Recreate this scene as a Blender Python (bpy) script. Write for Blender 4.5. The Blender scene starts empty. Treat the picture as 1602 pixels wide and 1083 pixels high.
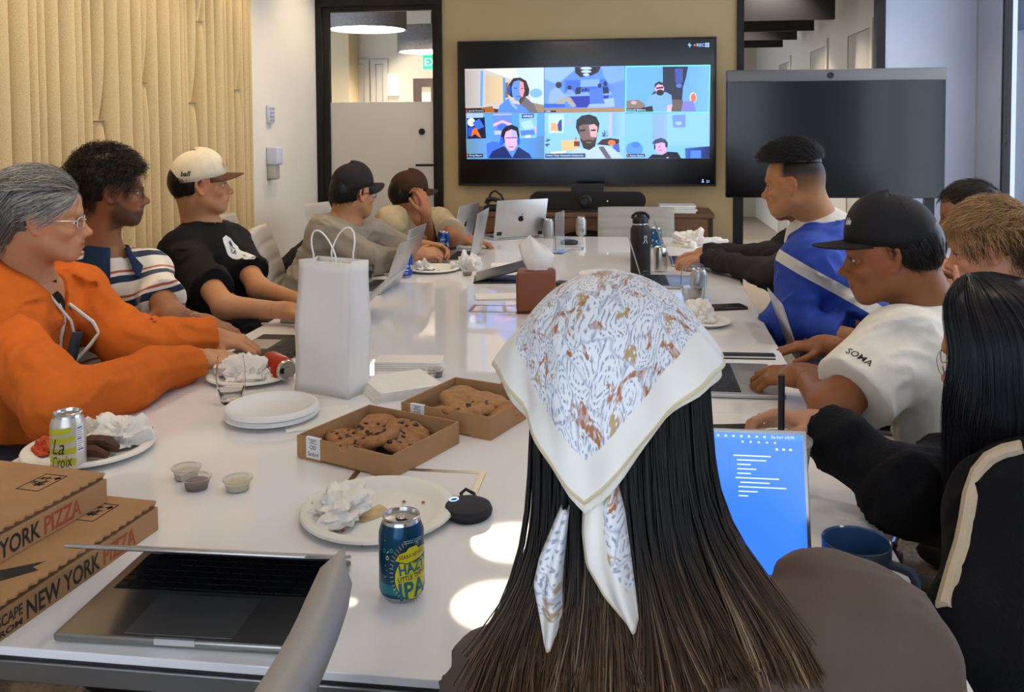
import bpy, bmesh, math, random
import numpy as np
from mathutils import Vector, Matrix, Euler
random.seed(7); np.random.seed(7)
R = math.radians
scene = bpy.context.scene
col = scene.collection

# ------------------------------------------------------------------ camera
F_PX = 1400.0; PPX, PPY = 801.0, 262.0
YAW, PITCH, ROLL, CAMZ = R(7.6), R(2.5), R(0.35), 1.422
TZ = 0.74                                     # table top height
fw = Vector((-math.sin(YAW)*math.cos(PITCH), math.cos(YAW)*math.cos(PITCH), -math.sin(PITCH)))
rt0 = Vector((math.cos(YAW), math.sin(YAW), 0)); up0 = rt0.cross(fw)
rt = rt0*math.cos(ROLL) - up0*math.sin(ROLL); up = up0*math.cos(ROLL) + rt0*math.sin(ROLL)
CAM = Vector((0, 0, CAMZ))
cd = bpy.data.cameras.new('camera'); cam = bpy.data.objects.new('camera', cd); col.objects.link(cam)
cam.matrix_world = Matrix.Translation(CAM) @ Matrix((rt, up, -fw)).transposed().to_4x4()
cd.sensor_width = 36.0; cd.lens = F_PX*36.0/1602.0
cd.shift_x = 0.0; cd.shift_y = (PPY-541.5)/1602.0
cd.clip_start = 0.05; cd.clip_end = 100
scene.camera = cam
# the helpers that turn a measured picture point into a real position at a known height or depth
def ray(u, v): return fw + rt*((u-PPX)/F_PX) - up*((v-PPY)/F_PX)
def T(u, v, z=TZ):
    d = ray(u, v); return CAM + d*((z-CAMZ)/d.z)
def AY(u, v, Y):
    d = ray(u, v); return CAM + d*(Y/d.y)
def AX(u, v, X):
    d = ray(u, v); return CAM + d*(X/d.x)
def AZ(u, v, Z): return CAM + ray(u, v)*Z

# ------------------------------------------------------------------ world, view
world = bpy.data.worlds.new('sky'); scene.world = world; world.use_nodes = True
bgn = world.node_tree.nodes['Background']
bgn.inputs[0].default_value = (0.80, 0.89, 1.0, 1); bgn.inputs[1].default_value = 2.4
vs = scene.view_settings
scene.display_settings.display_device = 'sRGB'
vs.view_transform = 'Standard'; vs.look = 'None'; vs.exposure = 0.55; vs.gamma = 1.0; vs.use_curve_mapping = False

# the room: X -2.36..2.36, Y -1.6..6.55, Z 0..2.8
XL, XR, YF, YB, ZC = -2.36, 2.36, 6.55, -1.6, 2.8
def area(name, loc, rot, sx, sy, power, colr, portal=False, spread=180):
    l = bpy.data.lights.new(name, 'AREA'); l.shape = 'RECTANGLE'; l.size = sx; l.size_y = sy
    l.energy = power; l.color = colr; l.spread = R(spread)
    o = bpy.data.objects.new(name, l); col.objects.link(o); o.location = loc; o.rotation_euler = rot
    if portal: l.cycles.is_portal = True
    return o
def spot(name, loc, rot, power, colr, ang=70, blend=.6, rad=.05):
    l = bpy.data.lights.new(name, 'SPOT'); l.energy = power; l.color = colr; l.spot_size = R(ang); l.spot_blend = blend; l.shadow_soft_size = rad
    o = bpy.data.objects.new(name, l); col.objects.link(o); o.location = loc; o.rotation_euler = rot
    return o
# windows: sky portals in the right wall and in the wall behind the camera
area('window_portal_right', (XR+.02, 4.05, 1.5), (0, R(90), 0), 2.4, 3.9, 1, (1, 1, 1), True)
area('window_portal_rear', (0.2, YB-.02, 1.55), (R(90), 0, 0), 3.6, 2.2, 1, (1, 1, 1), True)

# ------------------------------------------------------------------ materials
MATS = {}
def srgb(h):
    if isinstance(h, str):
        h = h.lstrip('#'); c = [int(h[i:i+2], 16)/255 for i in (0, 2, 4)]
    else: c = list(h)
    return tuple(x/12.92 if x <= .04045 else ((x+.055)/1.055)**2.4 for x in c)
def mat(name, colr='#808080', rough=.6, metal=0, var=.0, vscale=20, bump=0, bscale=200, spec=.5, trans=0, ior=1.45,
        alpha=1, emit=None, estr=1, coat=0, sheen=0, stretch=None, attr=None, aniso=0, sss=0):
    if name in MATS: return MATS[name]
    m = bpy.data.materials.new(name); m.use_nodes = True; nt = m.node_tree; N = nt.nodes; L = nt.links
    b = N['Principled BSDF']; c = (*srgb(colr), 1)
    b.inputs['Base Color'].default_value = c; b.inputs['Roughness'].default_value = rough; b.inputs['Metallic'].default_value = metal
    b.inputs['Specular IOR Level'].default_value = spec; b.inputs['IOR'].default_value = ior
    b.inputs['Transmission Weight'].default_value = trans; b.inputs['Alpha'].default_value = alpha
    b.inputs['Coat Weight'].default_value = coat; b.inputs['Sheen Weight'].default_value = sheen
    b.inputs['Anisotropic'].default_value = aniso
    if sss:
        b.inputs['Subsurface Weight'].default_value = sss; b.inputs['Subsurface Radius'].default_value = (.01, .004, .002); b.inputs['Subsurface Scale'].default_value = 1
    if emit:
        b.inputs['Emission Color'].default_value = (*srgb(emit), 1); b.inputs['Emission Strength'].default_value = estr
    tc = N.new('ShaderNodeTexCoord'); mp = N.new('ShaderNodeMapping'); L.new(tc.outputs['Object'], mp.inputs[0])
    if stretch: mp.inputs['Scale'].default_value = stretch
    src = None
    if attr:
        a = N.new('ShaderNodeAttribute'); a.attribute_name = attr; src = a.outputs['Color']
    if var:
        n = N.new('ShaderNodeTexNoise'); n.inputs['Scale'].default_value = vscale; n.inputs['Detail'].default_value = 5; L.new(mp.outputs[0], n.inputs[0])
        mr = N.new('ShaderNodeMapRange'); mr.inputs[1].default_value = .3; mr.inputs[2].default_value = .7
        mr.inputs[3].default_value = 1-var; mr.inputs[4].default_value = 1+var; L.new(n.outputs[0], mr.inputs[0])
        mx = N.new('ShaderNodeMix'); mx.data_type = 'RGBA'; mx.blend_type = 'MULTIPLY'; mx.inputs[0].default_value = 1
        if src: L.new(src, mx.inputs[6])
        else: mx.inputs[6].default_value = c
        L.new(mr.outputs[0], mx.inputs[7]); src = mx.outputs[2]
    if src: L.new(src, b.inputs['Base Color'])
    if bump:
        n2 = N.new('ShaderNodeTexNoise'); n2.inputs['Scale'].default_value = bscale; n2.inputs['Detail'].default_value = 4; L.new(mp.outputs[0], n2.inputs[0])
        bp = N.new('ShaderNodeBump'); bp.inputs['Strength'].default_value = min(1, bump); bp.inputs['Distance'].default_value = .003; L.new(n2.outputs[0], bp.inputs['Height']); L.new(bp.outputs[0], b.inputs['Normal'])
    MATS[name] = m; return m
def emat(name, attr='Col', strength=1.0, glossy=True):
    if name in MATS: return MATS[name]
    m = bpy.data.materials.new(name); m.use_nodes = True; nt = m.node_tree; b = nt.nodes['Principled BSDF']
    a = nt.nodes.new('ShaderNodeAttribute'); a.attribute_name = attr
    b.inputs['Base Color'].default_value = (0, 0, 0, 1); b.inputs['Roughness'].default_value = .25 if glossy else .8
    nt.links.new(a.outputs['Color'], b.inputs['Emission Color']); b.inputs['Emission Strength'].default_value = strength
    MATS[name] = m; return m

# ------------------------------------------------------------------ mesh building
class MB:
    def __init__(s): s.v = []; s.f = []; s.c = []; s.cur = None
    def add(s, vs, fs, M=None):
        o = len(s.v)
        for p in vs:
            p = Vector(p); s.v.append(tuple(M @ p) if M else tuple(p))
        for f in fs:
            s.f.append(tuple(i+o for i in f)); s.c.append(s.cur)
        return s
    def box(s, c, d, M=None):
        x, y, z = c; a, b, e = d[0]/2, d[1]/2, d[2]/2
        vs = [(x+i*a, y+j*b, z+k*e) for i in (-1, 1) for j in (-1, 1) for k in (-1, 1)]
        return s.add(vs, [(0, 1, 3, 2), (4, 6, 7, 5), (0, 4, 5, 1), (2, 3, 7, 6), (0, 2, 6, 4), (1, 5, 7, 3)], M)
    def b2(s, lo, hi, M=None):
        return s.box([(lo[i]+hi[i])/2 for i in range(3)], [abs(hi[i]-lo[i]) for i in range(3)], M)
    def rbox(s, c, d, r=.01, n=3, M=None):
        """box with all edges rounded"""
        bm = bmesh.new(); bmesh.ops.create_cube(bm, size=1)
        for v in bm.verts: v.co = Vector((v.co.x*d[0]+c[0], v.co.y*d[1]+c[1], v.co.z*d[2]+c[2]))
        r = min(r, min(d)*.499)
        bmesh.ops.bevel(bm, geom=list(bm.edges), offset=r, segments=n, profile=.5, affect='EDGES')
        s.bm(bm, M); return s
    def plate(s, pts, z0, z1, M=None):
        """polygon extruded in z"""
        n = len(pts); vs = [(p[0], p[1], z0) for p in pts]+[(p[0], p[1], z1) for p in pts]
        fs = [tuple(range(n))[::-1], tuple(range(n, 2*n))]+[(i, (i+1) % n, n+(i+1) % n, n+i) for i in range(n)]
        return s.add(vs, fs, M)
    def bm(s, bm, M=None):
        bm.verts.index_update()
        s.add([v.co.copy() for v in bm.verts], [[v.index for v in f.verts] for f in bm.faces], M); bm.free(); return s
    def lathe(s, prof, n=32, M=None, a0=0, a1=2*math.pi):
        full = abs(a1-a0-2*math.pi) < 1e-6; m = n if full else n+1; vs = []; fs = []
        for i in range(m):
            a = a0+(a1-a0)*i/n
            for (r, z) in prof: vs.append((r*math.cos(a), r*math.sin(a), z))
        k = len(prof)
        for i in range(n):
            j = (i+1) % m
            for q in range(k-1): fs.append((i*k+q, j*k+q, j*k+q+1, i*k+q+1))
        return s.add(vs, fs, M)
    def tube(s, path, r, n=8, M=None, cap=True):
        path = [Vector(p) for p in path]; rr = r if hasattr(r, '__len__') else [r]*len(path)
        vs = []; fs = []; prev = None
        for i, p in enumerate(path):
            t = (path[min(i+1, len(path)-1)]-path[max(i-1, 0)])
            t = t.normalized() if t.length > 1e-9 else Vector((0, 0, 1))
            if prev is None:
                a = Vector((0, 0, 1)) if abs(t.z) < .9 else Vector((1, 0, 0)); u = t.cross(a).normalized()
            else:
                u = prev-t*prev.dot(t); u = u.normalized() if u.length > 1e-6 else t.orthogonal().normalized()
            prev = u; w = t.cross(u)
            for q in range(n):
                a = 2*math.pi*q/n; vs.append(p+(u*math.cos(a)+w*math.sin(a))*rr[i])
        for i in range(len(path)-1):
            for q in range(n): fs.append((i*n+q, i*n+(q+1) % n, (i+1)*n+(q+1) % n, (i+1)*n+q))
        if cap: fs += [tuple(range(n))[::-1], tuple(range((len(path)-1)*n, len(path)*n))]
        return s.add(vs, fs, M)
    def grid(s, P, closed_u=False, M=None):
        """P[i][j] points"""
        nu, nv = len(P), len(P[0]); vs = [p for row in P for p in row]; fs = []
        for i in range(nu if closed_u else nu-1):
            for j in range(nv-1): fs.append((i*nv+j, ((i+1) % nu)*nv+j, ((i+1) % nu)*nv+j+1, i*nv+j+1))
        return s.add(vs, fs, M)
    def sphere(s, c, r, n=16, m=10, M=None):
        rr = r if hasattr(r, '__len__') else (r, r, r); P = []
        for i in range(n):
            a = 2*math.pi*i/n
            P.append([(c[0]+rr[0]*math.cos(a)*math.sin(math.pi*j/m), c[1]+rr[1]*math.sin(a)*math.sin(math.pi*j/m), c[2]-rr[2]*math.cos(math.pi*j/m)) for j in range(m+1)])
        return s.grid(P, True, M)
    def build(s, name, material, parent=None, loc=None, smooth=False, rot=None, angle=35, bevel=0, mod=None):
        me = bpy.data.meshes.new(name); me.from_pydata(s.v, [], s.f); me.validate()
        if any(c is not None for c in s.c) and len(me.polygons) == len(s.c):
            at = me.color_attributes.new('Col', 'FLOAT_COLOR', 'CORNER'); arr = np.ones((len(me.loops), 4), np.float32); li = 0
            for p, c in zip(me.polygons, s.c):
                cc = c or (1, 1, 1)
                for l in p.loop_indices: arr[l, :3] = cc
            at.data.foreach_set('color', arr.ravel())
        bm = bmesh.new(); bm.from_mesh(me); bmesh.ops.remove_doubles(bm, verts=bm.verts, dist=1e-6)
        bmesh.ops.recalc_face_normals(bm, faces=bm.faces); bm.to_mesh(me); bm.free()
        return link(name, me, material, parent, loc, rot, smooth, angle, bevel)
def link(name, me, material, parent=None, loc=None, rot=None, smooth=False, angle=35, bevel=0):
    o = bpy.data.objects.new(name, me); col.objects.link(o)
    for m in (material if isinstance(material, (list, tuple)) else [material]): me.materials.append(m)
    if parent: o.parent = parent
    if loc is not None: o.location = loc
    if rot is not None: o.rotation_euler = rot
    if smooth:
        me.polygons.foreach_set('use_smooth', [True]*len(me.polygons))
        if angle < 180:
            me.set_sharp_from_angle(angle=R(angle))
    if bevel:
        b = o.modifiers.new('bevel', 'BEVEL'); b.width = bevel; b.segments = 2; b.limit_method = 'ANGLE'
    return o
def tag(o, label=None, cat=None, group=None, kind=None):
    if label: o['label'] = label
    if cat: o['category'] = cat
    if group: o['group'] = group
    if kind: o['kind'] = kind
    return o
def thing(name, label, cat, loc=(0, 0, 0), rz=0, group=None):
    o = bpy.data.objects.new(name, None); col.objects.link(o); o.location = loc; o.rotation_euler = (0, 0, rz); o.empty_display_size = .05
    return tag(o, label, cat, group)
def copy_tree(o, parent=None):
    c = o.copy(); col.objects.link(c); c.parent = parent
    for ch in list(o.children): copy_tree(ch, c)
    return c
_dg = None
def text_mesh(txt, size=1.0, align='CENTER', extrude=0.0, bold=0.0, shear=0.0, res=3, space=1.0):
    cu = bpy.data.curves.new('txt', 'FONT'); cu.body = txt; cu.size = size; cu.align_x = align; cu.align_y = 'CENTER'
    cu.extrude = extrude; cu.offset = bold; cu.shear = shear; cu.resolution_u = res; cu.space_character = space
    o = bpy.data.objects.new('txt', cu); col.objects.link(o)
    dg = bpy.context.evaluated_depsgraph_get(); me = bpy.data.meshes.new_from_object(o.evaluated_get(dg))
    vs = [v.co.copy() for v in me.vertices]; fs = [list(p.vertices) for p in me.polygons]
    bpy.data.objects.remove(o); bpy.data.curves.remove(cu); bpy.data.meshes.remove(me)
    return vs, fs
def add_text(mb, txt, size, M, w=None, h=None, **k):
    """flat text in the XY plane of M, optionally fitted to width w / height h"""
    vs, fs = text_mesh(txt, 1.0, **k)
    if not vs: return
    xs = [v.x for v in vs]; ys = [v.y for v in vs]; cx, cy = (min(xs)+max(xs))/2, (min(ys)+max(ys))/2
    if k.get('align', 'CENTER') == 'LEFT': cx = min(xs)
    sx = w/(max(xs)-min(xs)) if w else 1; sy = h/(max(ys)-min(ys)) if h else (sx if w else 1)
    if h and not w: sx = sy
    mb.add([((v.x-cx)*sx, (v.y-cy)*sy, v.z) for v in vs], fs, M)
def frame_matrix(o, x, y):
    x = Vector(x).normalized(); y = Vector(y); z = x.cross(y).normalized(); y = z.cross(x)
    return Matrix.Translation(o) @ Matrix((x, y, z)).transposed().to_4x4()
_NL = {}
def vnoise(X, Y, Z, seed):
    if seed not in _NL: _NL[seed] = np.random.RandomState(seed).rand(24, 24, 24).astype(np.float32)*2-1
    G = _NL[seed]; out = 0; I, f = [], []
    for q in (X, Y, Z):
        i = np.floor(q).astype(int); t = q-i; I.append(i); f.append(t*t*(3-2*t))
    for i in (0, 1):
        for j in (0, 1):
            for k in (0, 1): out = out+G[(I[0]+i) % 24, (I[1]+j) % 24, (I[2]+k) % 24]*(f[0] if i else 1-f[0])*(f[1] if j else 1-f[1])*(f[2] if k else 1-f[2])
    return out
# ------------------------------------------------------------------ the setting
M_wall = mat('painted plaster', '#ded8cd', .7, var=.02, vscale=3)
M_beige = mat('beige plaster', '#bda578', .75, var=.02, vscale=3)
M_white = mat('cool white plaster', '#c1c6d8', .6, var=.015, vscale=3)
M_ceil = mat('ceiling paint', '#d8d4cc', .8)
M_black = mat('black steel frame', '#15110f', .45, metal=.3)
M_darkceil = mat('dark hall ceiling', '#2d2b2a', .8)
M_glass = mat('clear glass', '#ffffff', .0, trans=1, ior=1.03, spec=.5)
M_pane = mat('thin window glass', '#f4f8ff', .02, trans=1, ior=1.02)
M_frost = mat('frosted film', '#cfcac2', .55, trans=.25, ior=1.05)
M_carpet = mat('carpet', '#8a7763', .95, var=.35, vscale=60, bump=.6, bscale=120)
def structure(name, mb, m, parent=None, **k):
    o = mb.build(name, m, parent, **k)
    if parent is None: tag(o, kind='structure')
    return o
def wall_with_holes(axis, pos, a0, a1, z0, z1, holes, th=.1, sgn=1):
    """wall in the plane axis=pos; holes (a_lo, a_hi, z_lo, z_hi)"""
    mb = MB(); xs = sorted({a0, a1, *[h[0] for h in holes], *[h[1] for h in holes]})
    for i in range(len(xs)-1):
        lo, hi = xs[i], xs[i+1]; mid = (lo+hi)/2
        hs = sorted([(h[2], h[3]) for h in holes if h[0] < mid < h[1]]); z = z0
        for (b, t) in hs+[(z1, z1)]:
            if b > z+1e-4:
                if axis == 'x': mb.b2((pos, lo, z), (pos+sgn*th, hi, b))
                else: mb.b2((lo, pos, z), (hi, pos+sgn*th, b))
            z = max(z, t)
    return mb
structure('floor', MB().b2((XL-.1, YB-.1, -.1), (XR+.1, YF+.12, 0)), M_carpet)
structure('ceiling', MB().b2((XL-.1, YB-.1, ZC), (XR+.1, YF+.12, ZC+.1)), M_ceil)
structure('wall_left', MB().b2((XL-.1, YB-.1, 0), (XL, YF+.1, ZC)), M_wall)
DX0, DX1, DZ = -2.356, -1.39, 2.40                       # glass door opening
GX0, GX1 = .744, 1.749                                    # interior window
bw = wall_with_holes('y', YF, XL, 1.749, 0, ZC, [(DX0, DX1, 0, DZ), (GX0, GX1, .0, 2.72)])
structure('wall_back', bw, M_beige)
structure('wall_back_white', MB().b2((1.749, YF, 0), (XR+.1, YF+.1, ZC)), M_white)
WR = (2.1, 6.16, .08, 2.72)
structure('wall_right', wall_with_holes('x', XR, YB-.1, YF, 0, ZC, [WR]), M_white)
WB = (-1.6, 2.0, .45, 2.65)
structure('wall_front', wall_with_holes('y', YB, XL, XR, 0, ZC, [WB], sgn=-1), M_wall)
structure('trim_1', MB().b2((2.352, YF-.012, 0), (XR-.0005, YF-.0005, ZC)), mat('corner trim', '#b9b5ad', .6))
# right-hand windows with slim black mullions
mb = MB(); w = .03
for y in (WR[0], 3.45, 4.8, WR[1]-w): mb.b2((XR+.01, y, WR[2]), (XR+.06, y+w, WR[3]))
for z in (WR[2], WR[3]-w): mb.b2((XR+.012, WR[0]+.001, z), (XR+.058, WR[1]-.001, z+w))
wn = structure('window_1', mb, M_black)
for k, (a, b) in enumerate(((WR[0]+w, 3.45), (3.45+w, 4.8), (4.8+w, WR[1]-w))):
    MB().b2((XR+.03, a+.001, WR[2]+w+.001), (XR+.038, b-.001, WR[3]-w-.001)).build('window_pane', M_pane, wn)
mb = MB()
for x in (WB[0], .2, WB[1]-w): mb.b2((x, YB-.06, WB[2]), (x+w, YB-.01, WB[3]))
for z in (WB[2], WB[3]-w): mb.b2((WB[0]+.001, YB-.058, z), (WB[1]-.001, YB-.012, z+w))
wn = structure('window_2', mb, M_black)
for a, b in ((WB[0]+w, .2), (.2+w, WB[1]-w)): MB().b2((a+.001, YB-.04, WB[2]+w+.001), (b-.001, YB-.032, WB[3]-w-.001)).build('window_pane', M_pane, wn)
# glass door of the room, black steel frame, lower part frosted
dr = thing('door_1', 'black framed glass door with frosted lower panel', 'door', (0, 0, 0)); del dr['category']; tag(dr, kind='structure')
mb = MB()
mb.b2((DX0, YF-.03, 0), (DX0+.045, YF+.1, DZ)).b2((DX1-.035, YF-.03, 0), (DX1, YF+.1, DZ)).b2((DX0+.045, YF-.029, DZ-.06), (DX1-.035, YF+.1, DZ))
mb.build('door_frame', M_black, dr)
mb = MB(); a, b = DX0+.048, DX1-.038
mb.b2((a, YF-.01, .01), (a+.05, YF+.03, DZ-.062)).b2((b-.035, YF-.01, .01), (b, YF+.03, DZ-.062))
mb.b2((a+.05, YF-.009, DZ-.097), (b-.035, YF+.03, DZ-.062)).b2((a+.05, YF-.009, .01), (b-.035, YF+.03, .2))
mb.build('door_leaf', M_black, dr)
MB().b2((a+.05, YF+.004, 1.625), (b-.035, YF+.012, DZ-.097)).build('door_pane', M_glass, dr)
MB().b2((a+.05, YF+.004, .2), (b-.035, YF+.012, 1.625)).build('frosted_panel', M_frost, dr)
h = MB().tube([(b-.02, YF-.012, 1.153), (b-.02, YF-.055, 1.153), (b-.16, YF-.055, 1.153)], .009, 10)
h.build('door_handle', M_black, dr, smooth=True)
p = AY(660, 206, YF)
MB().lathe([(0, .012), (.022, .012), (.024, .009), (.024, 0)], 24, Matrix.Translation((p.x, YF+.004, p.z)) @ Matrix.Rotation(R(90), 4, 'X')).build('lock_button', M_black, dr, smooth=True)
MB().b2((-2.2, YF-.05, DZ-.055), (-1.98, YF-.0295, DZ-.005)).build('door_closer', M_black, dr, bevel=.004)
# interior window behind the standing display
g = thing('window_3', 'tall interior window with slim black frame', 'window'); del g['category']; tag(g, kind='structure')
mb = MB(); mb.b2((GX0, YF-.02, 0), (GX0+.048, YF+.06, 2.72)).b2((GX1-.06, YF-.02, 0), (GX1, YF+.06, 2.72)).b2((GX0+.048, YF-.019, 2.66), (GX1-.06, YF+.06, 2.72)).b2((GX0+.048, YF-.019, 0), (GX1-.06, YF+.06, .07))
mb.build('window_frame', M_black, g)
MB().b2((GX0+.048, YF+.015, .07), (GX1-.06, YF+.022, 2.66)).build('window_pane', M_glass, g)
structure('baseboard_back', MB().b2((DX1+.002, YF-.012, 0), (GX0-.002, YF-.0005, .09)), M_black)

# ------------------------------------------------------------------ the hall beyond the glass
HC = 2.95
M_hall = mat('hall plaster', '#b9b1a4', .7); M_hallpanel = mat('hall door paint', '#a8a39b', .5); M_hallwhite = mat('hall white paint', '#c9c5be', .6)
structure('floor_hall', MB().b2((-7, YF+.12, -.1), (4, 15, -.001)), mat('hall floor', '#8c857c', .5))
structure('ceiling_hall', MB().b2((-7, YF+.12, HC), (4, 15, HC+.1)), M_darkceil)
structure('wall_hall_end', MB().b2((-7, 11.0, 0), (-1.1, 11.1, HC)), M_hall)
structure('wall_hall_side', MB().b2((1.95, YF+.12, 0), (2.05, 15, HC)), M_hallwhite)
structure('wall_hall_far', MB().b2((-1.1, 14.5, 0), (1.95, 14.6, HC)), M_hall)
structure('wall_hall_left', MB().b2((-7.1, YF+.12, 0), (-7, 11.1, HC)), M_hall)
def hall_door(n, x0, x1, label):
    d = thing('door_%d' % n, label, 'door'); del d['category']; tag(d, kind='structure')
    mb = MB(); mb.b2((x0, 10.97, 0), (x0+.06, 10.999, 2.3)).b2((x1-.06, 10.97, 0), (x1, 10.999, 2.3)).b2((x0+.06, 10.97, 2.24), (x1-.06, 10.999, 2.3)); mb.build('door_frame', M_hallpanel, d)
    MB().b2((x0+.065, 10.985, 0), (x1-.065, 10.999, 2.235)).build('door_leaf', M_hallpanel, d)
for i, (u0, u1) in enumerate(((548, 578), (581, 607))):
    hall_door(4+i, AY(u0, 100, 11).x, AY(u1, 100, 11).x, 'grey hall door seen through the glass door')
p0, p1 = AY(648, 120, 10.99), AY(678, 120, 10.99)
d = thing('door_6', 'dark framed glass door at the end of the hall', 'door'); del d['category']; tag(d, kind='structure')
mb = MB(); mb.b2((p0.x, 10.93, 0), (p0.x+.1, 10.99, 2.05)).b2((p1.x-.02, 10.93, 0), (p1.x+.1, 10.99, 2.05)).b2((p0.x+.1, 10.93, 1.95), (p1.x-.02, 10.99, 2.05)); mb.build('door_frame', mat('dark wood frame', '#3a2a22', .5), d)
MB().b2((p0.x+.1, 10.96, 0), (p1.x-.02, 10.98, 1.95)).build('door_leaf', M_hall, d)
structure('trim_2', MB().b2((AY(515, 50, 10.9).x-1.5, 10.6, 0), (AY(545, 50, 10.6).x, 10.99, HC)), mat('hall beige paint', '#c2b294', .7))
# doors along the corridor side wall, seen through the interior window
for n, (y0, y1) in enumerate(((7.6, 8.5), (9.3, 10.2), (11.4, 12.3))):
    d = thing('door_%d' % (7+n), 'white corridor door seen through the interior window', 'door'); del d['category']; tag(d, kind='structure')
    mb = MB(); mb.b2((1.93, y0, 0), (1.949, y0+.07, 2.3)).b2((1.93, y1-.07, 0), (1.949, y1, 2.3)).b2((1.93, y0+.07, 2.23), (1.949, y1-.07, 2.3)); mb.build('door_frame', M_hallwhite, d)
    MB().b2((1.938, y0+.075, 0), (1.949, y1-.075, 2.225)).build('door_leaf', M_hallpanel, d)
    MB().tube([(1.937, y0+.15, 1.0), (1.90, y0+.15, 1.0), (1.90, y0+.27, 1.0)], .009, 8).build('door_handle', M_black, d)
for n, y in enumerate((8.1, 9.0, 9.9, 10.8)):
    o = MB().b2((.2, y, 2.35), (1.75, y+.04, HC-.001)).build('ceiling_baffle', mat('dark felt', '#242326', .9)); tag(o, 'dark felt baffle hanging under the hall ceiling, number %s from the interior window' % ('first', 'second', 'third', 'fourth')[n], 'baffle', 'hall ceiling baffles')
M_lamp_on = mat('lamp diffuser', '#ffffff', .5, emit='#ffe2b4', estr=.8)
M_lamp_hall = mat('hall diffuser', '#ffffff', .5, emit='#fdf3e6', estr=3.2)
M_shade = mat('grey felt shade', '#6e6c6c', .9, var=.35, vscale=90, bump=.4)
def drum(loc, r, hgt, label, dm, name='pendant_lamp', group=None, watts=0, colr=(1, .82, .6)):
    t = thing(name, label, 'lamp', loc, 0, group)
    MB().lathe([(r, 0), (r, hgt), (r-.012, hgt), (r-.012, .0), (r, 0)], 48).build('lamp_shade', M_shade, t, smooth=True)
    MB().lathe([(0, .012), (r-.013, .012), (r-.013, .02), (0, .02)], 48).build('diffuser', dm, t)
    top = (HC if loc[1] > YF else ZC)-loc[2]
    mb = MB(); mb.tube([(0, 0, hgt-.02), (0, 0, top-.002)], .008, 8); mb.box((0, 0, hgt-.01), (2*r-.03, .02, .01)); mb.box((0, 0, hgt-.01), (.02, 2*r-.03, .01)); mb.build('hanging_rod', M_black, t)
    if watts:
        l = bpy.data.lights.new('pendant_light', 'AREA'); l.shape = 'DISK'; l.size = 2*r-.06; l.energy = watts; l.color = colr
        o = bpy.data.objects.new('pendant_light', l); col.objects.link(o); o.parent = t; o.location = (0, 0, .008)
    return t
p = AY(575, 47, 8.4); drum((p.x, 8.4, p.z), .375, .27, 'grey felt drum lamp nearest the glass door in the hall', M_lamp_hall, group='hall drum lamps', watts=45)
p = AY(676, 82, 9.6); drum((p.x, 9.6, p.z), .375, .27, 'grey felt drum lamp farther back in the hall, half behind the door jamb', M_lamp_hall, group='hall drum lamps', watts=45)
for k, (x, y) in enumerate(((-2.6, 10.5), (-1.75, 10.5), (1.2, 8.0), (1.2, 9.5), (1.2, 11.5), (-1.6, 8.9))):
    o = MB().lathe([(0, -.004), (.045, -.004), (.055, -.001), (.055, .0), (0, 0)], 20, Matrix.Translation((x, y, HC-.001))).build('downlight', M_lamp_hall)
    tag(o, 'small round downlight in the hall ceiling', 'downlight', 'hall downlights')
    l = spot('hall_downlight', (x, y, HC-.02), (0, 0, 0), 150, (1, .88, .72), 95, .6, .05); l.parent = o; 
p = AY(674, 97, 10.5)
ex = thing('exit_sign', 'green lit exit sign in the hall behind the door jamb', 'sign', (p.x+.06, 10.5, p.z))
MB().box((0, 0, 0), (.30, .03, .17)).build('sign_box', mat('exit green', '#12c878', .5, emit='#10e088', estr=1.0), ex)
mb = MB(); add_text(mb, 'EXIT', .1, frame_matrix((0, -.016, 0), (1, 0, 0), (0, 0, 1)), h=.09); mb.build('sign_lettering', mat('sign white', '#ffffff', .5, emit='#ffffff', estr=1.2), ex)
MB().b2((-.008, -.008, .085), (.008, .008, HC-p.z-.001)).build('hanger', M_black, ex)
p0, p1 = AY(606, 116, 10.99), AY(625, 150, 10.99)
o = MB().b2((p0.x, 10.975, p1.z), (p1.x, 10.999, p0.z)).build('wall_panel', mat('cream board', '#f1e6cf', .6)); tag(o, 'small cream board on the hall wall', 'panel')

nb = thing('neighbour_building', 'pale blue grey building seen through the right window', 'building', (6, 11.5, 0))
MB().b2((-2, -2.5, -3), (2, 3, 3.1)).build('facade', mat('blue grey facade', '#a3b0d2', .8), nb)
MB().b2((-2.2, -2.7, 3.1), (2.2, 3.2, 3.3)).build('parapet', mat('pale parapet', '#b4bfdc', .8), nb)
for k in range(3): MB().b2((-2.03, -1.8+k*1.5, .6), (-1.99, -.9+k*1.5, 2.4)).build('window', mat('dull pane', '#7f8db4', .2), nb)

# ------------------------------------------------------------------ lamps of the room
M_dl = mat('downlight lens', '#ffffff', .5, emit='#fff1da', estr=6)
def downlight(x, y, label, watts, ang=95, tilt=(0, 0, 0), colr=(1, .80, .56)):
    t = thing('downlight', label, 'downlight', (x, y, ZC), 0, 'room downlights')
    MB().lathe([(.05, -.003), (.065, -.005), (.07, -.001), (.07, 0), (.05, 0)], 24).build('trim_ring', M_white, t)
    MB().lathe([(0, -.002), (.05, -.002), (.05, -.0005), (0, -.0005)], 24).build('lens', M_dl, t)
    l = spot('downlight_spot', (0, 0, -.02), tilt, watts, colr, ang, .8, .045); l.parent = t
for i, y in enumerate((1.6, 2.7, 3.8, 4.9, 6.1)):
    downlight(-1.62, y, 'round ceiling downlight washing the felt drape, number %s from the rear wall' % ('five', 'four', 'three', 'two', 'one')[i], 36, 100, (0, R(24), 0), (1, .80, .55))
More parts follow.
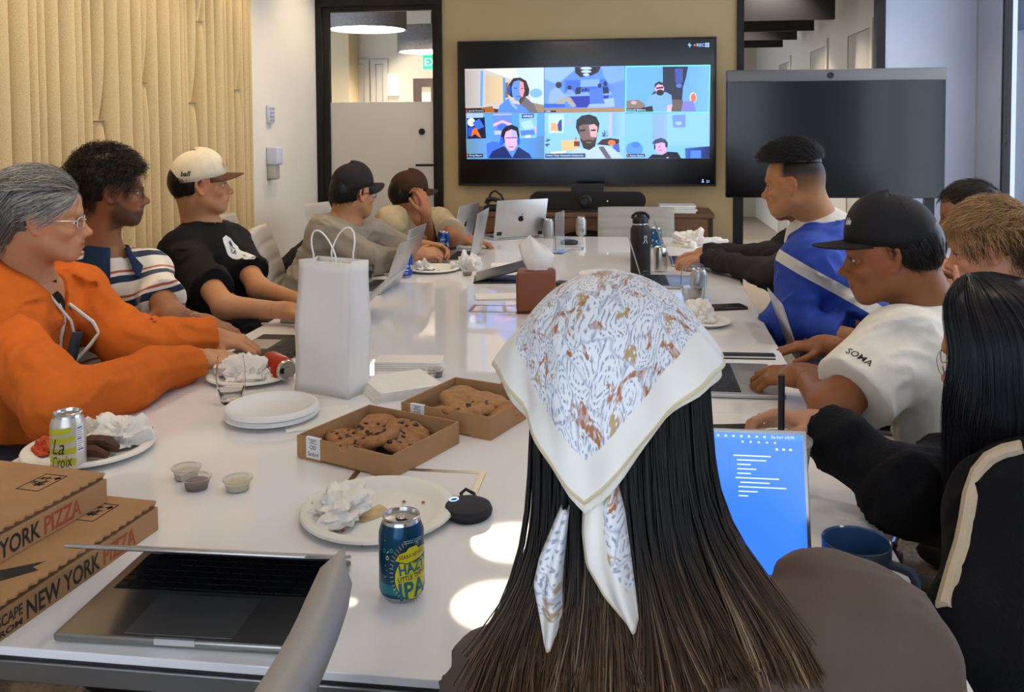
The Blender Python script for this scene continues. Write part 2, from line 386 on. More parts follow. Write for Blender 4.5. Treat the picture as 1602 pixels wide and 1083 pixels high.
for i, y in enumerate((.6, 2.4, 4.2, 5.9)):
    downlight(1.45, y, 'round ceiling downlight along the window side, number %s from the rear wall' % ('four', 'three', 'two', 'one')[i], 26, 110, (0, 0, 0), (1, .84, .64))
drum((-.64, 4.80, 2.33), .27, .2, 'grey felt drum lamp above the far half of the table', M_lamp_on, group='room drum lamps', watts=3.5)
drum((-.62, 4.14, 2.33), .27, .2, 'grey felt drum lamp above the middle of the table', M_lamp_on, group='room drum lamps', watts=3.5)
drum((-.45, 1.9, 2.45), .27, .2, 'grey felt drum lamp above the near end of the table', M_lamp_on, group='room drum lamps', watts=3.5)

# ------------------------------------------------------------------ felt drape on the left wall
M_felt = mat('cream felt', '#c2ab7e', .95, var=.16, vscale=220, bump=.5, bscale=260, sheen=.3)
dp = thing('felt_drape', 'tall cream felt wall drape of vertical pleats with pinched slits', 'drape', (XL, 0, 0))
rnd = random.Random(11)
y = 5.22; k = 0
wid = [.03, .03, .035, .04, .05, .06, .06, .05, .07, .08, .07, .055, .06, .085, .045, .06, .10, .09, .085, .07, .075, .11, .1, .085, .065, .075, .1, .07, .05, .055, .095, .11, .09, .1, .085, .12, .1, .12, .09, .11, .13, .1, .12, .1, .13, .1, .12, .1, .12, .1, .13]
pinch = {7: [1.55], 11: [2.05], 12: [1.75, 2.3], 19: [1.30], 17: [1.72], 24: [1.28], 22: [2.2]}
# slits measured on the photograph: (u, v)
slits = [(168, 188), (246, 129), (318, 160), (325, 33), (384, 140)]
slit_at = [AX(u, v, XL+.12) for u, v in slits]
yy = y
while yy > 1.35:
    wv = wid[k % len(wid)]*rnd.uniform(.95, 1.1); y1 = yy-wv; mid = (yy+y1)/2
    zs0 = [s.z for s in slit_at if y1 <= s.y < yy]
    dep = min(.075, wv*.62)*rnd.uniform(.75, 1.1); base = .045+rnd.uniform(-.012, .012)
    zs = [0.02, 1.0, ZC-.03] if not zs0 else sorted(set([0.02, ZC-.03]+[round(z0+q, 4) for z0 in zs0 for q in (-.5, -.4, -.3, -.22, -.16, -.11, -.075, -.05, -.03, -.015, -.006, -.001, .001, .006, .015, .03, .06, .1, .16, .24, .34, .45) if z0+q < ZC-.05]))
    P = []
    for z in zs:
        pf = 1.0
        for z0 in zs0:
            if z >= z0: pf = min(pf, .12+.88*(1-math.exp(-(z-z0)/.13)))
            else: pf = min(pf, .55+.45*(1-math.exp(-(z0-z)/.10))) if z < z0-.0015 else pf
        row = []
        for q in range(9):
            t = q/8; a = math.pi*t
            row.append((base+dep*pf*math.sin(a)**.75, yy+(y1-yy)*(t if pf > .9 else .5+(t-.5)*(.45+.55*pf)), z))
        P.append([(base-.03, yy, z)]+row+[(base-.03, y1, z)])
    MB().grid(P).build('pleat', M_felt, dp, smooth=True, angle=60)
    yy = y1; k += 1
MB().b2((.001, yy, .02), (.032, 5.22, ZC-.03)).build('backing', M_felt, dp)
MB().b2((.002, yy, ZC-.03), (.11, 5.22, ZC-.002)).build('track', M_white, dp)
# thermostat and dispenser on the left wall
p = AX(425, 179, XL+.02)
t = thing('wall_sensor', 'small white slatted wall sensor beside the drape', 'sensor', (XL, p.y, p.z))
MB().rbox((.012, 0, 0), (.022, .09, .12), .006).build('sensor_case', M_white, t, smooth=True)
for q in range(4): MB().b2((.0235, -.038, -.045+q*.026), (.027, .038, -.033+q*.026)).build('slat', mat('grey plastic', '#a9a59c', .5), t)
p = AX(430, 258, XL+.04)
t = thing('wall_dispenser', 'white wall dispenser with grey side on the left wall', 'dispenser', (XL, p.y, p.z))
MB().rbox((.04, 0, .06), (.078, .1, .12), .012).build('dispenser_cover', M_white, t, smooth=True)
MB().rbox((.03, 0, -.045), (.058, .085, .1), .012).build('dispenser_tank', mat('grey plastic', '#a9a59c', .5), t, smooth=True)
# ------------------------------------------------------------------ conference table
M_top = mat('white back-painted glass', '#e9e7e7', .035, spec=.7, var=.008, vscale=1.5)
M_alu = mat('brushed aluminium', '#8b8a8b', .38, metal=.9)
M_edge = mat('dark edge line', '#2b2a2b', .5)
M_grey = mat('grey laminate', '#77736e', .5)
NL, NR, FL, FR = Vector((-1.27, 1.055)), Vector((.408, 1.055)), Vector((-1.285, 5.61)), Vector((.515, 5.61))
tb = thing('conference_table', 'long white glass topped conference table with grey metal rim', 'table', (-.4, 3.3, 0))
O = Vector((-.4, 3.3))
def tq(sx, sy):
    a = NL.lerp(FL, sy); b = NR.lerp(FR, sy); return a.lerp(b, sx)-O
cuts = [0, .2425, .62, 1]
for i in range(3):
    e = .0004
    q = [tq(0, cuts[i]+e), tq(1, cuts[i]+e), tq(1, cuts[i+1]-e), tq(0, cuts[i+1]-e)]
    MB().plate(q, TZ-.012, TZ).build('glass_panel', M_top, tb, bevel=.0015)
ins = lambda d: [tq(0, 0)+Vector((d, d)), tq(1, 0)+Vector((-d, d)), tq(1, 1)+Vector((-d, -d)), tq(0, 1)+Vector((d, -d))]
MB().plate(ins(.004), TZ-.017, TZ-.0122).build('shadow_line', M_edge, tb)
MB().plate(ins(.0), TZ-.045, TZ-.0172).build('rim', M_alu, tb, bevel=.002)
MB().plate(ins(.05), TZ-.075, TZ-.0452).build('underframe', M_grey, tb)
for yy in (-1.75, 1.6):
    MB().b2((-.32, yy-.2, .02), (.32, yy+.2, TZ-.0752)).build('pedestal', M_grey, tb)
    MB().b2((-.42, yy-.3, 0), (.42, yy+.3, .02)).build('foot_plate', M_alu, tb)
# flush power hatches in the table top
M_steel = mat('satin steel', '#a8a39a', .3, metal=1)
def hatch(c, w, d, rz, label):
    t = thing('power_hatch', label, 'power hatch', (c[0], c[1], TZ), rz, 'power hatches in the table top')
    e = .012
    for a, b, q, r in ((-w/2, -d/2, w/2, -d/2+e), (-w/2, d/2-e, w/2, d/2), (-w/2, -d/2+e, -w/2+e, d/2-e), (w/2-e, -d/2+e, w/2, d/2-e)):
        MB().b2((a, b, .0002), (q, r, .0025)).build('frame_bar', M_steel, t)
    MB().b2((-w/2+e, -d/2+e, .0002), (w/2-e, d/2-e, .0012)).build('lid', M_top, t)
c = T(640, 755); hatch((c.x+.01, c.y), .26, .13, R(0), 'steel framed power hatch under the nearer cookie box')
c = T(790, 484); hatch((c.x, c.y), .26, .13, 0, 'steel framed power hatch beside the brown tissue box')
c = T(880, 389); hatch((c.x, c.y), .24, .13, 0, 'steel framed power hatch beside the clear sign stand')

# ------------------------------------------------------------------ chairs
M_lea = mat('grey leather', '#a19c94', .42, var=.05, vscale=8, bump=.12, bscale=300)
M_chrome = mat('chrome', '#c8c8ca', .12, metal=1)
M_plast = mat('black plastic', '#161616', .5)
def make_chair():
    t = thing('conference_chair', 'grey ribbed leather conference chair', 'chair')
    # backrest: padded sheet with horizontal channels, curved at the top edge
    def sheet(P0, n_rib, w, th, curve):
        """P0: centre line [(y,z)] ; ribbed slab"""
        rows = []
        L = len(P0)
        for side in (1, -1):
            rr = []
            for i in range(L):
                y, z = P0[i]
                a = Vector((P0[min(i+1, L-1)][0]-P0[max(i-1, 0)][0], P0[min(i+1, L-1)][1]-P0[max(i-1, 0)][1])).normalized(); nrm = Vector((a.y, -a.x))
                s = i/(L-1)*n_rib; fr = s-math.floor(s); pad = 1-.32*math.exp(-(min(fr, 1-fr)/.10)**2)
                if i in (0, L-1): pad = .35
                row = []
                for q in range(13):
                    x = -1+2*q/12; ee = math.sqrt(max(0, 1-abs(x)**8)); xx = x*w/2
                    cv = curve*(x*x)
                    row.append((xx, y+side*nrm.x*th/2*pad*ee+cv, z+side*nrm.y*th/2*pad*ee))
                rr.append(row)
            rows.append(rr)
        P = rows[0]+rows[1][::-1]
        mb = MB(); mb.grid(P+[P[0]])
        # close sides
        return mb
    back = []
    for i in range(41):
        s = i/40; z = .47+.49*s; y = -.235-.10*s+.035*math.sin(s*math.pi); back.append((y, z))
    sheet(back, 6, .50, .045, .03).build('backrest', M_lea, t, smooth=True, angle=70)
    seat = []
    for i in range(33):
        s = i/32; y = .25-.47*s; z = .455+.012*math.cos(s*math.pi*1.0)-.03*math.exp(-(s/.12)**2); seat.append((y, z))
    sheet(seat, 6, .50, .05, 0).build('seat', M_lea, t, smooth=True, angle=70)
    for sx in (-1, 1):
        x = sx*.268
        pts = [(x, .16, .43), (x, .19, .50), (x, .20, .58), (x, .185, .645), (x, .14, .665), (x, -.05, .66), (x, -.24, .645), (x*.98, -.285, .63)]
        # smooth the loop
        pp = []
        for i in range(len(pts)-1):
            for q in range(4): pp.append(Vector(pts[i]).lerp(Vector(pts[i+1]), q/4))
        pp.append(Vector(pts[-1])); pp = [pp[0]]+[(pp[i-1]+pp[i]*2+pp[i+1])/4 for i in range(1, len(pp)-1)]+[pp[-1]]
        MB().tube(pp, .012, 8).build('armrest', M_chrome, t, smooth=True)
        MB().tube([(x*.95, .22, .43), (x*.95, -.2, .425), (x*.95, -.26, .48), (x*.95, -.31, .70)], .009, 6).build('side_rail', M_chrome, t, smooth=True)
    MB().box((0, 0, .41), (.30, .26, .03)).build('seat_plate', M_plast, t, bevel=.004)
    MB().lathe([(.03, .09), (.03, .30), (.022, .30), (.022, .395), (0, .395)], 16).build('gas_column', M_chrome, t, smooth=True)
    for q in range(5):
        a = 2*math.pi*q/5+.3; d = Vector((math.cos(a), math.sin(a), 0)); n = Vector((-d.y, d.x, 0))
        l = MB().tube([d*.02+Vector((0, 0, .105)), d*.16+Vector((0, 0, .092)), d*.29+Vector((0, 0, .072))], [.02, .016, .012], 8).build('leg', M_chrome, t, smooth=True)
        c = d*.29+Vector((0, 0, .028))
        mb = MB()
        for s in (-1, 1): mb.lathe([(0, -.009), (.024, -.009), (.027, -.005), (.027, .005), (.024, .009), (0, .009)], 14, Matrix.Translation(c+n*s*.013) @ frame_matrix((0, 0, 0), d, (0, 0, 1)))
        mb.tube([c, c+Vector((0, 0, .04))], .006, 6); mb.build('caster', M_plast, l, smooth=True)
    return t
chair0 = make_chair(); _chair_used = [False]
def chair(x, y, deg, label):
    """deg: direction the sitter looks, measured from +Y towards +X"""
    if not _chair_used[0]: t = chair0; _chair_used[0] = True
    else: t = copy_tree(chair0)
    t.location = (x, y, 0); t.rotation_euler = (0, 0, -R(deg)); tag(t, label, 'chair', 'conference chairs'); return t

# ------------------------------------------------------------------ wall television with the video call
M_bez = mat('television bezel', '#2a2523', .35, metal=.4)
M_scr = mat('dark screen glass', '#070708', .16, spec=.5)
tvx0, tvx1, tvz0, tvz1 = -1.262, .596, 1.002, 2.060
tv = thing('television', 'large wall television showing six people on a video call', 'television', ((tvx0+tvx1)/2, YF, tvz0))
cx = (tvx0+tvx1)/2; W_, H_ = tvx1-tvx0, tvz1-tvz0; SY = YF-.075
loc = lambda x, y, z: (x-cx, y-YF, z-tvz0)
MB().b2(loc(tvx0+.01, YF-.06, tvz0+.01), loc(tvx1-.01, YF-.02, tvz1-.01)).build('back_case', M_plast, tv)
MB().b2(loc(cx-.4, YF-.02, 1.3), loc(cx+.4, YF-.001, 1.75)).build('wall_mount', M_plast, tv)
mb = MB(); e = .012
mb.b2(loc(tvx0, SY-.006, tvz0), loc(tvx1, YF-.05, tvz0+e*1.4)).b2(loc(tvx0, SY-.006, tvz1-e), loc(tvx1, YF-.05, tvz1)).b2(loc(tvx0, SY-.0055, tvz0+e*1.4), loc(tvx0+e, YF-.05, tvz1-e)).b2(loc(tvx1-e, SY-.0055, tvz0+e*1.4), loc(tvx1, YF-.05, tvz1-e))
mb.build('bezel', M_bez, tv, bevel=.002)
scr = MB().b2(loc(tvx0+e, SY, tvz0+e*1.4), loc(tvx1-e, YF-.061, tvz1-e)).build('screen', M_scr, tv)
M_tile = emat('screen picture', 'Col', 1.1)
class Paint:
    """flat coloured shapes on the plane Y=yp, given in photograph pixels (or a zoom of it), layered 0.1 mm apart"""
    def __init__(s, yp, org=(0, 0), sc=1.0): s.mb = MB(); s.y = yp; s.n = 0; s.o = org; s.s = sc
    def z(s, ox, oy, k): s.o = (ox, oy); s.s = 1/k; return s
    def pt(s, x, y): return AY(s.o[0]+x*s.s, s.o[1]+y*s.s, s.y)
    def poly(s, pts, c):
        s.n += 1; P = [s.pt(*p) for p in pts]; P = [Vector((p.x, s.y-.0001*s.n, p.z)) for p in P]
        bm = bmesh.new(); vs = [bm.verts.new(p) for p in P]; f = bm.faces.new(vs); bm.normal_update()
        if f.normal.y > 0: f.normal_flip()
        bmesh.ops.triangulate(bm, faces=[f]); s.mb.cur = srgb(c); s.mb.bm(bm); return s
    def ell(s, cx, cy, rx, ry, c, n=18): return s.poly([(cx+rx*math.cos(2*math.pi*i/n), cy+ry*math.sin(2*math.pi*i/n)) for i in range(n)], c)
    def rect(s, x0, y0, x1, y1, c): return s.poly([(x0, y0), (x1, y0), (x1, y1), (x0, y1)], c)
    def grad(s, q, c0, c1, n=10, horiz=True):
        a, b, c, d = [Vector(p) for p in q]; k0 = [int(c0[i:i+2], 16) for i in (1, 3, 5)]; k1 = [int(c1[i:i+2], 16) for i in (1, 3, 5)]
        n0 = s.n
        for i in range(n):
            t0, t1 = i/n, (i+1)/n; cc = '#%02x%02x%02x' % tuple(int(k0[j]+(k1[j]-k0[j])*(i+.5)/n) for j in range(3)); s.n = n0
            if horiz: s.poly([tuple(a.lerp(b, t0)), tuple(a.lerp(b, t1)), tuple(d.lerp(c, t1)), tuple(d.lerp(c, t0))], cc)
            else: s.poly([tuple(a.lerp(d, t0)), tuple(b.lerp(c, t0)), tuple(b.lerp(c, t1)), tuple(a.lerp(d, t1))], cc)
        return s
    def text(s, x, y, txt, h, c, w=None):
        s.n += 1; p = s.pt(x, y); q = s.pt(x, y+h); hh = (p-q).length; ww = (s.pt(x+w, y)-p).length if w else None
        s.mb.cur = srgb(c); add_text(s.mb, txt, 1, frame_matrix((p.x, s.y-.0001*s.n, p.z), (1, 0, 0), (0, 0, 1)), w=ww, h=hh, align='LEFT', res=2, bold=.01); return s
    def build(s, name, parent):
        inv = parent.matrix_basis.inverted() if parent.parent is None else None
        off = Vector((cx, YF, tvz0)); s.mb.v = [tuple(Vector(v)-off) for v in s.mb.v]
        return s.mb.build(name, M_tile, parent)
y0 = SY-.0004
P = Paint(y0)                                                             # tile 1
P.poly([(727, 108), (851, 105.5), (851, 176), (729, 177.5)], '#b5b0ae').z(720, 90, 6.37)
P.grad([(45, 125), (205, 132), (205, 490), (50, 500)], '#9d9694', '#b3ada8').poly([(203, 130), (230, 136), (222, 490), (198, 490)], '#5a94ea')
P.grad([(252, 165), (425, 205), (432, 440), (250, 470)], '#b8a890', '#d0b48c').poly([(232, 115), (560, 108), (560, 230), (430, 190)], '#d5cfca')
P.poly([(560, 107), (834, 102), (834, 470), (700, 445), (655, 220), (560, 220)], '#b4c8ee').ell(755, 355, 62, 45, '#6fa4ea').poly([(425, 200), (447, 205), (452, 445), (428, 440)], '#4a86e6')
P.poly([(450, 250), (478, 250), (478, 400), (450, 400)], '#7d6140').poly([(52, 505), (240, 500), (380, 515), (380, 550), (54, 551)], '#3b2a20').poly([(215, 500), (320, 485), (345, 550), (215, 550)], '#96561f').poly([(690, 445), (834, 475), (834, 548), (740, 548)], '#8a7860')
P.poly([(372, 549), (392, 480), (480, 405), (530, 460), (600, 470), (650, 395), (740, 470), (772, 549)], '#4c7ce6').poly([(600, 470), (650, 395), (740, 470), (772, 549), (690, 549), (650, 500)], '#5f5c66').poly([(480, 405), (530, 460), (575, 505), (560, 520), (505, 470)], '#86a6f2')
P.poly([(472, 360), (482, 270), (530, 205), (600, 200), (660, 235), (690, 320), (676, 380), (640, 395), (510, 395)], '#2a221f').poly([(512, 300), (530, 245), (580, 225), (630, 250), (640, 330), (625, 400), (590, 440), (550, 430), (520, 380)], '#5a86f2').poly([(598, 232), (630, 250), (641, 330), (628, 385), (600, 400), (590, 320)], '#d58a9a')
P.ell(488, 325, 18, 48, '#27479a').ell(672, 335, 16, 45, '#1c1a1c').poly([(535, 300), (565, 305), (565, 314), (535, 310)], '#2b3f8a').poly([(605, 305), (630, 305), (630, 313), (605, 312)], '#6a3040').poly([(560, 385), (610, 380), (605, 392), (565, 395)], '#4350b0').poly([(600, 395), (650, 395), (600, 470), (585, 440)], '#4e3626')
P.poly([(52, 520), (245, 518), (245, 548), (52, 550)], '#171314').ell(66, 535, 8, 9, '#e0562a').text(84, 534, 'Jacob Powers', 17, '#bcd4ff', 150)
P.build('video_tile', scr)
P = Paint(y0)                                                             # tile 2: the room itself
P.poly([(851.5, 105.5), (978, 103), (978, 174.5), (851.5, 176)], '#4d7cec').poly([(852, 106), (905, 105), (872, 132), (852, 124)], '#83a6fb').poly([(940, 104), (977, 103), (977, 140), (948, 128)], '#6c95f6')
P.poly([(852, 124), (872, 132), (884, 150), (884, 168), (852, 170)], '#5f8cf2').poly([(899, 105), (940, 104), (936, 113), (926, 118), (908, 121), (900, 114)], '#17120f')
for yy_, rx in ((107, 9), (112, 8), (117, 5)): P.ell(917, yy_, rx, 2.2, '#a8c4ff')
P.poly([(884, 126), (948, 124), (958, 150), (884, 150)], '#2f5ee0').poly([(908, 125), (938, 124), (938, 135), (908, 136)], '#6f97f4').poly([(880, 146), (956, 143), (958, 149), (884, 151)], '#6f98f2').poly([(890, 151), (952, 149), (952, 168), (900, 168)], '#14259a')
P.poly([(857, 165), (860, 144), (869, 136), (878, 141), (882, 148), (889, 149), (884, 156), (872, 160)], '#7f9eee').poly([(866, 160), (884, 152), (892, 152), (902, 166), (896, 168), (886, 158), (878, 167)], '#9a938e').ell(874, 133, 5, 5, '#2a2230').poly([(852, 162), (884, 163), (884, 168), (852, 169)], '#2b55d8')
P.ell(891, 137, 3.6, 3.6, '#241c28').poly([(884, 148), (888, 140), (896, 141), (899, 147)], '#6f8ae0').poly([(901, 137), (909, 136), (908, 147), (900, 148)], '#141a30')
for xx, yy_, r in ((912, 141, 2), (917, 140, 2.4), (922, 141, 2), (938, 134, 3), (947, 131, 3.2)): P.ell(xx, yy_, r, r*1.2, '#15203a')
P.poly([(943, 136), (951, 136), (953, 146), (943, 147)], '#10182c').poly([(922, 140), (943, 138), (945, 163), (923, 164)], '#3f68ea').poly([(922, 163), (946, 162), (952, 168), (918, 169)], '#8aa2e0').poly([(944, 155), (962, 153), (966, 167), (948, 168)], '#8aa8f0')
P.poly([(958, 130), (977, 126), (977, 168), (962, 168)], '#5580ec').poly([(852, 170), (978, 169), (978, 174.5), (852, 176)], '#9c7444').poly([(852, 173), (870, 173), (870, 175.6), (852, 175.8)], '#14161c').text(853.5, 174.4, 'SOMA', 2.2, '#bcd4ff')
P.build('video_tile', scr)
P = Paint(y0).z(910, 90, 6.371)                                           # tile 3, the speaker, cyan outline
P.poly([(436, 84), (1284, 72), (1276, 552), (432, 550)], '#63e2d4').poly([(446, 94), (1274, 84), (1266, 542), (444, 540)], '#5a9bf6').grad([(1060, 90), (1272, 88), (1266, 540), (1020, 540)], '#5f97ee', '#6aa6fa')
P.poly([(808, 92), (1060, 90), (1040, 200), (1010, 300), (1000, 430), (950, 540), (880, 540), (810, 350)], '#161d36').poly([(930, 110), (1010, 110), (1005, 250), (935, 260)], '#33479a').ell(970, 280, 30, 22, '#4a68b8').poly([(900, 420), (1010, 420), (1000, 540), (890, 540)], '#5a4c48').ell(1110, 400, 34, 52, '#e8c0a8').ell(1113, 402, 26, 44, '#e0684a').poly([(1010, 440), (1110, 430), (1140, 540), (990, 540)], '#7470c4')
P.poly([(446, 430), (560, 420), (640, 470), (600, 538), (446, 538)], '#76675c').poly([(600, 500), (715, 480), (720, 540), (560, 540)], '#0e0c10').ell(520, 450, 30, 18, '#b89aa0')
P.poly([(628, 470), (668, 385), (740, 345), (840, 345), (895, 375), (905, 490), (862, 540), (714, 540), (704, 480)], '#6a9cf2').poly([(850, 480), (900, 470), (895, 540), (850, 540)], '#caa0bc').poly([(690, 370), (735, 330), (760, 345), (720, 365)], '#221a1c').ell(776, 305, 46, 62, '#c09aae').poly([(724, 310), (730, 262), (770, 238), (815, 255), (828, 310), (805, 272), (748, 275)], '#191314').ell(782, 350, 38, 30, '#1c1312').poly([(742, 300), (812, 290), (814, 306), (745, 315)], '#2a2030').ell(768, 272, 12, 8, '#e890b8')
P.poly([(446, 508), (645, 508), (645, 538), (446, 538)], '#16161c').text(452, 523, 'Anirudh Mathera', 17, '#bcd4ff', 185)
P.build('video_tile', scr)
P = Paint(y0)                                                             # tile 4
P.poly([(729, 178), (851, 176.5), (851, 248.5), (730.5, 249)], '#4c8fec').z(720, 90, 6.37).grad([(58, 815), (300, 815), (300, 1006), (66, 1008)], '#5b7f92', '#5a92d8').grad([(600, 810), (832, 780), (832, 1006), (600, 1006)], '#4c8fec', '#4a76a8')
P.poly([(66, 605), (242, 592), (258, 806), (70, 812)], '#0c1230').ell(110, 645, 38, 42, '#dfe6f6').poly([(120, 650), (190, 610), (240, 690), (170, 720)], '#2f62d8').poly([(75, 700), (150, 690), (120, 780), (80, 790)], '#1f48c0').poly([(120, 720), (160, 700), (180, 740), (210, 800), (180, 790), (150, 760), (110, 790)], '#d9641e').poly([(60, 560), (230, 556), (230, 598), (62, 604)], '#8fb2ee')
P.poly([(326, 560), (515, 558), (512, 798), (336, 806)], '#5d7ee6').poly([(330, 660), (420, 625), (515, 660), (515, 690), (420, 650), (332, 690)], '#e6a8d0').ell(420, 700, 50, 45, '#3a66de').poly([(340, 730), (500, 725), (500, 760), (342, 770)], '#a6b8f2').poly([(330, 560), (515, 558), (514, 575), (331, 578)], '#8fa8ee')
P.poly([(586, 558), (768, 556), (760, 800), (592, 806)], '#79b0f6').poly([(612, 565), (735, 560), (735, 600), (615, 608)], '#20409c').text(628, 584, 'LEAGUE', 20, '#e8f0ff', 95).poly([(600, 650), (700, 620), (740, 700), (640, 720)], '#9cc4fa').poly([(600, 730), (740, 720), (745, 770), (605, 780)], '#4a74d4').poly([(650, 775), (700, 773), (700, 798), (650, 800)], '#e4e8f4').ell(750, 720, 10, 40, '#d89ac8')
P.poly([(262, 860), (320, 835), (420, 850), (420, 1004), (268, 1006)], '#3a66d0').poly([(280, 1006), (320, 935), (440, 880), (520, 965), (580, 890), (690, 960), (716, 1006)], '#0f235c').poly([(440, 880), (520, 1000), (580, 890), (560, 880), (500, 900)], '#4a82ea')
P.poly([(404, 800), (412, 735), (450, 690), (510, 668), (575, 695), (592, 780), (580, 850), (430, 850)], '#17121a').poly([(440, 790), (455, 740), (510, 715), (560, 735), (575, 800), (565, 880), (530, 930), (490, 930), (450, 880)], '#c8a4dc').poly([(510, 718), (560, 735), (574, 800), (520, 800)], '#9fa4ec').ell(416, 835, 20, 42, '#2058dc').ell(582, 835, 16, 40, '#2058dc').poly([(455, 798), (575, 795), (575, 803), (455, 806)], '#3b3a6a').poly([(480, 888), (535, 885), (530, 897), (485, 898)], '#a05a90')
P.poly([(60, 963), (228, 960), (228, 994), (62, 996)], '#18191f').ell(73, 978, 8, 9, '#e0562a').text(90, 978, 'Greg Mayer', 19, '#bcd4ff', 130)
P.build('video_tile', scr)
P = Paint(y0)                                                             # tile 5
P.poly([(851.5, 176.5), (978, 174.8), (978, 248.2), (851.5, 248.8)], '#7db4fb').poly([(858, 179), (882, 178.5), (882, 208), (859, 208.5)], '#a8ccff').poly([(861.5, 192), (868, 192), (873.5, 197), (873.5, 205), (861.5, 205)], '#e09a78').poly([(872, 195), (875, 189), (879, 186.5), (879, 205), (873.5, 205)], '#2c3f82')
P.poly([(886, 189), (893, 185), (895, 187), (889, 190), (889, 193), (895, 194), (893, 197), (887, 194)], '#b99cc4').poly([(953, 176), (957, 176), (957, 214), (953, 214)], '#b2a4c6').grad([(958, 176), (977, 175.5), (977, 214), (958, 214)], '#6fa2ee', '#86b8fb')
for (a, b, c_, d_) in ((852, 222, 857, 208), (853, 222, 860, 214), (852, 222, 863, 218), (852, 226, 861, 226), (852, 220, 853, 204), (852, 226, 858, 230)): P.poly([(a, b), ((a+c_)/2+1, (b+d_)/2-1.6), (c_, d_), ((a+c_)/2+.4, (b+d_)/2+1.4)], '#2f4a48')
P.poly([(878, 220), (904, 219), (904, 234), (880, 237)], '#d4ae78').poly([(898, 221), (907, 221), (907, 229), (898, 229)], '#6a2f22').poly([(862, 238), (885, 236), (885, 239), (862, 241)], '#e2dcc8').ell(901, 217, 1.5, 3, '#a86a3a')
for (c_, d_) in ((941, 206), (945, 202), (950, 202), (954, 206), (953, 211), (941, 212)): P.poly([(947, 214), ((947+c_)/2+1, (214+d_)/2-1.2), (c_, d_), ((947+c_)/2-.6, (214+d_)/2+1.2)], '#2d4c42')
P.poly([(934, 226), (942, 218), (955, 216), (969, 218), (968, 226), (955, 228)], '#2b2228').ell(957, 223.5, 6, 4.5, '#d8692c').poly([(958, 228), (968, 224), (970, 238), (962, 238)], '#3a56c0')
P.poly([(876, 248.6), (888, 240), (908, 231), (920, 235), (934, 228), (950, 228), (962, 234), (976, 248.3)], '#a4bcee').poly([(936, 230), (944, 229), (957, 248), (948, 248)], '#5a5660')
P.poly([(901, 200), (902, 188), (910, 181), (922, 179), (933, 183), (938, 193), (936, 206), (930, 215), (908, 215)], '#191417').poly([(905.5, 198), (911, 195), (930, 194), (935, 199), (934, 214), (929, 229), (922, 233), (914, 231), (908, 220)], '#6f5452').poly([(921, 196), (930, 194), (935, 199), (933, 215), (924, 214)], '#c89aa0').poly([(907, 216), (913, 220), (921, 218), (928, 220), (934, 214), (931, 229), (922, 235), (913, 232)], '#2a1d1c').poly([(907, 203), (916, 202), (916, 205), (907, 206)], '#1d1516').poly([(924, 203), (932, 202), (932, 205), (924, 205)], '#1d1516').poly([(917, 222), (926, 222), (925, 224), (918, 224)], '#8a5450')
P.poly([(853, 240.5), (916, 240), (916, 246.5), (853, 247)], '#2c3f62').text(854.5, 243.6, 'Aditya Vinay Ganapathi Nichkawde', 3.4, '#bcd4ff', 58)
P.build('video_tile', scr)
P = Paint(y0).z(910, 90, 6.371)                                           # tile 6
P.poly([(434, 556), (1278, 552), (1274, 1004), (434, 1008)], '#72aefd').grad([(705, 558), (850, 557), (850, 800), (705, 880)], '#7a9cf0', '#83a2ea').poly([(850, 557), (1276, 553), (1274, 880), (850, 880)], '#7eb4fd').poly([(900, 572), (1035, 570), (1035, 695), (915, 698)], '#6684ea').ell(965, 655, 35, 20, '#90b0f4').ell(525, 915, 85, 75, '#4c88ee').ell(540, 870, 45, 28, '#3a72d8')
P.grad([(1030, 905), (1276, 885), (1274, 1003), (1035, 1004)], '#2f5ab4', '#16265a').poly([(1085, 930), (1190, 925), (1190, 1003), (1085, 1003)], '#4a7ad0')
P.poly([(660, 1006), (705, 965), (800, 970), (850, 938), (955, 945), (992, 1005)], '#0e1118').poly([(840, 1000), (862, 992), (866, 1004)], '#d8e0f0').poly([(760, 940), (840, 925), (850, 945), (800, 972)], '#b894b8').ell(788, 890, 58, 74, '#c69cd2').poly([(700, 858), (730, 820), (790, 800), (838, 818), (856, 862), (800, 846), (722, 864)], '#31405a').ell(845, 868, 13, 32, '#1c2a4a').ell(728, 890, 9, 30, '#2a3a68').ell(775, 890, 12, 5, '#6a4878').ell(785, 925, 20, 5, '#96608c')
P.poly([(446, 962), (632, 960), (632, 992), (446, 994)], '#1b2c50').ell(459, 977, 9, 10, '#e0562a').text(478, 977, 'Aaron Batter', 19, '#bcd4ff', 145)
P.build('video_tile', scr)
P = Paint(y0)
P.poly([(1076, 70), (1079, 67), (1080, 70), (1083, 71), (1080, 72), (1079, 75), (1078, 72)], '#7fb0ff').ell(1087, 70.5, 1.6, 1.6, '#e85a2a').text(1090, 70.5, 'REC', 5, '#9cc0ff')
for a in (0, 1):
    for b in (0, 1): P.rect(1103+a*3.6, 67+b*3.6, 1106+a*3.6, 70+b*3.6, '#8fb8ff')
P.ell(1099.5, 281.5, 1.2, 1.2, '#8fb8ff').poly([(1097, 285.5), (1099.5, 282.6), (1102, 285.5)], '#8fb8ff').text(1105, 283.8, '21', 4, '#9cc0ff')
P.build('status_icons', scr)

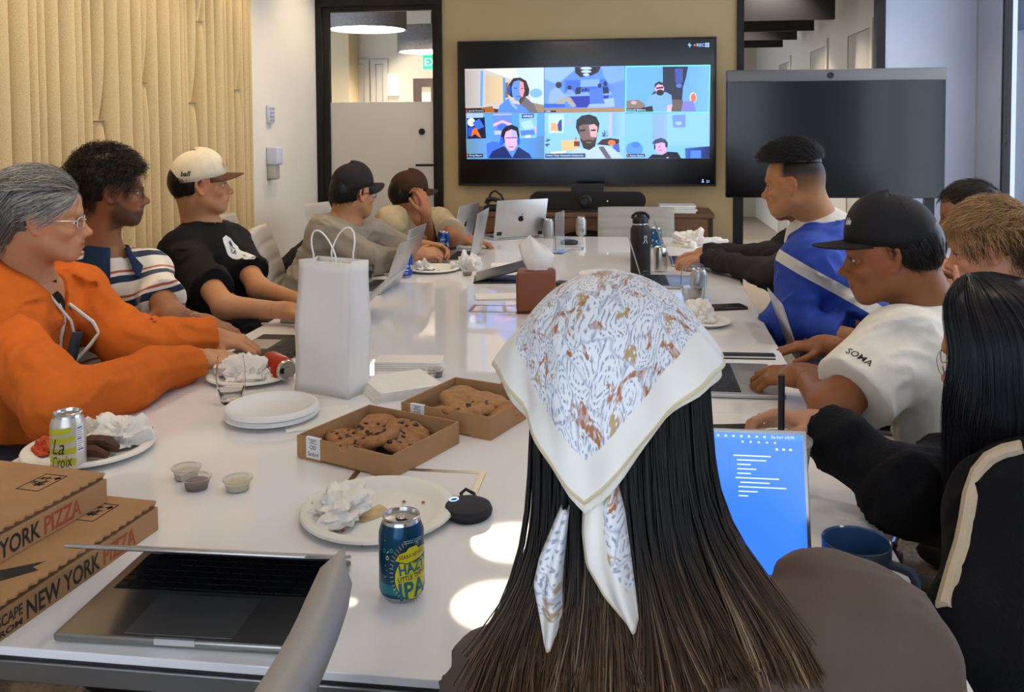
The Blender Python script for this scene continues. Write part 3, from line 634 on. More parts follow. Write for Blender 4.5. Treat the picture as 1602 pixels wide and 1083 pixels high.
# ------------------------------------------------------------------ rolling display beside it
dz0, dz1, dx0, dx1, dY = .958, 1.79, .618, 1.98, 6.0
M_disp = mat('display bezel grey', '#6a6765', .4, metal=.5)
d = thing('rolling_display', 'switched off black touch display with grey camera bar on a rolling stand', 'display', ((dx0+dx1)/2, dY, 0))
c0 = (dx0+dx1)/2; w2 = (dx1-dx0)/2
MB().rbox((0, .035, (dz0+dz1)/2), (2*w2, .06, dz1-dz0), .008).build('display_case', M_plast, d, smooth=True)
MB().b2((-w2+.004, -.001, dz0+.006), (w2-.004, .0045, 1.715)).build('screen', M_scr, d)
cb = MB().rbox((0, .012, 1.752), (2*w2+.004, .05, .078), .006).build('camera_bar', M_disp, d, smooth=True)
MB().lathe([(0, .004), (.012, .004), (.016, .006), (.02, .004), (.021, 0)], 24, Matrix.Translation((-.03, -.0135, 1.75)) @ Matrix.Rotation(R(90), 4, 'X')).build('camera_lens', M_plast, cb, smooth=True)
mb = MB()
for s in (-1, 1): mb.b2((s*.60-.03, .035, .08), (s*.60+.03, .075, 1.5))
mb.b2((-.57, .04, .5), (.57, .07, .56)); mb.build('stand_posts', M_black, d)
for s in (-1, 1):
    f = MB().b2((s*.60-.03, -.28, .05), (s*.60+.03, .38, .0795)).build('stand_foot', M_black, d)
    for yq in (-.25, .35):
        MB().lathe([(0, -.012), (.025, -.012), (.025, .012), (0, .012)], 14, Matrix.Translation((s*.60, yq, .025)) @ Matrix.Rotation(R(90), 4, 'Y')).build('caster', M_plast, f)

# ------------------------------------------------------------------ credenza with arched fronts
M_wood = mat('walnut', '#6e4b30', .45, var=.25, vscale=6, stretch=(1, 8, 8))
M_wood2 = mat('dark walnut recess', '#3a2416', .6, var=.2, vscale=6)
cz = .845
cr = thing('credenza', 'low walnut credenza with arched front under the television', 'credenza', (-.35, 6.28, 0))
MB().b2((-.80, -.23, cz-.03), (.90, .25, cz)).build('worktop', M_wood, cr, bevel=.004)
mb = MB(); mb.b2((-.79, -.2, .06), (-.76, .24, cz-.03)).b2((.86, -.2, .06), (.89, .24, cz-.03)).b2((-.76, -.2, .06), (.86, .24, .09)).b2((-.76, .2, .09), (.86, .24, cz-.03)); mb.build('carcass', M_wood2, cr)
n = 3; w3 = 1.62/n
for i in range(n):
    x0 = -.76+i*w3; pts = [(x0+.003, cz-.032), (x0+.003, cz-.2)]
    for q in range(13):
        t = q/12; pts.append((x0+.003+(w3-.006)*t, cz-.2+.085*math.sin(t*math.pi)))
    pts += [(x0+w3-.003, cz-.032)]
    MB().plate(pts, -.005, .015, frame_matrix((0, -.205, 0), (1, 0, 0), (0, 0, 1))).build('arched_panel', M_wood, cr)
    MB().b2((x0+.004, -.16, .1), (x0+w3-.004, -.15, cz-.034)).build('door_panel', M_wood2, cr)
MB().b2((-.72, -.18, 0), (.82, .22, .0598)).build('plinth', M_black, cr)
# sound bar with camera
sb = thing('video_bar', 'long black rounded video bar with round camera on the credenza', 'video bar', (AY(919, 310, 6.2).x, 6.2, cz))
M_fab = mat('black speaker cloth', '#1d1a18', .85, bump=.3, bscale=500)
pts = [];
for i in range(24):
    a = math.pi/2+math.pi*i/23; pts.append((-.34+.06*math.cos(a), .075+.06*math.sin(a)))
for i in range(24):
    a = -math.pi/2+math.pi*i/23; pts.append((.34+.06*math.cos(a), .075+.06*math.sin(a)))
MB().plate(pts, -.055, .055, frame_matrix((0, 0, 0), (1, 0, 0), (0, 0, 1))).build('bar_body', M_fab, sb, smooth=True, angle=40, bevel=.006)
MB().lathe([(0, .02), (.022, .02), (.03, .028), (.045, .02), (.048, 0)], 28, Matrix.Translation((-.01, -.055, .075)) @ Matrix.Rotation(R(90), 4, 'X')).build('camera_lens', M_plast, sb, smooth=True)
MB().b2((-.11, -.02, .13), (.11, .03, .19)).build('mount_block', M_plast, sb)
MB().b2((-.15, -.05, .0), (.15, .05, .016)).build('bar_foot', M_plast, sb)
MB().lathe([(0, .001), (.003, .001), (.003, 0)], 10, Matrix.Translation((.14, -.0555, .075)) @ Matrix.Rotation(R(90), 4, 'X')).build('status_light', mat('status white', '#ffffff', .5, emit='#ffffff', estr=3), sb)
# desk phone
p = AY(775, 300, 6.2)
ph = thing('desk_phone', 'black desk phone with curved cord on the credenza', 'phone', (p.x, 6.2, cz))
MB().rbox((0, 0, .02), (.15, .12, .04), .012).build('phone_base', M_plast, ph, smooth=True)
MB().tube([(-.06, -.02, .05), (-.05, -.02, .075), (-.02, -.02, .085), (.02, -.02, .075), (.055, -.02, .05)], [.018, .02, .016, .016, .02], 10).build('handset', M_plast, ph, smooth=True)
MB().tube([(-.05, .0, .08), (-.03, .0, .125), (.0, 0, .14), (.04, 0, .11), (.075, 0, .03)], .008, 8).build('cord', M_plast, ph, smooth=True)
# magazines
p0 = AY(1058, 331, 6.2)
for k in range(4):
    dx = (-.003, .006, -.006, .002)[k]
    o = MB().rbox((0, 0, .0065), (.255-.004*k, .19, .0125), .002).build('magazine', mat('white cover', '#e6e1d8', .5), loc=(p0.x+dx, 6.17, cz+.0132*k), rot=(0, 0, R((-1, 2, -2, 1)[k])))
    tag(o, 'white magazine in the pile on the credenza, %s' % ('bottom one', 'second from the bottom', 'second from the top', 'top one')[k], 'magazine', 'magazines on the credenza')
# ------------------------------------------------------------------ things on the table
def wrap_poly(mb, pts, c, r, a0=0, z0=0, step=.004):
    """flat polygon (x along the can wall, y up, metres) wrapped on a cylinder of radius r, centred at angle a0"""
    bm = bmesh.new(); f = bm.faces.new([bm.verts.new((p[0], p[1], 0)) for p in pts]); bmesh.ops.triangulate(bm, faces=[f])
    wrap_bm(mb, bm, c, r, a0, z0, step)
def wrap_bm(mb, bm, c, r, a0, z0, step=.006):
    xs = [v.co.x for v in bm.verts]; x = math.floor(min(xs)/step)*step+step
    while x < max(xs):
        bmesh.ops.bisect_plane(bm, geom=bm.verts[:]+bm.edges[:]+bm.faces[:], plane_co=(x, 0, 0), plane_no=(1, 0, 0)); x += step
    for v in bm.verts:
        a = a0+v.co.x/r; v.co = Vector((r*math.sin(a), -r*math.cos(a), z0+v.co.y))
    mb.cur = srgb(c) if isinstance(c, str) else c; mb.bm(bm)
def wrap_text(mb, txt, h, c, r, a0, z0, w=None, x0=0, shear=0, rot=0, bold=0.0, arc=0.0):
    vs, fs = text_mesh(txt, 1, shear=shear, res=2, bold=bold); xs = [v.x for v in vs]; ys = [v.y for v in vs]
    cx_, cy_ = (min(xs)+max(xs))/2, (min(ys)+max(ys))/2; sy = h/(max(ys)-min(ys)); sx = w/(max(xs)-min(xs)) if w else sy
    bm = bmesh.new(); V = []
    for v in vs:
        x, y = (v.x-cx_)*sx, (v.y-cy_)*sy; y += arc*x*x; x, y = x*math.cos(rot)-y*math.sin(rot), x*math.sin(rot)+y*math.cos(rot)
        V.append(bm.verts.new((x+x0, y, 0)))
    for f in fs:
        try: bm.faces.new([V[i] for i in f])
        except ValueError: pass
    wrap_bm(mb, bm, c, r, a0, z0)
M_print = mat('printed label', '#ffffff', .35, attr='Col', metal=.0, spec=.5)
M_aluc = mat('can aluminium', '#c9c8c6', .25, metal=1)
M_dark = mat('dark opening', '#0b0b0b', .6)
CANP = [(0, .006), (.020, .004), (.0235, .0), (.0255, .001), (.0315, .010), (.033, .016), (.033, .096), (.0322, .1), (.0275, .1135), (.0262, .1165), (.0272, .119), (.0272, .1205), (.0262, .1215)]
def can(loc, label, bodycol, art=None, rz=0, metal=.6, rough=.3, opened=True, tilt=None, group='drink cans'):
    t = thing('drink_can', label, 'can', loc, rz, group)
    if tilt: t.rotation_euler = tilt
    m = mat('can '+str(bodycol)+str(metal), bodycol, rough, metal=metal)
    MB().lathe([(0, .006), (.020, .004), (.0235, .0), (.0255, .001), (.0315, .010)], 40).build('can_bottom', M_aluc, t, smooth=True)
    MB().lathe([(.0315, .010), (.033, .016), (.033, .096), (.0322, .1), (.0278, .1125)], 40).build('can_wall', m, t, smooth=True)
    ld = MB().lathe([(.0278, .1125), (.0262, .1165), (.0272, .119), (.0272, .1205), (.0262, .1215), (.0245, .1205), (.0232, .1155), (.021, .1150), (0, .1150)], 40).build('can_lid', M_aluc, t, smooth=True)
    mb = MB(); P = []
    for i in range(20):
        a = 2*math.pi*i/20; P.append((.0075*math.cos(a), .002+.0105*math.sin(a)))
    mb.plate(P, .1162, .1172); mb.build('pull_tab', M_aluc, ld, smooth=False, bevel=.0003)
    MB().lathe([(.0, .1156), (.0035, .1156), (.0035, .1182), (0, .1182)], 12).build('rivet', M_aluc, ld)
    if opened:
        MB().plate([(.008*math.cos(2*math.pi*i/16), -.0115+.0075*math.sin(2*math.pi*i/16)) for i in range(16)], .1151, .1154).build('opening', M_dark, ld)
    if art:
        mb = MB(); art(mb); o = mb.build('label_print', M_print, t); tag(o, kind='stuff')
    return t
def star(cx, cy, r0, r1, n, ph=0): return [(cx+(r0 if i % 2 else r1)*math.cos(ph+math.pi*i/n), cy+(r0 if i % 2 else r1)*math.sin(ph+math.pi*i/n)) for i in range(2*n)]
def ellp(cx, cy, rx, ry, n=20): return [(cx+rx*math.cos(2*math.pi*i/n), cy+ry*math.sin(2*math.pi*i/n)) for i in range(n)]
def art_ipa(mb):
    r = .0332; rnd = random.Random(3); a0 = R(18)
    wrap_poly(mb, [(-.1, -.002), (.1, -.002), (.1, .012), (-.1, .012)], '#0f6a72', r-.0001, a0, .018)
    for i in range(60):
        x, y = rnd.uniform(-.075, .06), rnd.uniform(.014, .094)
        if ((x)/.027)**2+((y-.05)/.037)**2 < 1: continue
        c = rnd.choice(['#c9b98a', '#1f8a8a', '#d2c26a', '#b8a98a', '#2a9c96'])
        if rnd.random() < .35:
            wrap_poly(mb, ellp(x, y, .0026, .0033, 12), c, r, a0); wrap_poly(mb, ellp(x, y, .0016, .0021, 12), '#15405f', r+.0001, a0)
        else: wrap_poly(mb, ellp(x, y, .0009, .0012, 8), c, r, a0)
    for i in range(26):                              # rays around the emblem
        a = R(110+i*8); x0, y0_ = .030*math.cos(a), .05+.04*math.sin(a); x1, y1 = .036*math.cos(a), .05+.047*math.sin(a); n = Vector((-math.sin(a), math.cos(a)))*.0005
        wrap_poly(mb, [(x0+n.x, y0_+n.y), (x0-n.x, y0_-n.y), (x1-n.x, y1-n.y), (x1+n.x, y1+n.y)], '#b8a57a', r, a0)
    body = ellp(0, .041, .0275, .032, 36)
    wrap_poly(mb, ellp(0, .041, .0287, .0332, 36), '#10202e', r+.0001, a0); wrap_poly(mb, body, '#c3c023', r+.0002, a0)
    wrap_poly(mb, [(-.029, .066), (-.022, .078), (-.012, .081), (-.008, .086), (.006, .087), (.010, .082), (.022, .082), (.03, .078), (.031, .070), (.02, .066), (-.01, .061)], '#10202e', r+.0003, a0)
    wrap_poly(mb, [(-.027, .067), (-.021, .0765), (-.011, .0795), (-.007, .0845), (.005, .0855), (.009, .0805), (.022, .0805), (.0285, .0765), (.0295, .0712), (.02, .0675), (-.01, .0625)], '#c8c020', r+.0004, a0)
    wrap_text(mb, 'SIERRA NEVADA', .0060, '#6a2416', r+.0006, a0, .0735, w=.044, rot=R(7), bold=.012)
    wrap_text(mb, 'HAZY', .0155, '#135f6a', r+.0006, a0, .0555, w=.044, rot=R(8), bold=.03)
    wrap_text(mb, 'LITTLE THING', .0072, '#3c2c3a', r+.0006, a0, .0425, w=.047, rot=R(9), bold=.02)
    wrap_text(mb, 'IPA', .026, '#135f6a', r+.0006, a0, .0235, w=.044, rot=R(6), bold=.03)
    for z in (.0905, .0935): wrap_poly(mb, [(-.015, z), (.017, z), (.017, z+.0014), (-.015, z+.0014)], '#7f9cac', r, a0)
p = T(629, 931); can((p.x, p.y, TZ), 'teal and navy beer can with yellow emblem beside the used plate', '#164663', art_ipa, R(27), .55, .28)
def art_lacroix(mb):
    r = .0332; a0 = R(-8)
    for (z, h, x0, x1, s) in ((.09, .012, -.045, .012, .1), (.072, .012, -.045, .018, .12), (.05, .013, -.045, .02, .05), (.03, .014, -.045, .02, -.12), (.014, .008, -.04, .012, -.1)):
        wrap_poly(mb, [(x0, z-h/2-.04*s), (x1, z-h/2+.02*s), (x1+.002, z+h/2+.02*s), (x0, z+h/2-.04*s)], '#b6b32c', r, a0)
    wrap_text(mb, 'La', .030, '#1c2336', r+.0004, a0, .060, w=.026, x0=-.013, shear=.35)
    wrap_text(mb, 'Croix', .024, '#1c2336', r+.0004, a0, .030, w=.040, x0=-.006, shear=.35, rot=R(6))
    wrap_poly(mb, [(.023, .045), (.04, .045), (.04, .1), (.023, .1)], '#e8e8e6', r+.0001, a0)
    for i in range(11): wrap_poly(mb, [(.0245, .048+i*.0044), (.0385-(i % 3)*.002, .048+i*.0044), (.0385-(i % 3)*.002, .0492+i*.0044+(.0014 if i in (0, 5, 10) else 0)), (.0245, .0492+i*.0044+(.0014 if i in (0, 5, 10) else 0))], '#2a3a70', r+.0003, a0)
p = T(108, 737); can((p.x, p.y, TZ), 'silver and lime striped sparkling water can behind the pizza boxes', '#c9c4bb', art_lacroix, R(30), .5, .3)
def art_blue(mb):
    r = .0332
    wrap_poly(mb, [(-.05, .0), (-.02, .0), (-.02, .082), (-.05, .082)], '#2f6a78', r, 0, .014)
    wrap_poly(mb, ellp(0, .078, .014, .013), '#b8cce8', r, 0); wrap_poly(mb, star(0, .078, .007, .0125, 12), '#2a56b0', r+.0002, 0); wrap_poly(mb, ellp(0, .078, .0055, .0055), '#c9d8ee', r+.0003, 0)
    for z, h, w in ((.058, .004, .026), (.051, .0055, .028), (.034, .007, .026), (.024, .0035, .02), (.019, .002, .014)): wrap_poly(mb, [(-w/2, z), (w/2, z), (w/2, z+h), (-w/2, z+h)], '#a9bde0', r, 0)
    wrap_poly(mb, star(.032, .05, .006, .014, 7), '#c8b890', r, 0)
p = T(634.5, 434); can((p.x, p.y, TZ), 'blue beer can in front of the crumb covered plate', '#1f47a0', art_blue, R(18), .4, .3)
p = T(694, 396); can((p.x, p.y, TZ), 'blue beer can held near the grey sweatshirt man\'s hands', '#1f47a0', art_blue, R(4), .4, .3)
def art_grey(mb):
    r = .0332
    wrap_poly(mb, star(.004, .045, .008, .018, 6), '#7fa09a', r, 0); wrap_poly(mb, [(-.016, .04), (-.004, .055), (0, .05), (-.01, .034)], '#c06a4a', r+.0002, 0); wrap_poly(mb, [(.004, .03), (.016, .05), (.02, .047), (.01, .028)], '#3a4a6a', r+.0002, 0)
    for z in (.07, .076): wrap_poly(mb, [(-.016, z), (.016, z), (.016, z+.003), (-.016, z+.003)], '#8a8f98', r, 0)
p = T(909, 369.5); can((p.x, p.y, TZ), 'pale grey can with flower print at the far end of the table', '#a9a8a6', art_grey, R(10), .6, .35)
p = T(838-1, 372); can((AY(848, 340, 5.5).x+.04, 5.50, TZ), 'grey can half hidden behind the upright laptop', '#9c9a97', art_grey, R(120), .6, .35)
def art_silver(mb):
    r = .0332
    wrap_text(mb, 'M', .018, '#1c1c20', r, R(30), .082, bold=.03); wrap_text(mb, 'L', .016, '#b08a3a', r, R(32), .058, bold=.03); wrap_text(mb, 'le', .012, '#6a6a6e', r, R(34), .04)
p = T(1033, 425.5); can((p.x, p.y, TZ), 'plain silver can beside the black water bottle', '#c4c0b8', art_silver, 0, .9, .28)
def art_teal(mb):
    r = .0332; rnd = random.Random(8)
    for i in range(24): wrap_poly(mb, ellp(rnd.uniform(-.05, .05), rnd.uniform(.02, .1), .005, .008, 8), rnd.choice(['#2f8a9a', '#1f3a6a', '#b8b8b4', '#16284a']), r, 0)
p = T(1026, 389); can((p.x, p.y, TZ), 'teal patterned can behind the plain silver can', '#21557a', art_teal, 0, .5, .3)
def art_lc2(mb):
    r = .0332
    wrap_text(mb, 'La', .022, '#7a828e', r, R(-6), .072, shear=.35); wrap_text(mb, 'Croix', .018, '#8a8f9a', r, 0, .05, shear=.35)
    wrap_poly(mb, star(.014, .038, .003, .009, 6), '#b0646a', r, 0)
p = T(1088, 467); can((p.x+.012, p.y, TZ), 'pale silver sparkling water can behind the water glass', '#c3c6ca', art_lc2, R(-12), .55, .3)
def art_red(mb):
    r = .0332
    for i, (z, h, x, w, c) in enumerate(((.022, .016, -.004, .02, '#e8c8c0'), (.044, .013, -.002, .018, '#d8d0c8'), (.062, .014, -.003, .02, '#e6b8ac'), (.082, .01, .0, .016, '#e8c8c0'))):
        wrap_poly(mb, [(x-w/2, z-h/2), (x+w/2, z-h/2), (x+w/2, z+h/2), (x-w/2, z+h/2)], c, r, 0)
        wrap_poly(mb, [(x-w/4, z-h/4), (x+w/4, z-h/4), (x+w/4, z+h/4), (x-w/4, z+h/4)], '#c4331f', r+.0002, 0)
# lime can sliver between the bag and the left-hand laptop
p = T(470, 512); can((p.x+.09, p.y-.10, TZ), 'lime striped can mostly hidden behind the white paper bag', '#c9c4bb', art_lacroix, R(20), .5, .3)

# plates -----------------------------------------------------------
M_plate = mat('moulded paper plate', '#e3dfd6', .75, var=.02, vscale=30, bump=.06, bscale=150)
M_pw = mat('white paper plate', '#dfdcd8', .7, var=.02, vscale=30)
def plate_mesh(r):
    return [(0, .002), (r*.68, .002), (r*.75, .006), (r*.84, .016), (r*.93, .019), (r*.985, .0165), (r, .0125), (r*.99, .0115), (r*.94, .0155), (r*.84, .012), (r*.74, .002), (r*.68, .0), (0, .0)]
def plate(loc, r, label, m=M_plate, rx=0, ry=0, group='paper plates'):
    o = MB().lathe(plate_mesh(r), 56).build('paper_plate', m, loc=loc, smooth=True, rot=(rx, ry, 0)); return tag(o, label, 'plate', group)
def crumple(name, loc, rx, ry, h, seed, m, label, cat, group=None, n=26, rz=0, freq=1.0):
    """crumpled paper lump: star-shaped sheet with sharp random folds"""
    P = []; mm = 16; N2 = n*2
    A_ = np.linspace(0, 2*math.pi, N2, endpoint=False)[:, None]+np.zeros((1, mm+1)); B_ = np.linspace(0, math.pi/2, mm+1)[None]+np.zeros((N2, 1))
    D = np.stack([np.cos(A_)*np.cos(B_), np.sin(A_)*np.cos(B_), np.sin(B_)], -1); q = D*2.2*freq+seed*1.37+20
    a = vnoise(q[..., 0], q[..., 1], q[..., 2], 3); b = 1-np.abs(vnoise(q[..., 0]*2.1, q[..., 1]*2.1, q[..., 2]*2.1, 4))*2.4; c = 1-np.abs(vnoise(q[..., 0]*4.5, q[..., 1]*4.5, q[..., 2]*4.5, 5))*2
    k = .78+.5*a+.17*b+.08*c; z = np.clip(D[..., 2]*h*k*1.1, 0, None)+np.where(B_ < .25, .0006+.006*np.maximum(0, c)*(B_/.25), 0)
    for i in range(N2): P.append([(D[i, j, 0]*rx*k[i, j], D[i, j, 1]*ry*k[i, j], max(.0005, z[i, j])) for j in range(mm+1)])
    o = MB().grid(P, True).build(name, m, loc=loc, smooth=True, angle=28, rot=(0, 0, rz))
    return tag(o, label, cat, group)
M_nap = mat('white paper napkin', '#e6e1d9', .85, var=.03, vscale=40, bump=.1, bscale=120)
M_crumb = mat('brown crumb', '#8a5a2c', .8); M_stain = mat('grease stain', '#c9b184', .5, var=.25, vscale=40)
def blob(name, loc, rx, ry, h, m, label, cat, seed=0, group=None):
    return crumple(name, loc, rx, ry, h, seed, m, label, cat, group, n=14)
# near plate with crust crumbs and a napkin
p = T(592, 806); PF = (p.x, p.y, TZ+.0); plate(PF, .136, 'used paper plate with greasy stain behind the teal beer can', rx=R(1.0))
crumple('napkin', (p.x-.075, p.y-.012, TZ+.008), .062, .075, .034, 4, M_nap, 'crumpled napkin on the greasy plate behind the beer can', 'napkin', 'crumpled napkins', rz=.3)
o = MB().plate([(p.x+.028*math.cos(a)*(1+.35*math.sin(3*a))-.012, p.y+.03*math.sin(a)*(1+.3*math.cos(4*a+1))-.0) for a in [2*math.pi*i/30 for i in range(30)]], TZ+.0022, TZ+.0028).build('grease_stain', M_stain); tag(o, 'yellow grease stain on the near plate', 'stain')
for k, (u, v) in enumerate(((519, 790), (537, 830), (566, 853), (632, 785), (662, 786), (572, 782), (600, 838))):
    q = T(u, v, TZ+.006); o = MB().sphere((0, 0, 0), (.0035, .0028, .002), 7, 5).build('crumb', M_crumb, loc=(q.x, q.y, TZ+.006)); tag(o, 'brown crumb on the greasy plate behind the beer can', 'crumb', 'crumbs on the near plate')
# left plate with leftovers
p = T(140, 707); plate((p.x, p.y, TZ), .132, 'paper plate of leftovers behind the lime striped can')
crumple('napkin', (p.x+.05, p.y+.045, TZ+.009), .07, .06, .05, 9, M_nap, 'crumpled napkin on the plate of leftovers', 'napkin', 'crumpled napkins')
o = crumple('napkin', (p.x-.02, p.y+.05, TZ+.009), .06, .045, .04, 12, M_nap, 'crumpled napkin beside the eaten food on the leftovers plate', 'napkin', 'crumpled napkins')
M_meat = mat('browned crust', '#4a2a18', .55, var=.5, vscale=50, bump=.5, bscale=150)
MBs = MB().tube([(-.05, 0, .016), (-.02, .008, .022), (.015, .004, .022), (.04, -.004, .014)], [.010, .016, .015, .008], 10)
o = MBs.build('food_scrap', M_meat, loc=(p.x+.035, p.y-.02, TZ+.004), smooth=True, rot=(0, 0, R(8))); tag(o, 'brown piece of meat on the plate of leftovers, upper one', 'food')
o = MB().tube([(-.05, 0, .014), (-.02, .006, .017), (.015, .002, .017), (.045, -.006, .012)], [.009, .013, .012, .007], 10).build('food_scrap', M_meat, loc=(p.x+.028, p.y-.05, TZ+.003), smooth=True, rot=(0, 0, R(4))); tag(o, 'brown piece of meat on the plate of leftovers, lower one', 'food')
blob('tomato_piece', (p.x-.085, p.y-.03, TZ+.006), .028, .022, .026, mat('tomato', '#c4491f', .4, var=.3, vscale=40, bump=.2), 'red tomato scrap beside the lime striped can', 'food', 5)
# stack of clean plates
p = T(425, 655)
for k in range(5):
    o = plate((p.x+.002*(k % 2), p.y+.003*(k % 3), TZ+.0042*k), .108, 'clean white paper plate in the stack by the water glass, %s' % ('lowest', 'second from below', 'middle one', 'second from the top', 'topmost')[k], M_pw, group='stacked clean plates')
# plate with the red can
p = T(392, 592); plate((p.x, p.y, TZ), .118, 'paper plate carrying a lying red can and napkins')
can((p.x+.035, p.y+.04, TZ+.036), 'red soda can lying on its side on a paper plate', '#b3321c', art_red, 0, .5, .3, tilt=Matrix(((0, 0, 1), (0, 1, 0), (-1, 0, 0))).to_euler() if False else (R(35), R(90), R(-8)))
crumple('napkin', (p.x+.02, p.y-.05, TZ+.009), .085, .045, .05, 17, M_nap, 'crumpled napkin in front of the lying red can', 'napkin', 'crumpled napkins')
crumple('napkin', (p.x-.065, p.y+.01, TZ+.009), .05, .05, .045, 21, M_nap, 'crumpled napkin behind the water glass', 'napkin', 'crumpled napkins')
# plate by the blue can, far plates
p = T(678, 424); plate((p.x, p.y, TZ), .125, 'paper plate with crumbs beside the blue beer can')
crumple('napkin', (p.x-.05, p.y+.02, TZ+.008), .045, .05, .045, 30, M_nap, 'crumpled napkin on the crumb covered plate', 'napkin', 'crumpled napkins')
for k, (dx, dy) in enumerate(((-.02, -.03), (-.04, -.045), (.03, -.02), (0, .01))):
    o = MB().sphere((0, 0, 0), (.006, .004, .003), 7, 5).build('crumb', M_crumb, loc=(p.x+dx, p.y+dy, TZ+.005)); tag(o, 'brown crumb on the plate beside the blue beer can', 'crumb', 'crumbs on the left plate')
p = T(728, 421); crumple('napkin', (p.x, p.y, TZ), .07, .075, .07, 33, M_nap, 'crumpled napkin at the end of the grey sweatshirt man\'s laptop', 'napkin', 'crumpled napkins')
p = T(944, 433); plate((p.x, p.y, TZ), .115, 'empty paper plate left of the black bottle')
p = T(1105, 508); plate((p.x, p.y, TZ), .085, 'small paper plate with napkin right of the patterned headscarf', M_pw)
crumple('napkin', (p.x-.02, p.y+.03, TZ+.008), .06, .07, .055, 41, M_nap, 'crumpled napkin on the small plate right of the headscarf', 'napkin', 'crumpled napkins')
p = T(1085, 385); crumple('napkin', (p.x, p.y, TZ), .16, .09, .075, 44, M_nap, 'spread napkin at the far right of the table', 'napkin', 'crumpled napkins', freq=1.4)

# sauce cups -------------------------------------------------------
M_cup = mat('clear cup plastic', '#f4f4f2', .12, trans=.9, ior=1.06, spec=.4)
def cup(loc, label, fill, fillh=.018, lid=True, s=1.0):
    t = thing('sauce_cup', label, 'cup', loc, 0, 'sauce cups'); t.scale = (s, s, s*.7)
    MB().lathe([(0, .0), (.020, .0), (.0255, .028), (.028, .0285), (.0282, .0295), (.025, .0295), (.0195, .0012), (0, .0012)], 32).build('cup_wall', M_cup, t, smooth=True)
    MB().lathe([(0, .0014), (.0194, .0014), (.0196+.0045*fillh/.028, fillh), (.012, fillh+.001), (0, fillh+.0005)], 28).build('sauce', fill, t, smooth=True)
    if lid: MB().lathe([(0, .032), (.020, .032), (.022, .0305), (.0285, .0302), (.0285, .0325), (.023, .033), (.021, .0345), (0, .0345)], 32).build('lid', M_cup, t, smooth=True)
M_ranch = mat('ranch dressing', '#ded5bd', .4); M_pepper = mat('chilli flakes', '#6a3620', .8, var=.7, vscale=300, bump=.6, bscale=300); M_parm = mat('grated cheese', '#e2d6ac', .8, var=.15, vscale=200, bump=.5); M_salsa = mat('red sauce', '#8a4326', .4, var=.3, vscale=60)
for (u, v, lab, mm, s) in ((292, 748, 'clear cup of pale dressing, rearmost of the three by the pizza boxes', M_ranch, 1.02), (308, 764, 'clear cup of red chilli flakes between two pale cups', M_pepper, 1.0), (372, 766, 'clear cup of grated cheese right of the chilli flakes', M_parm, 1.0),
                           (668, 597, 'clear cup of pale dressing in front of the napkin pile', M_ranch, .92), (681, 589, 'clear cup of chilli flakes behind the cookie box', M_pepper, .92), (731, 431, 'small clear cup of red sauce beside a crumpled napkin', M_salsa, .95)):
    q = T(u, v); cup((q.x, q.y, TZ), lab, mm, .02, True, s)

# glasses ----------------------------------------------------------
M_gl = mat('drinking glass', '#ffffff', .0, trans=1, ior=1.12); M_wat = mat('water', '#f6faff', .0, trans=1, ior=1.12)
def glass(loc, label, h=.118, lev=.035, s=1.0):
    t = thing('water_glass', label, 'glass', loc, 0, 'water glasses'); t.scale = (s, s, s)
    pr = [(0, 0), (.022, 0), (.026, .004), (.033, .03), (.036, .06), (.035, .09), (.031, h), (.0298, h), (.0338, .09), (.0347, .06), (.0317, .03), (.025, .009), (0, .007)]
    MB().lathe(pr, 40).build('glass_wall', M_gl, t, smooth=True)
    if lev: MB().lathe([(0, .0075), (.0248, .0093), (.0315, .0302), (.0322, lev), (0, lev)], 36).build('water', M_wat, t, smooth=True)
p = T(362, 630); glass((p.x, p.y, TZ), 'curved water glass in front of the orange hoodie man')
p = T(1083, 474); glass((p.x, p.y, TZ), 'curved water glass in front of a sparkling water can', s=1.25, lev=.05)
p = T(573, 436); glass((p.x, p.y, TZ), 'dark drink glass behind the paper bag, left one', s=1.12, lev=.055)
p = T(580, 428); glass((p.x, p.y, TZ), 'drink glass behind the silver laptop lids', s=1.12, lev=.05)

# napkins ----------------------------------------------------------
def napkin_stack(c, w, d, n, rz, label, t=.0028, fan=0):
    for k in range(n):
        o = MB().rbox((0, 0, t/2), (w, d, t*.92), .0012, 2).build('napkin', M_nap, loc=(c[0]+fan*k*.4, c[1]-fan*(n-k)*.2, TZ+t*k), rot=(0, 0, rz+fan*.25*(k-n/2)*math.sin(k*1.7)*3)); tag(o, label % ('bottom', 'second', 'third', 'fourth', 'fifth', 'sixth', 'seventh', 'eighth')[k] if '%s' in label else label, 'napkin', 'flat napkins')
p = T(620, 610); napkin_stack((p.x, p.y), .17, .17, 7, R(35), 'white napkin in the fanned pile behind the near cookie box, %s from below', .0036, .006)
p = T(641, 574); napkin_stack((p.x, p.y), .19, .085, 4, R(4), 'folded white napkin in the neat pile behind the sauce cups, %s from below', .006)
p = T(498, 656); napkin_stack((p.x, p.y), .165, .15, 2, R(28), 'flat white napkin between the plate stack and the cookie box, %s from below', .002)
p = T(780, 466); napkin_stack((p.x-.01, p.y), .17, .12, 2, R(12), 'flat white napkin left of the tissue box, %s from below', .004)
p = T(795, 417); napkin_stack((p.x, p.y), .17, .12, 2, R(5), 'flat white napkin behind the black folio, %s from below', .005)

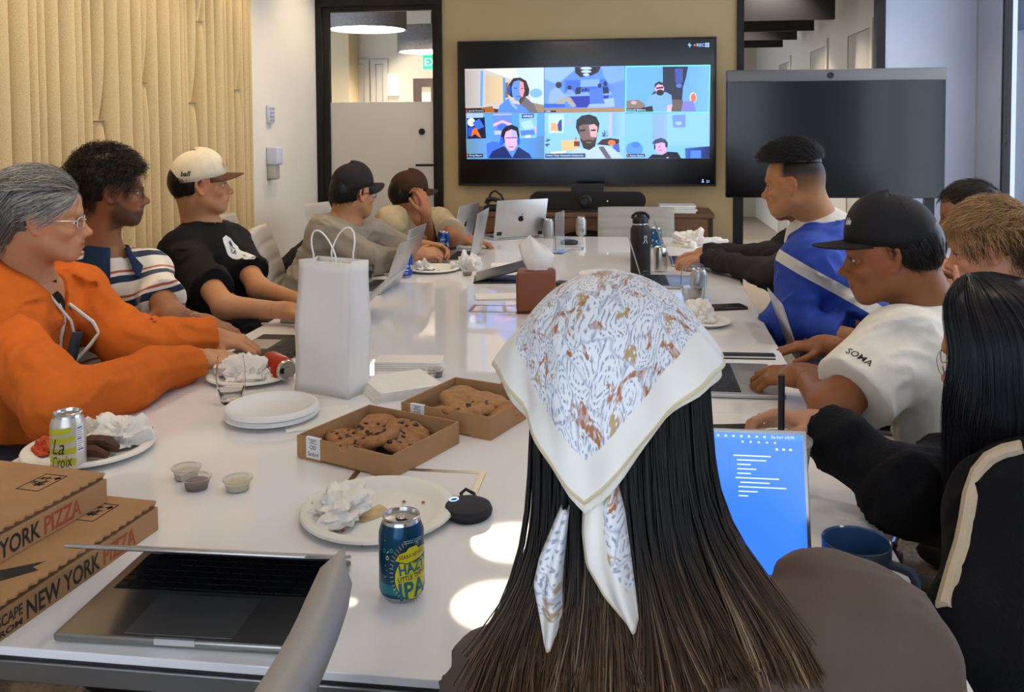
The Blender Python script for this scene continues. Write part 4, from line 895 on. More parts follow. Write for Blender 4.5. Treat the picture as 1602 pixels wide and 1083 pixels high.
# tissue box -------------------------------------------------------
M_tan = mat('brown leatherette', '#7a3f20', .5, var=.06, vscale=10, bump=.15, bscale=250)
p = T(836, 492); ts = thing('tissue_box', 'brown leather tissue box with a tissue standing out', 'tissue box', (p.x, p.y+.07, TZ), R(4))
MB().rbox((0, 0, .078), (.145, .145, .15), .016, 4).build('box_body', M_tan, ts, smooth=True)
MB().b2((-.072, -.072, 0), (.072, .072, .004)).build('box_foot', M_tan, ts)
def lerp_path(pts, t): k = np.linspace(0, 1, len(pts)); return V_(np.interp(t, k, [p[0] for p in pts]), np.interp(t, k, [p[1] for p in pts]), np.interp(t, k, [p[2] for p in pts]))
def V_(x, y, z): return Vector((float(x), float(y), float(z)))
for Lp, Sp, Rp in (([(-.030, .0, .148), (-.052, .012, .19), (-.068, .02, .245), (-.045, .012, .266), (-.022, .0, .284)], [(0, -.012, .148), (.0, -.022, .18), (-.004, -.018, .22), (-.012, -.008, .25), (-.021, .0, .283)], [(.036, .0, .148), (.056, .01, .175), (.070, .016, .205), (.03, .008, .245), (-.020, .001, .282)]),
                   ([(-.036, .014, .148), (-.042, .03, .18), (-.036, .034, .215), (-.02, .03, .235), (0, .026, .25)], [(0, .006, .148), (.006, .014, .18), (.012, .016, .21), (.012, .02, .23), (.006, .024, .251)], [(.03, .016, .148), (.05, .03, .185), (.058, .036, .215), (.04, .032, .238), (.01, .026, .25)])):
    P = []
    for i in range(17):
        t = i/16; a, b, c = lerp_path(Lp, t), lerp_path(Sp, t), lerp_path(Rp, t); P.append([a.lerp(b, q/5) for q in range(5)]+[b.lerp(c, q/5)+Vector((0, .004*math.sin(q+6*t), 0)) for q in range(6)])
    o = MB().grid(P).build('tissue', M_nap, ts, smooth=True, angle=60); sm = o.modifiers.new('thick', 'SOLIDIFY'); sm.thickness = .001

# paper bag --------------------------------------------------------
M_bag = mat('white kraft paper', '#dcd8d3', .7, var=.02, vscale=10, bump=.12, bscale=25)
b0, b1 = T(461, 611), T(545, 626)
d = (b1-b0); w = d.length; ang = math.atan2(d.y, d.x); D = .09; HB = .345
bg = thing('paper_bag', 'tall white paper bag with white twisted handles', 'bag', (b0.x, b0.y, TZ), ang)
def bagp(s, t, z):           # s along front 0..1, t depth 0..1
    k = z/HB; tp = .92 if False else 1
    wob = .008*math.sin(9*k+3*s)*math.sin(math.pi*k)
    xs = w*(.5+(s-.5)*(1-.05*k)); dd = D*(1-.18*k*k)
    return Vector((xs+.01*k, t*dd+D*.09*k*k+wob*.6, z))
n = 12
def bagface(f, nm):
    P = [[f(i/8, HB*j/n) for j in range(n+1)] for i in range(9)]
    o = MB().grid(P).build(nm, M_bag, bg, smooth=True, angle=40); m_ = o.modifiers.new('thick', 'SOLIDIFY'); m_.thickness = .0008; return o
bagface(lambda s, z: bagp(s, 0, z), 'front_face'); bagface(lambda s, z: bagp(s, 1, z), 'back_face')
bagface(lambda s, z: bagp(1, s, z)-Vector((.02*(1-abs(2*s-1))*(z/HB), 0, 0)), 'side_gusset'); bagface(lambda s, z: bagp(0, s, z)+Vector((.02*(1-abs(2*s-1))*(z/HB), 0, 0)), 'side_gusset')
MB().b2((0, 0, .0005), (w, D, .0015)).build('base_card', M_bag, bg)
for s, ss in ((0, -.03), (1, .03)):
    q = bagp(.5, s, HB); x = q.x; yq = q.y-.002*(1 if s else -1)
    pts = [(x-.036, yq, HB-.03), (x-.036, yq, HB)]+[(x+ss*.5*math.sin(math.pi*i/14)-.036*math.cos(math.pi*i/14), yq+ss*.3*math.sin(math.pi*i/14), HB+.015+.065*math.sin(math.pi*i/14)) for i in range(15)]+[(x+.036, yq, HB), (x+.036, yq, HB-.03)]
    MB().tube(pts, .0022, 8).build('handle', mat('twisted paper cord', '#e8e4de', .8), bg, smooth=True)

# pizza boxes ------------------------------------------------------
M_kraft = mat('kraft cardboard', '#a97f55', .8, var=.06, vscale=25, bump=.08, bscale=200); M_kraft2 = mat('shaded cardboard gap', '#6e4f33', .9)
M_ink = mat('black ink', '#2a2523', .7); M_red = mat('red ink', '#a04a26', .7)
c1 = T(248, 829); S = .42; hb = .05
def pizza_box(loc, rz, label):
    t = thing('pizza_box', label, 'pizza box', loc, rz, 'pizza boxes')          # origin: right far bottom corner, box extends to -x, -y
    MB().b2((-S, -S, 0), (0, 0, hb-.010)).build('tray', M_kraft, t, bevel=.001)
    MB().b2((-S+.004, -S+.004, hb-.0098), (-.004, -.004, hb-.0035)).build('shadow_gap', M_kraft2, t)  # solid darker strip, the shade under the lid put into its colour
    # lid top with scalloped right edge
    pts = [(-S, -S), (-.001, -S)]; nn = 44
    for i in range(nn+1):
        yq = -S+S*i/nn; pts.append((-.001+(.0025 if i % 2 else -.0025), yq))
    pts += [(-S, 0)]
    MB().plate(pts, hb-.0034, hb).build('lid', M_kraft, t)
    MB().plate([(-.11, 0), (-.11, .004), (-.3, .004), (-.3, 0)], hb-.003, hb-.001).build('lid_tab', M_kraft, t)
    pr = MB(); rd = MB(); Ms = lambda yq, z: frame_matrix((.0006, yq, z), (0, 1, 0), (0, 0, 1))
    add_text(pr, 'ESCAPE', .01, Ms(-.330, .026), w=.052, h=.016, bold=.02); add_text(pr, 'FROM', .01, Ms(-.330, .009), w=.050, h=.009, bold=.03)
    add_text(pr, 'NEW YORK', .01, Ms(-.222, .019), w=.150, h=.028, bold=.02)
    add_text(rd, 'PIZZA', .01, Ms(-.100, .019), w=.078, h=.028, bold=.02)
    o = pr.build('lettering', M_ink, t); tag(o, kind='stuff'); o = rd.build('red_lettering', M_red, t); tag(o, kind='stuff')
    # stamp near the corner and the brush mark on the lid
    st = MB(); zt = hb+.0003; sx, sy = -.075, -.062
    for a, b, c_, d_ in ((-.022, -.033, .022, -.031), (-.022, .031, .022, .033), (-.022, -.031, -.020, .031), (.020, -.031, .022, .031)): st.b2((sx+a, sy+b, zt), (sx+c_, sy+d_, zt+.0002))
    rr = random.Random(2)
    for i in range(9):
        xq, yq = sx+rr.uniform(-.014, .014), sy+rr.uniform(-.022, .022); st.plate([(xq+q[0], yq+q[1]) for q in star(0, 0, .003, .008, 4, rr.uniform(0, 3))], zt, zt+.0002)
    o = st.build('stamp_print', M_ink, t); tag(o, kind='stuff')
    br = MB().plate([(-.10, -.33), (-.05, -.29), (-.02, -.25), (-.035, -.245), (-.03, -.225), (-.07, -.26), (-.09, -.27), (-.16, -.33), (-.2, -.4), (-.15, -.39)], zt, zt+.0002)
    br.build('brush_mark', M_ink, t)
    su = MB().plate([(-.29+q[0], -.17+q[1]) for q in ellp(0, 0, .035, .035, 24)], zt, zt+.0002); su.build('round_mark', M_ink, t)
    ry_ = MB()
    for i in range(14):
        a = 2*math.pi*i/14; ry_.plate([(-.29+.045*math.cos(a-.02), -.17+.045*math.sin(a-.02)), (-.29+.075*math.cos(a), -.17+.075*math.sin(a)), (-.29+.045*math.cos(a+.02), -.17+.045*math.sin(a+.02))], zt, zt+.0002)
    o = ry_.build('ray_print', M_ink, t); tag(o, kind='stuff')
    return t
e1 = T(30, 984); rzb = math.atan2(-(c1.x-e1.x), (c1.y-e1.y))
pizza_box((c1.x, c1.y, TZ), rzb, 'lower kraft pizza box with black and red lettering')
q = T(168, 786, TZ+hb); pizza_box((q.x, q.y, TZ+hb+.0008), rzb-R(2), 'upper kraft pizza box stacked on the other')

# cookie boxes -----------------------------------------------------
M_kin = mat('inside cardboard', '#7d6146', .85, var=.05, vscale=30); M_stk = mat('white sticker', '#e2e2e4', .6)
def cookie_box(A, B, depth, hgt, label, lidside=None):
    A, B = Vector((A.x, A.y)), Vector((B.x, B.y)); w = (B-A).length; a = math.atan2(B.y-A.y, B.x-A.x)
    t = thing('cookie_box', label, 'box', (A.x, A.y, TZ), a, 'open cookie boxes'); th = .003
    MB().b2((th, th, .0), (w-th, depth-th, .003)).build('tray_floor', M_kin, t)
    # front wall with thumb notch and foot cut-outs
    pts = [(0, .006), (.01, .0), (w*.26, 0), (w*.26, .006), (w*.78, .006), (w*.78, .0), (w, 0), (w, hgt)]
    for i in range(9):
        an = math.pi*i/8; pts.append((w*.5+.014*math.cos(an), hgt-.013*math.sin(an)))
    pts += [(0, hgt)]
    MB().plate(pts, -th, 0, frame_matrix((0, 0, 0), (1, 0, 0), (0, 0, 1))).build('front_wall', M_kraft, t)
    MB().b2((0, depth-th, 0), (w, depth, hgt)).build('back_wall', M_kraft, t)
    MB().b2((w-th, th+.0002, 0), (w, depth-th-.0002, hgt)).build('side_wall', M_kraft, t); MB().b2((0, th+.0002, 0), (th, depth-th-.0002, hgt)).build('side_wall', M_kraft, t)
    # sticker folded over the front edge with handwriting
    s = MB(); s.b2((.026, -.0008, hgt-.042), (.064, -.0002, hgt+.0006)).b2((.026, -.0008, hgt+.0004), (.064, .006, hgt+.0010)); s.build('sticker', M_stk, t)
    wr = MB(); Mx = lambda x, z: frame_matrix((x, -.001, z), (1, 0, 0), (0, 0, 1))
    add_text(wr, 'OD', .01, Mx(.045, hgt-.019), h=.0085, bold=.01, shear=.2); add_text(wr, 'Sanford', .01, Mx(.045, hgt-.033), w=.03, h=.009, shear=.25, bold=.01)
    for i in range(4): wr.box((.043+.003*(i % 2), -.0011, hgt-.003-i*.0026), (.022-.006*(i % 3), .0003, .0009))
    o = wr.build('handwriting', mat('pen ink', '#23232a', .6), t); tag(o, kind='stuff')
    return t, a, w
M_ck = mat('cookie dough', '#9a6b42', .85, var=.28, vscale=70, bump=.7, bscale=110); M_ckp = mat('pale cookie', '#a3774c', .85, var=.25, vscale=60, bump=.8, bscale=130); M_chip = mat('chocolate chunk', '#2a1a12', .5)
def cookie(loc, r, rx, ry, rz, seed, m, label, chips=True):
    t = thing('cookie', label, 'cookie', loc, 0, 'cookies in the boxes'); t.rotation_euler = (rx, ry, rz)
    rr = np.random.RandomState(seed); ph = rr.rand(6)*6.28; P = []
    for i in range(36):
        a = 2*math.pi*i/36; rk = r*(1+.05*math.sin(3*a+ph[0])+.03*math.sin(5*a+ph[1])); row = []
        for (f, z) in ((0, 0), (.9, 0), (1, .006), (.97, .012), (.85, .017), (.6, .019), (.3, .0185), (0, .019)):
            row.append((rk*f*math.cos(a), rk*f*math.sin(a), z+(.0022*math.sin(5*f*math.cos(a)*2+ph[2])*math.sin(6*f*math.sin(a)+ph[3]) if z > .01 else 0)))
        P.append(row)
    MB().grid(P, True).build('cookie_body', m, t, smooth=True, angle=60)
    if chips:
        for k in range(9):
            a, f = rr.rand()*6.28, rr.uniform(.1, .85); MB().rbox((f*r*math.cos(a), f*r*math.sin(a), .0175), (rr.uniform(.006, .014), rr.uniform(.005, .01), .007), .002, 1).build('chocolate_chunk', M_chip, t, rot=(0, 0, 0))
A1, B1 = T(465, 716), T(613, 752); t1, a1, w1 = cookie_box(A1, B1, .235, .048, 'open kraft box of chocolate chunk cookies, nearer one')
A2 = T(640, 655); B2 = T(766, 688); t2, a2, w2_ = cookie_box(T(628, 664), T(768, 690), .235, .052, 'open kraft box of pale cookies, farther one')
def inbox(t, a, x, y): c_, s_ = math.cos(a), math.sin(a); return (t.location.x+x*c_-y*s_, t.location.y+x*s_+y*c_)
for k, (x, y, z, r, rx, ry) in enumerate(((.085, .165, .014, .052, .30, .10), (.15, .17, .016, .05, .25, -.1), (.135, .10, .020, .05, -.08, .28), (.185, .115, .012, .048, -.18, -.2), (.105, .055, .006, .05, .05, .05), (.045, .10, .005, .048, 0, .12))):
    X, Y = inbox(t1, a1, x, y); cookie((X, Y, TZ+.004+z), r, rx, ry, k*1.3, 60+k, M_ck, 'chocolate chunk cookie in the nearer kraft box, %s' % ('leaning on the far left wall', 'by the far wall', 'top of the heap', 'against the right side', 'nearest the front notch', 'lowest by the left wall')[k])
for k, (x, y, z, r, rx, ry) in enumerate(((.08, .14, .02, .055, .25, .2), (.14, .15, .024, .055, .2, 0), (.13, .09, .022, .055, -.1, .1), (.195, .13, .012, .05, .1, -.2), (.09, .08, .010, .05, .1, .25))):
    X, Y = inbox(t2, a2, x, y); cookie((X, Y, TZ+.004+z), r, rx, ry, k*2.1, 80+k, M_ckp, 'pale craggy cookie in the farther kraft box, %s' % ('by the far left wall', 'by the far wall', 'top of the heap', 'right end', 'nearest the front notch')[k], chips=(k == 2))
fl = MB().plate([(0, 0), (.05, .012), (.06, .1), (.02, .13), (.004, .06)], 0, .003, Matrix.Translation((w2_*.55, .237, .05)) @ Matrix.Rotation(R(35), 4, 'X') @ Matrix.Rotation(R(-10), 4, 'Y')); fl.build('lid_flap', M_kraft, t2)

# black bottle -----------------------------------------------------
M_bot = mat('black powder coat', '#221d1b', .5, bump=.1, bscale=600)
p = T(1002, 431); bt = thing('water_bottle', 'tall black insulated water bottle with loop cap', 'bottle', (p.x, p.y+.03, TZ))
MB().lathe([(0, 0), (.043, 0), (.0465, .004), (.0465, .2), (.045, .215), (.038, .228), (.036, .232), (0, .232)], 40).build('bottle_body', M_bot, bt, smooth=True)
MB().lathe([(.036, .232), (.0365, .234), (.0365, .238), (.036, .239), (0, .239)], 36).build('steel_ring', M_chrome, bt, smooth=True)
MB().lathe([(0, .2392), (.037, .2392), (.037, .262), (.033, .268), (.018, .27), (.016, .282), (0, .283)], 36).build('cap', M_plast, bt, smooth=True)
MB().tube([(-.036, 0, .26), (-.036, 0, .272), (-.02, 0, .285), (0, 0, .288), (.02, 0, .285), (.036, 0, .272), (.036, 0, .258)], .007, 8).build('cap_loop', M_plast, bt, smooth=True)
lg = MB(); r = .0467
for s in (-1, 1): wrap_poly(lg, [(s*.0015, .165), (s*.009, .148), (s*.0115, .15), (s*.0045, .168), (s*.008, .175), (s*.007, .184), (s*.002, .188), (s*.002, .1855), (s*.0048, .182), (s*.005, .177)], '#d8d8da', r, R(30))
wrap_poly(lg, ellp(0, .179, .0025, .003, 10), '#d8d8da', r, R(30)); wrap_text(lg, 'Hydro Flask', .0045, '#c8c8ca', r, R(30), .022, w=.026)
o = lg.build('logo_print', M_print, bt); tag(o, kind='stuff')

# mug --------------------------------------------------------------
M_mug = mat('navy stoneware', '#1b2634', .35); M_mugin = mat('blue glaze', '#2c4668', .2)
p = T(1325, 844, .845); mg = thing('mug', 'dark navy mug with square handle', 'mug', (p.x+.012, p.y-.004, TZ), R(-38))
MB().lathe([(0, 0), (.040, 0), (.043, .003), (.046, .1), (.0468, .106), (.0455, .107)], 40).build('mug_wall', M_mug, mg, smooth=True)
MB().lathe([(.0455, .107), (.0436, .105), (.041, .012), (.036, .008), (0, .007)], 40).build('mug_inside', M_mugin, mg, smooth=True)
MB().tube([(.044, 0, .088), (.062, 0, .088), (.075, 0, .086), (.081, 0, .078), (.081, 0, .05), (.078, 0, .026), (.070, 0, .018), (.043, 0, .018)], .0065, 10).build('handle', M_mug, mg, smooth=True)

# iced drink with straw -------------------------------------------
p = T(1222, 686, .881)
ic = thing('plastic_cup', 'clear plastic cup with flat lid and black straw', 'cup', (p.x, p.y, TZ)); ic.scale = (1.06, 1.06, 1.12)
MB().lathe([(0, 0), (.033, 0), (.047, .118), (.0485, .12), (.047, .121), (.0455, .118), (.032, .002), (0, .002)], 36).build('cup_wall', M_cup, ic, smooth=True)
MB().lathe([(0, .0025), (.0318, .0025), (.038, .06), (0, .06)], 30).build('drink', mat('milky coffee', '#b9b0a4', .3), ic, smooth=True)
MB().lathe([(0, .1235), (.045, .1235), (.0495, .1225), (.05, .126), (.0475, .128), (.046, .1265), (0, .126)], 36).build('lid', M_cup, ic, smooth=True)
MB().tube([(.0, .0, .01), (.0, .0, .12), (.0, .0, .225)], .0055, 12).build('straw', mat('black straw', '#141214', .4), ic, smooth=True)

# small electronics ------------------------------------------------
def slab(name, loc, dims, rz, m, label, cat, r=.006):
    o = MB().rbox((0, 0, dims[2]/2), dims, r, 3).build(name, m, loc=loc, rot=(0, 0, rz), smooth=True); return tag(o, label, cat)
p = T(1135, 483); ph2 = thing('phone', 'dark brown phone near the right edge of the table', 'phone', (p.x, p.y, TZ), R(-72))
MB().rbox((0, 0, .0055), (.075, .15, .011), .005).build('phone_case', mat('dark brown case', '#2e201b', .4), ph2, smooth=True); MB().rbox((0, 0, .0113), (.069, .144, .0006), .0002, 1).build('phone_screen', M_scr, ph2)
p = T(1135, 678); ph3 = thing('phone', 'black phone behind the open blue screen laptop', 'phone', (p.x, p.y, TZ), R(-80))
MB().rbox((0, 0, .0045), (.073, .148, .009), .004).build('phone_case', M_plast, ph3, smooth=True); MB().rbox((0, 0, .0093), (.067, .142, .0006), .0002, 1).build('phone_screen', M_scr, ph3)
p = T(1158, 560); sl_ = thing('notebook', 'thin black notebook beyond the white tee man\'s laptop', 'notebook', (p.x-.03, p.y, TZ), R(2))
MB().rbox((0, 0, .0015), (.26, .035, .003), .001, 1).build('back_cover', M_plast, sl_); MB().rbox((0, 0, .006), (.255, .033, .0056), .001, 1).build('page_block', M_nap, sl_); MB().rbox((0, 0, .0105), (.26, .035, .003), .001, 1).build('front_cover', M_plast, sl_)
p = T(722, 806); pk = thing('speaker_puck', 'dark grey round speaker puck beside the used plate', 'speaker', (p.x+.012, p.y, TZ), 0); pk.scale = (.8, .8, .8)
MB().lathe([(0, 0), (.046, 0), (.052, .006), (.054, .014), (.05, .024), (.036, .031), (0, .033)], 40).build('puck_body', mat('charcoal fabric', '#2a2b2e', .8, bump=.2, bscale=500), pk, smooth=True)
MB().lathe([(.0085, .0335), (.0105, .0335), (.0105, .0325), (.0085, .0325)], 24, Matrix.Translation((-.028, .006, -.0005)) @ Matrix.Rotation(R(-8), 4, 'Y')).build('light_ring', mat('ring light', '#8fb6ff', .4, emit='#8fb6ff', estr=2), pk)
MB().tube([(-.02, .045, .014), (-.028, .062, .022), (-.02, .078, .026), (0, .075, .018), (.008, .052, .012)], .004, 8).build('loop', M_plast, pk, smooth=True)
p = T(878, 447); o = slab('remote', (p.x, p.y, TZ), (.055, .075, .018), R(-20), M_plast, 'small black remote right of the tissue box', 'remote')
p = T(890, 382); pk = thing('speaker_puck', 'black table microphone puck at the far end beside the sign stand', 'speaker', (p.x, p.y, TZ))
MB().lathe([(0, 0), (.05, 0), (.055, .008), (.05, .02), (.02, .026), (0, .026)], 32).build('puck_body', M_plast, pk, smooth=True); MB().lathe([(0, .0262), (.012, .0262), (.012, .028), (0, .028)], 20).build('touch_button', M_disp, pk)
p = T(328, 574); ms = thing('computer_mouse', 'black computer mouse by the orange hoodie man\'s cuff', 'mouse', (p.x+.01, p.y, TZ), R(60))
MB().sphere((0, 0, .004), (.032, .055, .032), 24, 14).build('mouse_shell', M_plast, ms, smooth=True)
for v in bpy.data.objects[ms.children[0].name].data.vertices: v.co.z = max(0, v.co.z)
MB().lathe([(0, -.003), (.008, -.003), (.008, .003), (0, .003)], 14, Matrix.Translation((0, .028, .03)) @ Matrix.Rotation(R(90), 4, 'Y')).build('scroll_wheel', M_disp, ms)
# acrylic sign stand seen edge-on
p = T(876, 395); sg = thing('sign_stand', 'clear acrylic sign stand in the middle of the table', 'sign stand', (p.x, p.y, TZ), R(78))
M_acr = mat('clear acrylic', '#f2f6fb', .03, trans=.92, ior=1.08)
MB().rbox((0, 0, .0035), (.16, .07, .006), .001, 2).build('foot', M_acr, sg); MB().rbox((0, 0, .115), (.16, .006, .216), .001, 2).build('panel', M_acr, sg)
MB().b2((-.06, -.034, .0068), (.06, .034, .0072)).build('blue_card', mat('blue card', '#8fb4e8', .5), sg)

# ------------------------------------------------------------------ laptops
M_sil = mat('silver aluminium', '#bdbab6', .32, metal=.85); M_key = mat('black keys', '#15161a', .5); M_spc = mat('space grey aluminium', '#6f6d6d', .3, metal=.9)
def apple_logo(mb, M, s):
    pts = [];
    for i in range(40):
        a = 2*math.pi*i/40; x = math.cos(a)*.42*(1+.06*math.cos(2*a)); y = math.sin(a)*.46-.05+(.06*math.exp(-(x/.16)**2) if math.sin(a) < 0 else -.09*math.exp(-(x/.16)**2))
        if x > .2: x -= .16*math.exp(-((y-.06)/.2)**2)
        pts.append((x*s, y*s))
    mb.plate(pts, 0, .0003, M); mb.plate([(.02*s, .46*s), (.06*s, .62*s), (.22*s, .72*s), (.2*s, .56*s)], 0, .0003, M)
def laptop(loc, rz, w, d, opening, label, lidm=None, logo=False, screen=None, basem=None, stickers=False, name='laptop', keys=True, th=.012):
    """local: user at -y, hinge at +y; opening in degrees (0 closed)"""
    lidm = lidm or M_sil; basem = basem or M_sil
    t = thing(name, label, 'laptop', loc, rz, 'laptops on the table')
    b = MB().rbox((0, 0, th/2+.001), (w, d, th), .004, 3).build('base', basem, t, smooth=True)
    zt = th+.0012
    if keys:
        kp = MB().b2((-w*.45, d*.02-.004, zt), (w*.45, d*.45, zt+.0003)).build('keyboard_well', M_key, b)
        mb = MB(); rows, cols = 6, 14; kw = w*.9/cols; kh = (d*.43)/rows
        for i in range(rows):
            for j in range(cols):
                if i == 0 and 3 < j < 9:
                    if j == 4: mb.box((-w*.45+kw*6.5, d*.02+kh*.5, zt+.0008), (kw*4.85, kh*.82, .001))
                    continue
                mb.box((-w*.45+kw*(j+.5), d*.02+kh*(i+.5), zt+.0008), (kw*.84, kh*.82, .001))
        o = mb.build('keys', M_key, kp); tag(o, kind='stuff')
        MB().b2((-w*.22, -d*.46, zt), (w*.22, -d*.04, zt+.0003)).build('trackpad', lidm if lidm is M_spc else M_sil, b)
    MB().b2((-.028, -d/2-.0003, th*.45), (.028, -d/2+.004, zt+.0002)).build('finger_notch', mat('bright notch', '#dedcda', .3, metal=.6), b)
    lid = MB().rbox((0, -d/2+.002, .003), (w, d-.004, .005), .0024, 2).build('lid', lidm, t, smooth=True, loc=(0, d/2, th+.0015)); lid.rotation_euler = (-R(opening), 0, 0)
    sc = MB().b2((-w/2+.006, -d+.010, .0002), (w/2-.006, -.012, .0004)).build('screen', M_scr, lid)
    sc.location = (0, 0, -.0002)
    MB().tube([(-w*.4, 0, 0), (w*.4, 0, 0)], .004, 8).build('hinge', M_key, t, loc=(0, d/2-.001, th+.0005))
    if logo:
        mb = MB(); apple_logo(mb, Matrix.Translation((0, -d/2, .0055)) @ Matrix.Rotation(R(180), 4, 'Z'), .045); mb.build('logo', mat('dark logo', '#1a1a1c', .2, metal=.8), lid)
    if stickers:
        for k, (x, y, a) in enumerate(((-w*.41, -.02, .03), (w*.40, -.03, .034))):
            MB().b2((x-a/2, y-a*.35, .0056), (x+a/2, y+a*.35, .006)).build('sticker', M_key, lid)
    if screen:
        screen(lid, w, d)
    return t
# A: near the camera, half closed
f0, f1 = T(82, 992, .752), T(462, 1014, .752); dv = f1-f0; rzA = math.atan2(dv.y, dv.x); wA, dA = .34, .237
u_ = dv.normalized(); n_ = Vector((-u_.y, u_.x, 0)); cA = f0+u_*wA/2+n_*dA/2
laptop((cA.x, cA.y, TZ), rzA, wA, dA, 26, 'half closed silver laptop at the near edge beside the pizza boxes', lidm=M_sil, basem=mat('grey aluminium','#97948f',.3,metal=.85))
# B: the headscarf wearer's, blue screen
M_blue = emat('blue screen picture', 'Col', 1.15)
def scr_notes(lid, w, d):
    mb = MB(); mb.cur = srgb('#2f6df0'); mb.add([(-w/2+.006, -d+.01, 0), (w/2-.006, -d+.01, 0), (w/2-.006, -.012, 0), (-w/2+.006, -.012, 0)], [(0, 3, 2, 1)])
    zq = -.0002
    def rc(x0, y0_, x1, y1, c, k=1): mb.cur = srgb(c); mb.add([(x0, y0_, zq*k), (x1, y0_, zq*k), (x1, y1, zq*k), (x0, y1, zq*k)], [(0, 3, 2, 1)])
    rc(w*.13, -d+.036, w*.132, -.03, '#2a62dc'); rc(-w/2+.006, -d+.01, w/2-.006, -d+.019, '#3a78f6')
    # y in lid coords: far end (-d) is the top edge of the open screen
    L = lambda txt, x, y, h, ww: (setattr(mb, 'cur', srgb('#dbe6ff')), add_text(mb, txt, .01, Matrix.Translation((x, y, zq*2)) @ Matrix.Rotation(math.pi, 4, 'X') @ Matrix.Diagonal((1, 1, 1, 1)), w=ww, h=h, align='LEFT', res=1))
    for i in range(9): rc(w*.0+i*.0115, -d+.0135, w*.0+i*.0115+.0032, -d+.0160, '#d8e4ff', 2)
    L('Thu Oct 9  6:05 PM', w*.33, -d+.0145, .004, .034)
    for i in range(5): rc(w*.19+i*.012, -d+.0215, w*.19+i*.012+.003, -d+.0240, '#c0d2fa', 2)
    for i in range(3): rc(w*.35+i*.010, -d+.0305, w*.35+i*.010+.0035, -d+.0335, '#d8e4ff', 2)
    for i, (x, ww) in enumerate(((.0, .055), (.005, .043), (.005, .02), (.005, .028), (.005, .02), (.002, .064), (.009, .043), (.006, .07), (.006, .028), (.006, .014))): rc(w*.15+x, -d+.0420+i*.0064, w*.15+x+ww, -d+.0438+i*.0064, '#bcd0fb', 2)
    o = mb.build('screen_picture', M_blue, lid, loc=(0, 0, -.0004)); tag(o, kind='stuff')
yB = 1.32
pB = AY(1263, 690, 1.375)
laptop((pB.x-.156, yB-.1105, TZ), R(0), .312, .221, 106, 'open laptop with glowing blue screen in front of the headscarf wearer', screen=scr_notes)
# C: white tee man's
p = T(1238, 628); laptop((p.x-.118, p.y+.156, TZ), R(-90) + R(180) - R(0) if False else R(90), .304, .215, 150, 'wide open silver laptop under the white tee man\'s hand')
# D: on the blue jacket man's lap
laptop((.635, 2.99, .662), R(90), .30, .21, 108, 'open laptop on the blue jacket man\'s lap seen edge on')
# E: dark sweater person's
p = T(1122, 419); laptop((p.x-.11, p.y+.155, TZ), R(90), .304, .215, 112, 'open laptop under the dark sweater wearer\'s hands')
# F: edge-on lid beside the bottle
p = T(1006, 452); laptop((p.x+.1075, p.y+.155, TZ), R(92), .304, .215, 107, 'open laptop seen edge on in front of the black bottle')
# G: orange hoodie man's dark keyboard folio
p = T(455, 562); laptop((p.x-.10, p.y+.14, TZ), R(-90), .27, .205, 112, 'black tablet keyboard folio under the orange hoodie man\'s hands', lidm=M_key, basem=mat('charcoal case', '#2b2b2d', .5), th=.007)
# H: curly man's
laptop((-1.12, 3.15, TZ), R(-90), .312, .221, 138, 'silver laptop half hidden behind the paper bag')
# I: two lids in the left middle
laptop((-1.13, 3.70, TZ), R(-90), .312, .221, 112, 'silver laptop behind the blue can, nearer of two overlapping lids')
laptop((-1.18, 4.18, TZ), R(-92), .304, .215, 106, 'silver laptop behind the blue can, farther of two overlapping lids')
# K: grey sweatshirt man's, edge on
p = T(734, 411); laptop((p.x-.124, p.y+.165, TZ), R(-90), .356, .248, 101, 'large silver laptop seen edge on before the grey sweatshirt man')
# L: apple lid turned to the beige tee man
l0, l1 = T(706, 389), T(734, 379); dv = (l1-l0); a = math.atan2(dv.y, dv.x); mid = (l0+l1)/2; nn = Vector((dv.y, -dv.x, 0)).normalized()
laptop((mid.x-nn.x*.12, mid.y-nn.y*.12, TZ), a+math.pi, .34, .24, 104, 'silver laptop with dark logo turned towards the beige tee man', logo=True)
# M: big apple lid facing the camera
l0, l1 = T(758, 378), T(833, 371); dv = (l1-l0); a = math.atan2(dv.y, dv.x)*.8; mid = (l0+l1)/2
laptop((mid.x-.01, mid.y+.12, TZ), a+math.pi, .35, .245, 103, 'large silver laptop with dark logo and stickers at the far end', logo=True, stickers=True)
# N: black folio wedge
w0 = T(742, 444); fo = thing('tablet_folio', 'black half folded tablet folio lying on the table', 'tablet', (w0.x, w0.y, TZ), R(8))
MB().rbox((.13, .09, .004), (.27, .19, .007), .003).build('folio_base', M_key, fo, smooth=True)
MB().rbox((0, 0, 0), (.26, .19, .006), .0025).build('folio_lid', M_key, fo, loc=(.13, .098, .044), rot=(R(3), R(-14), 0), smooth=True)
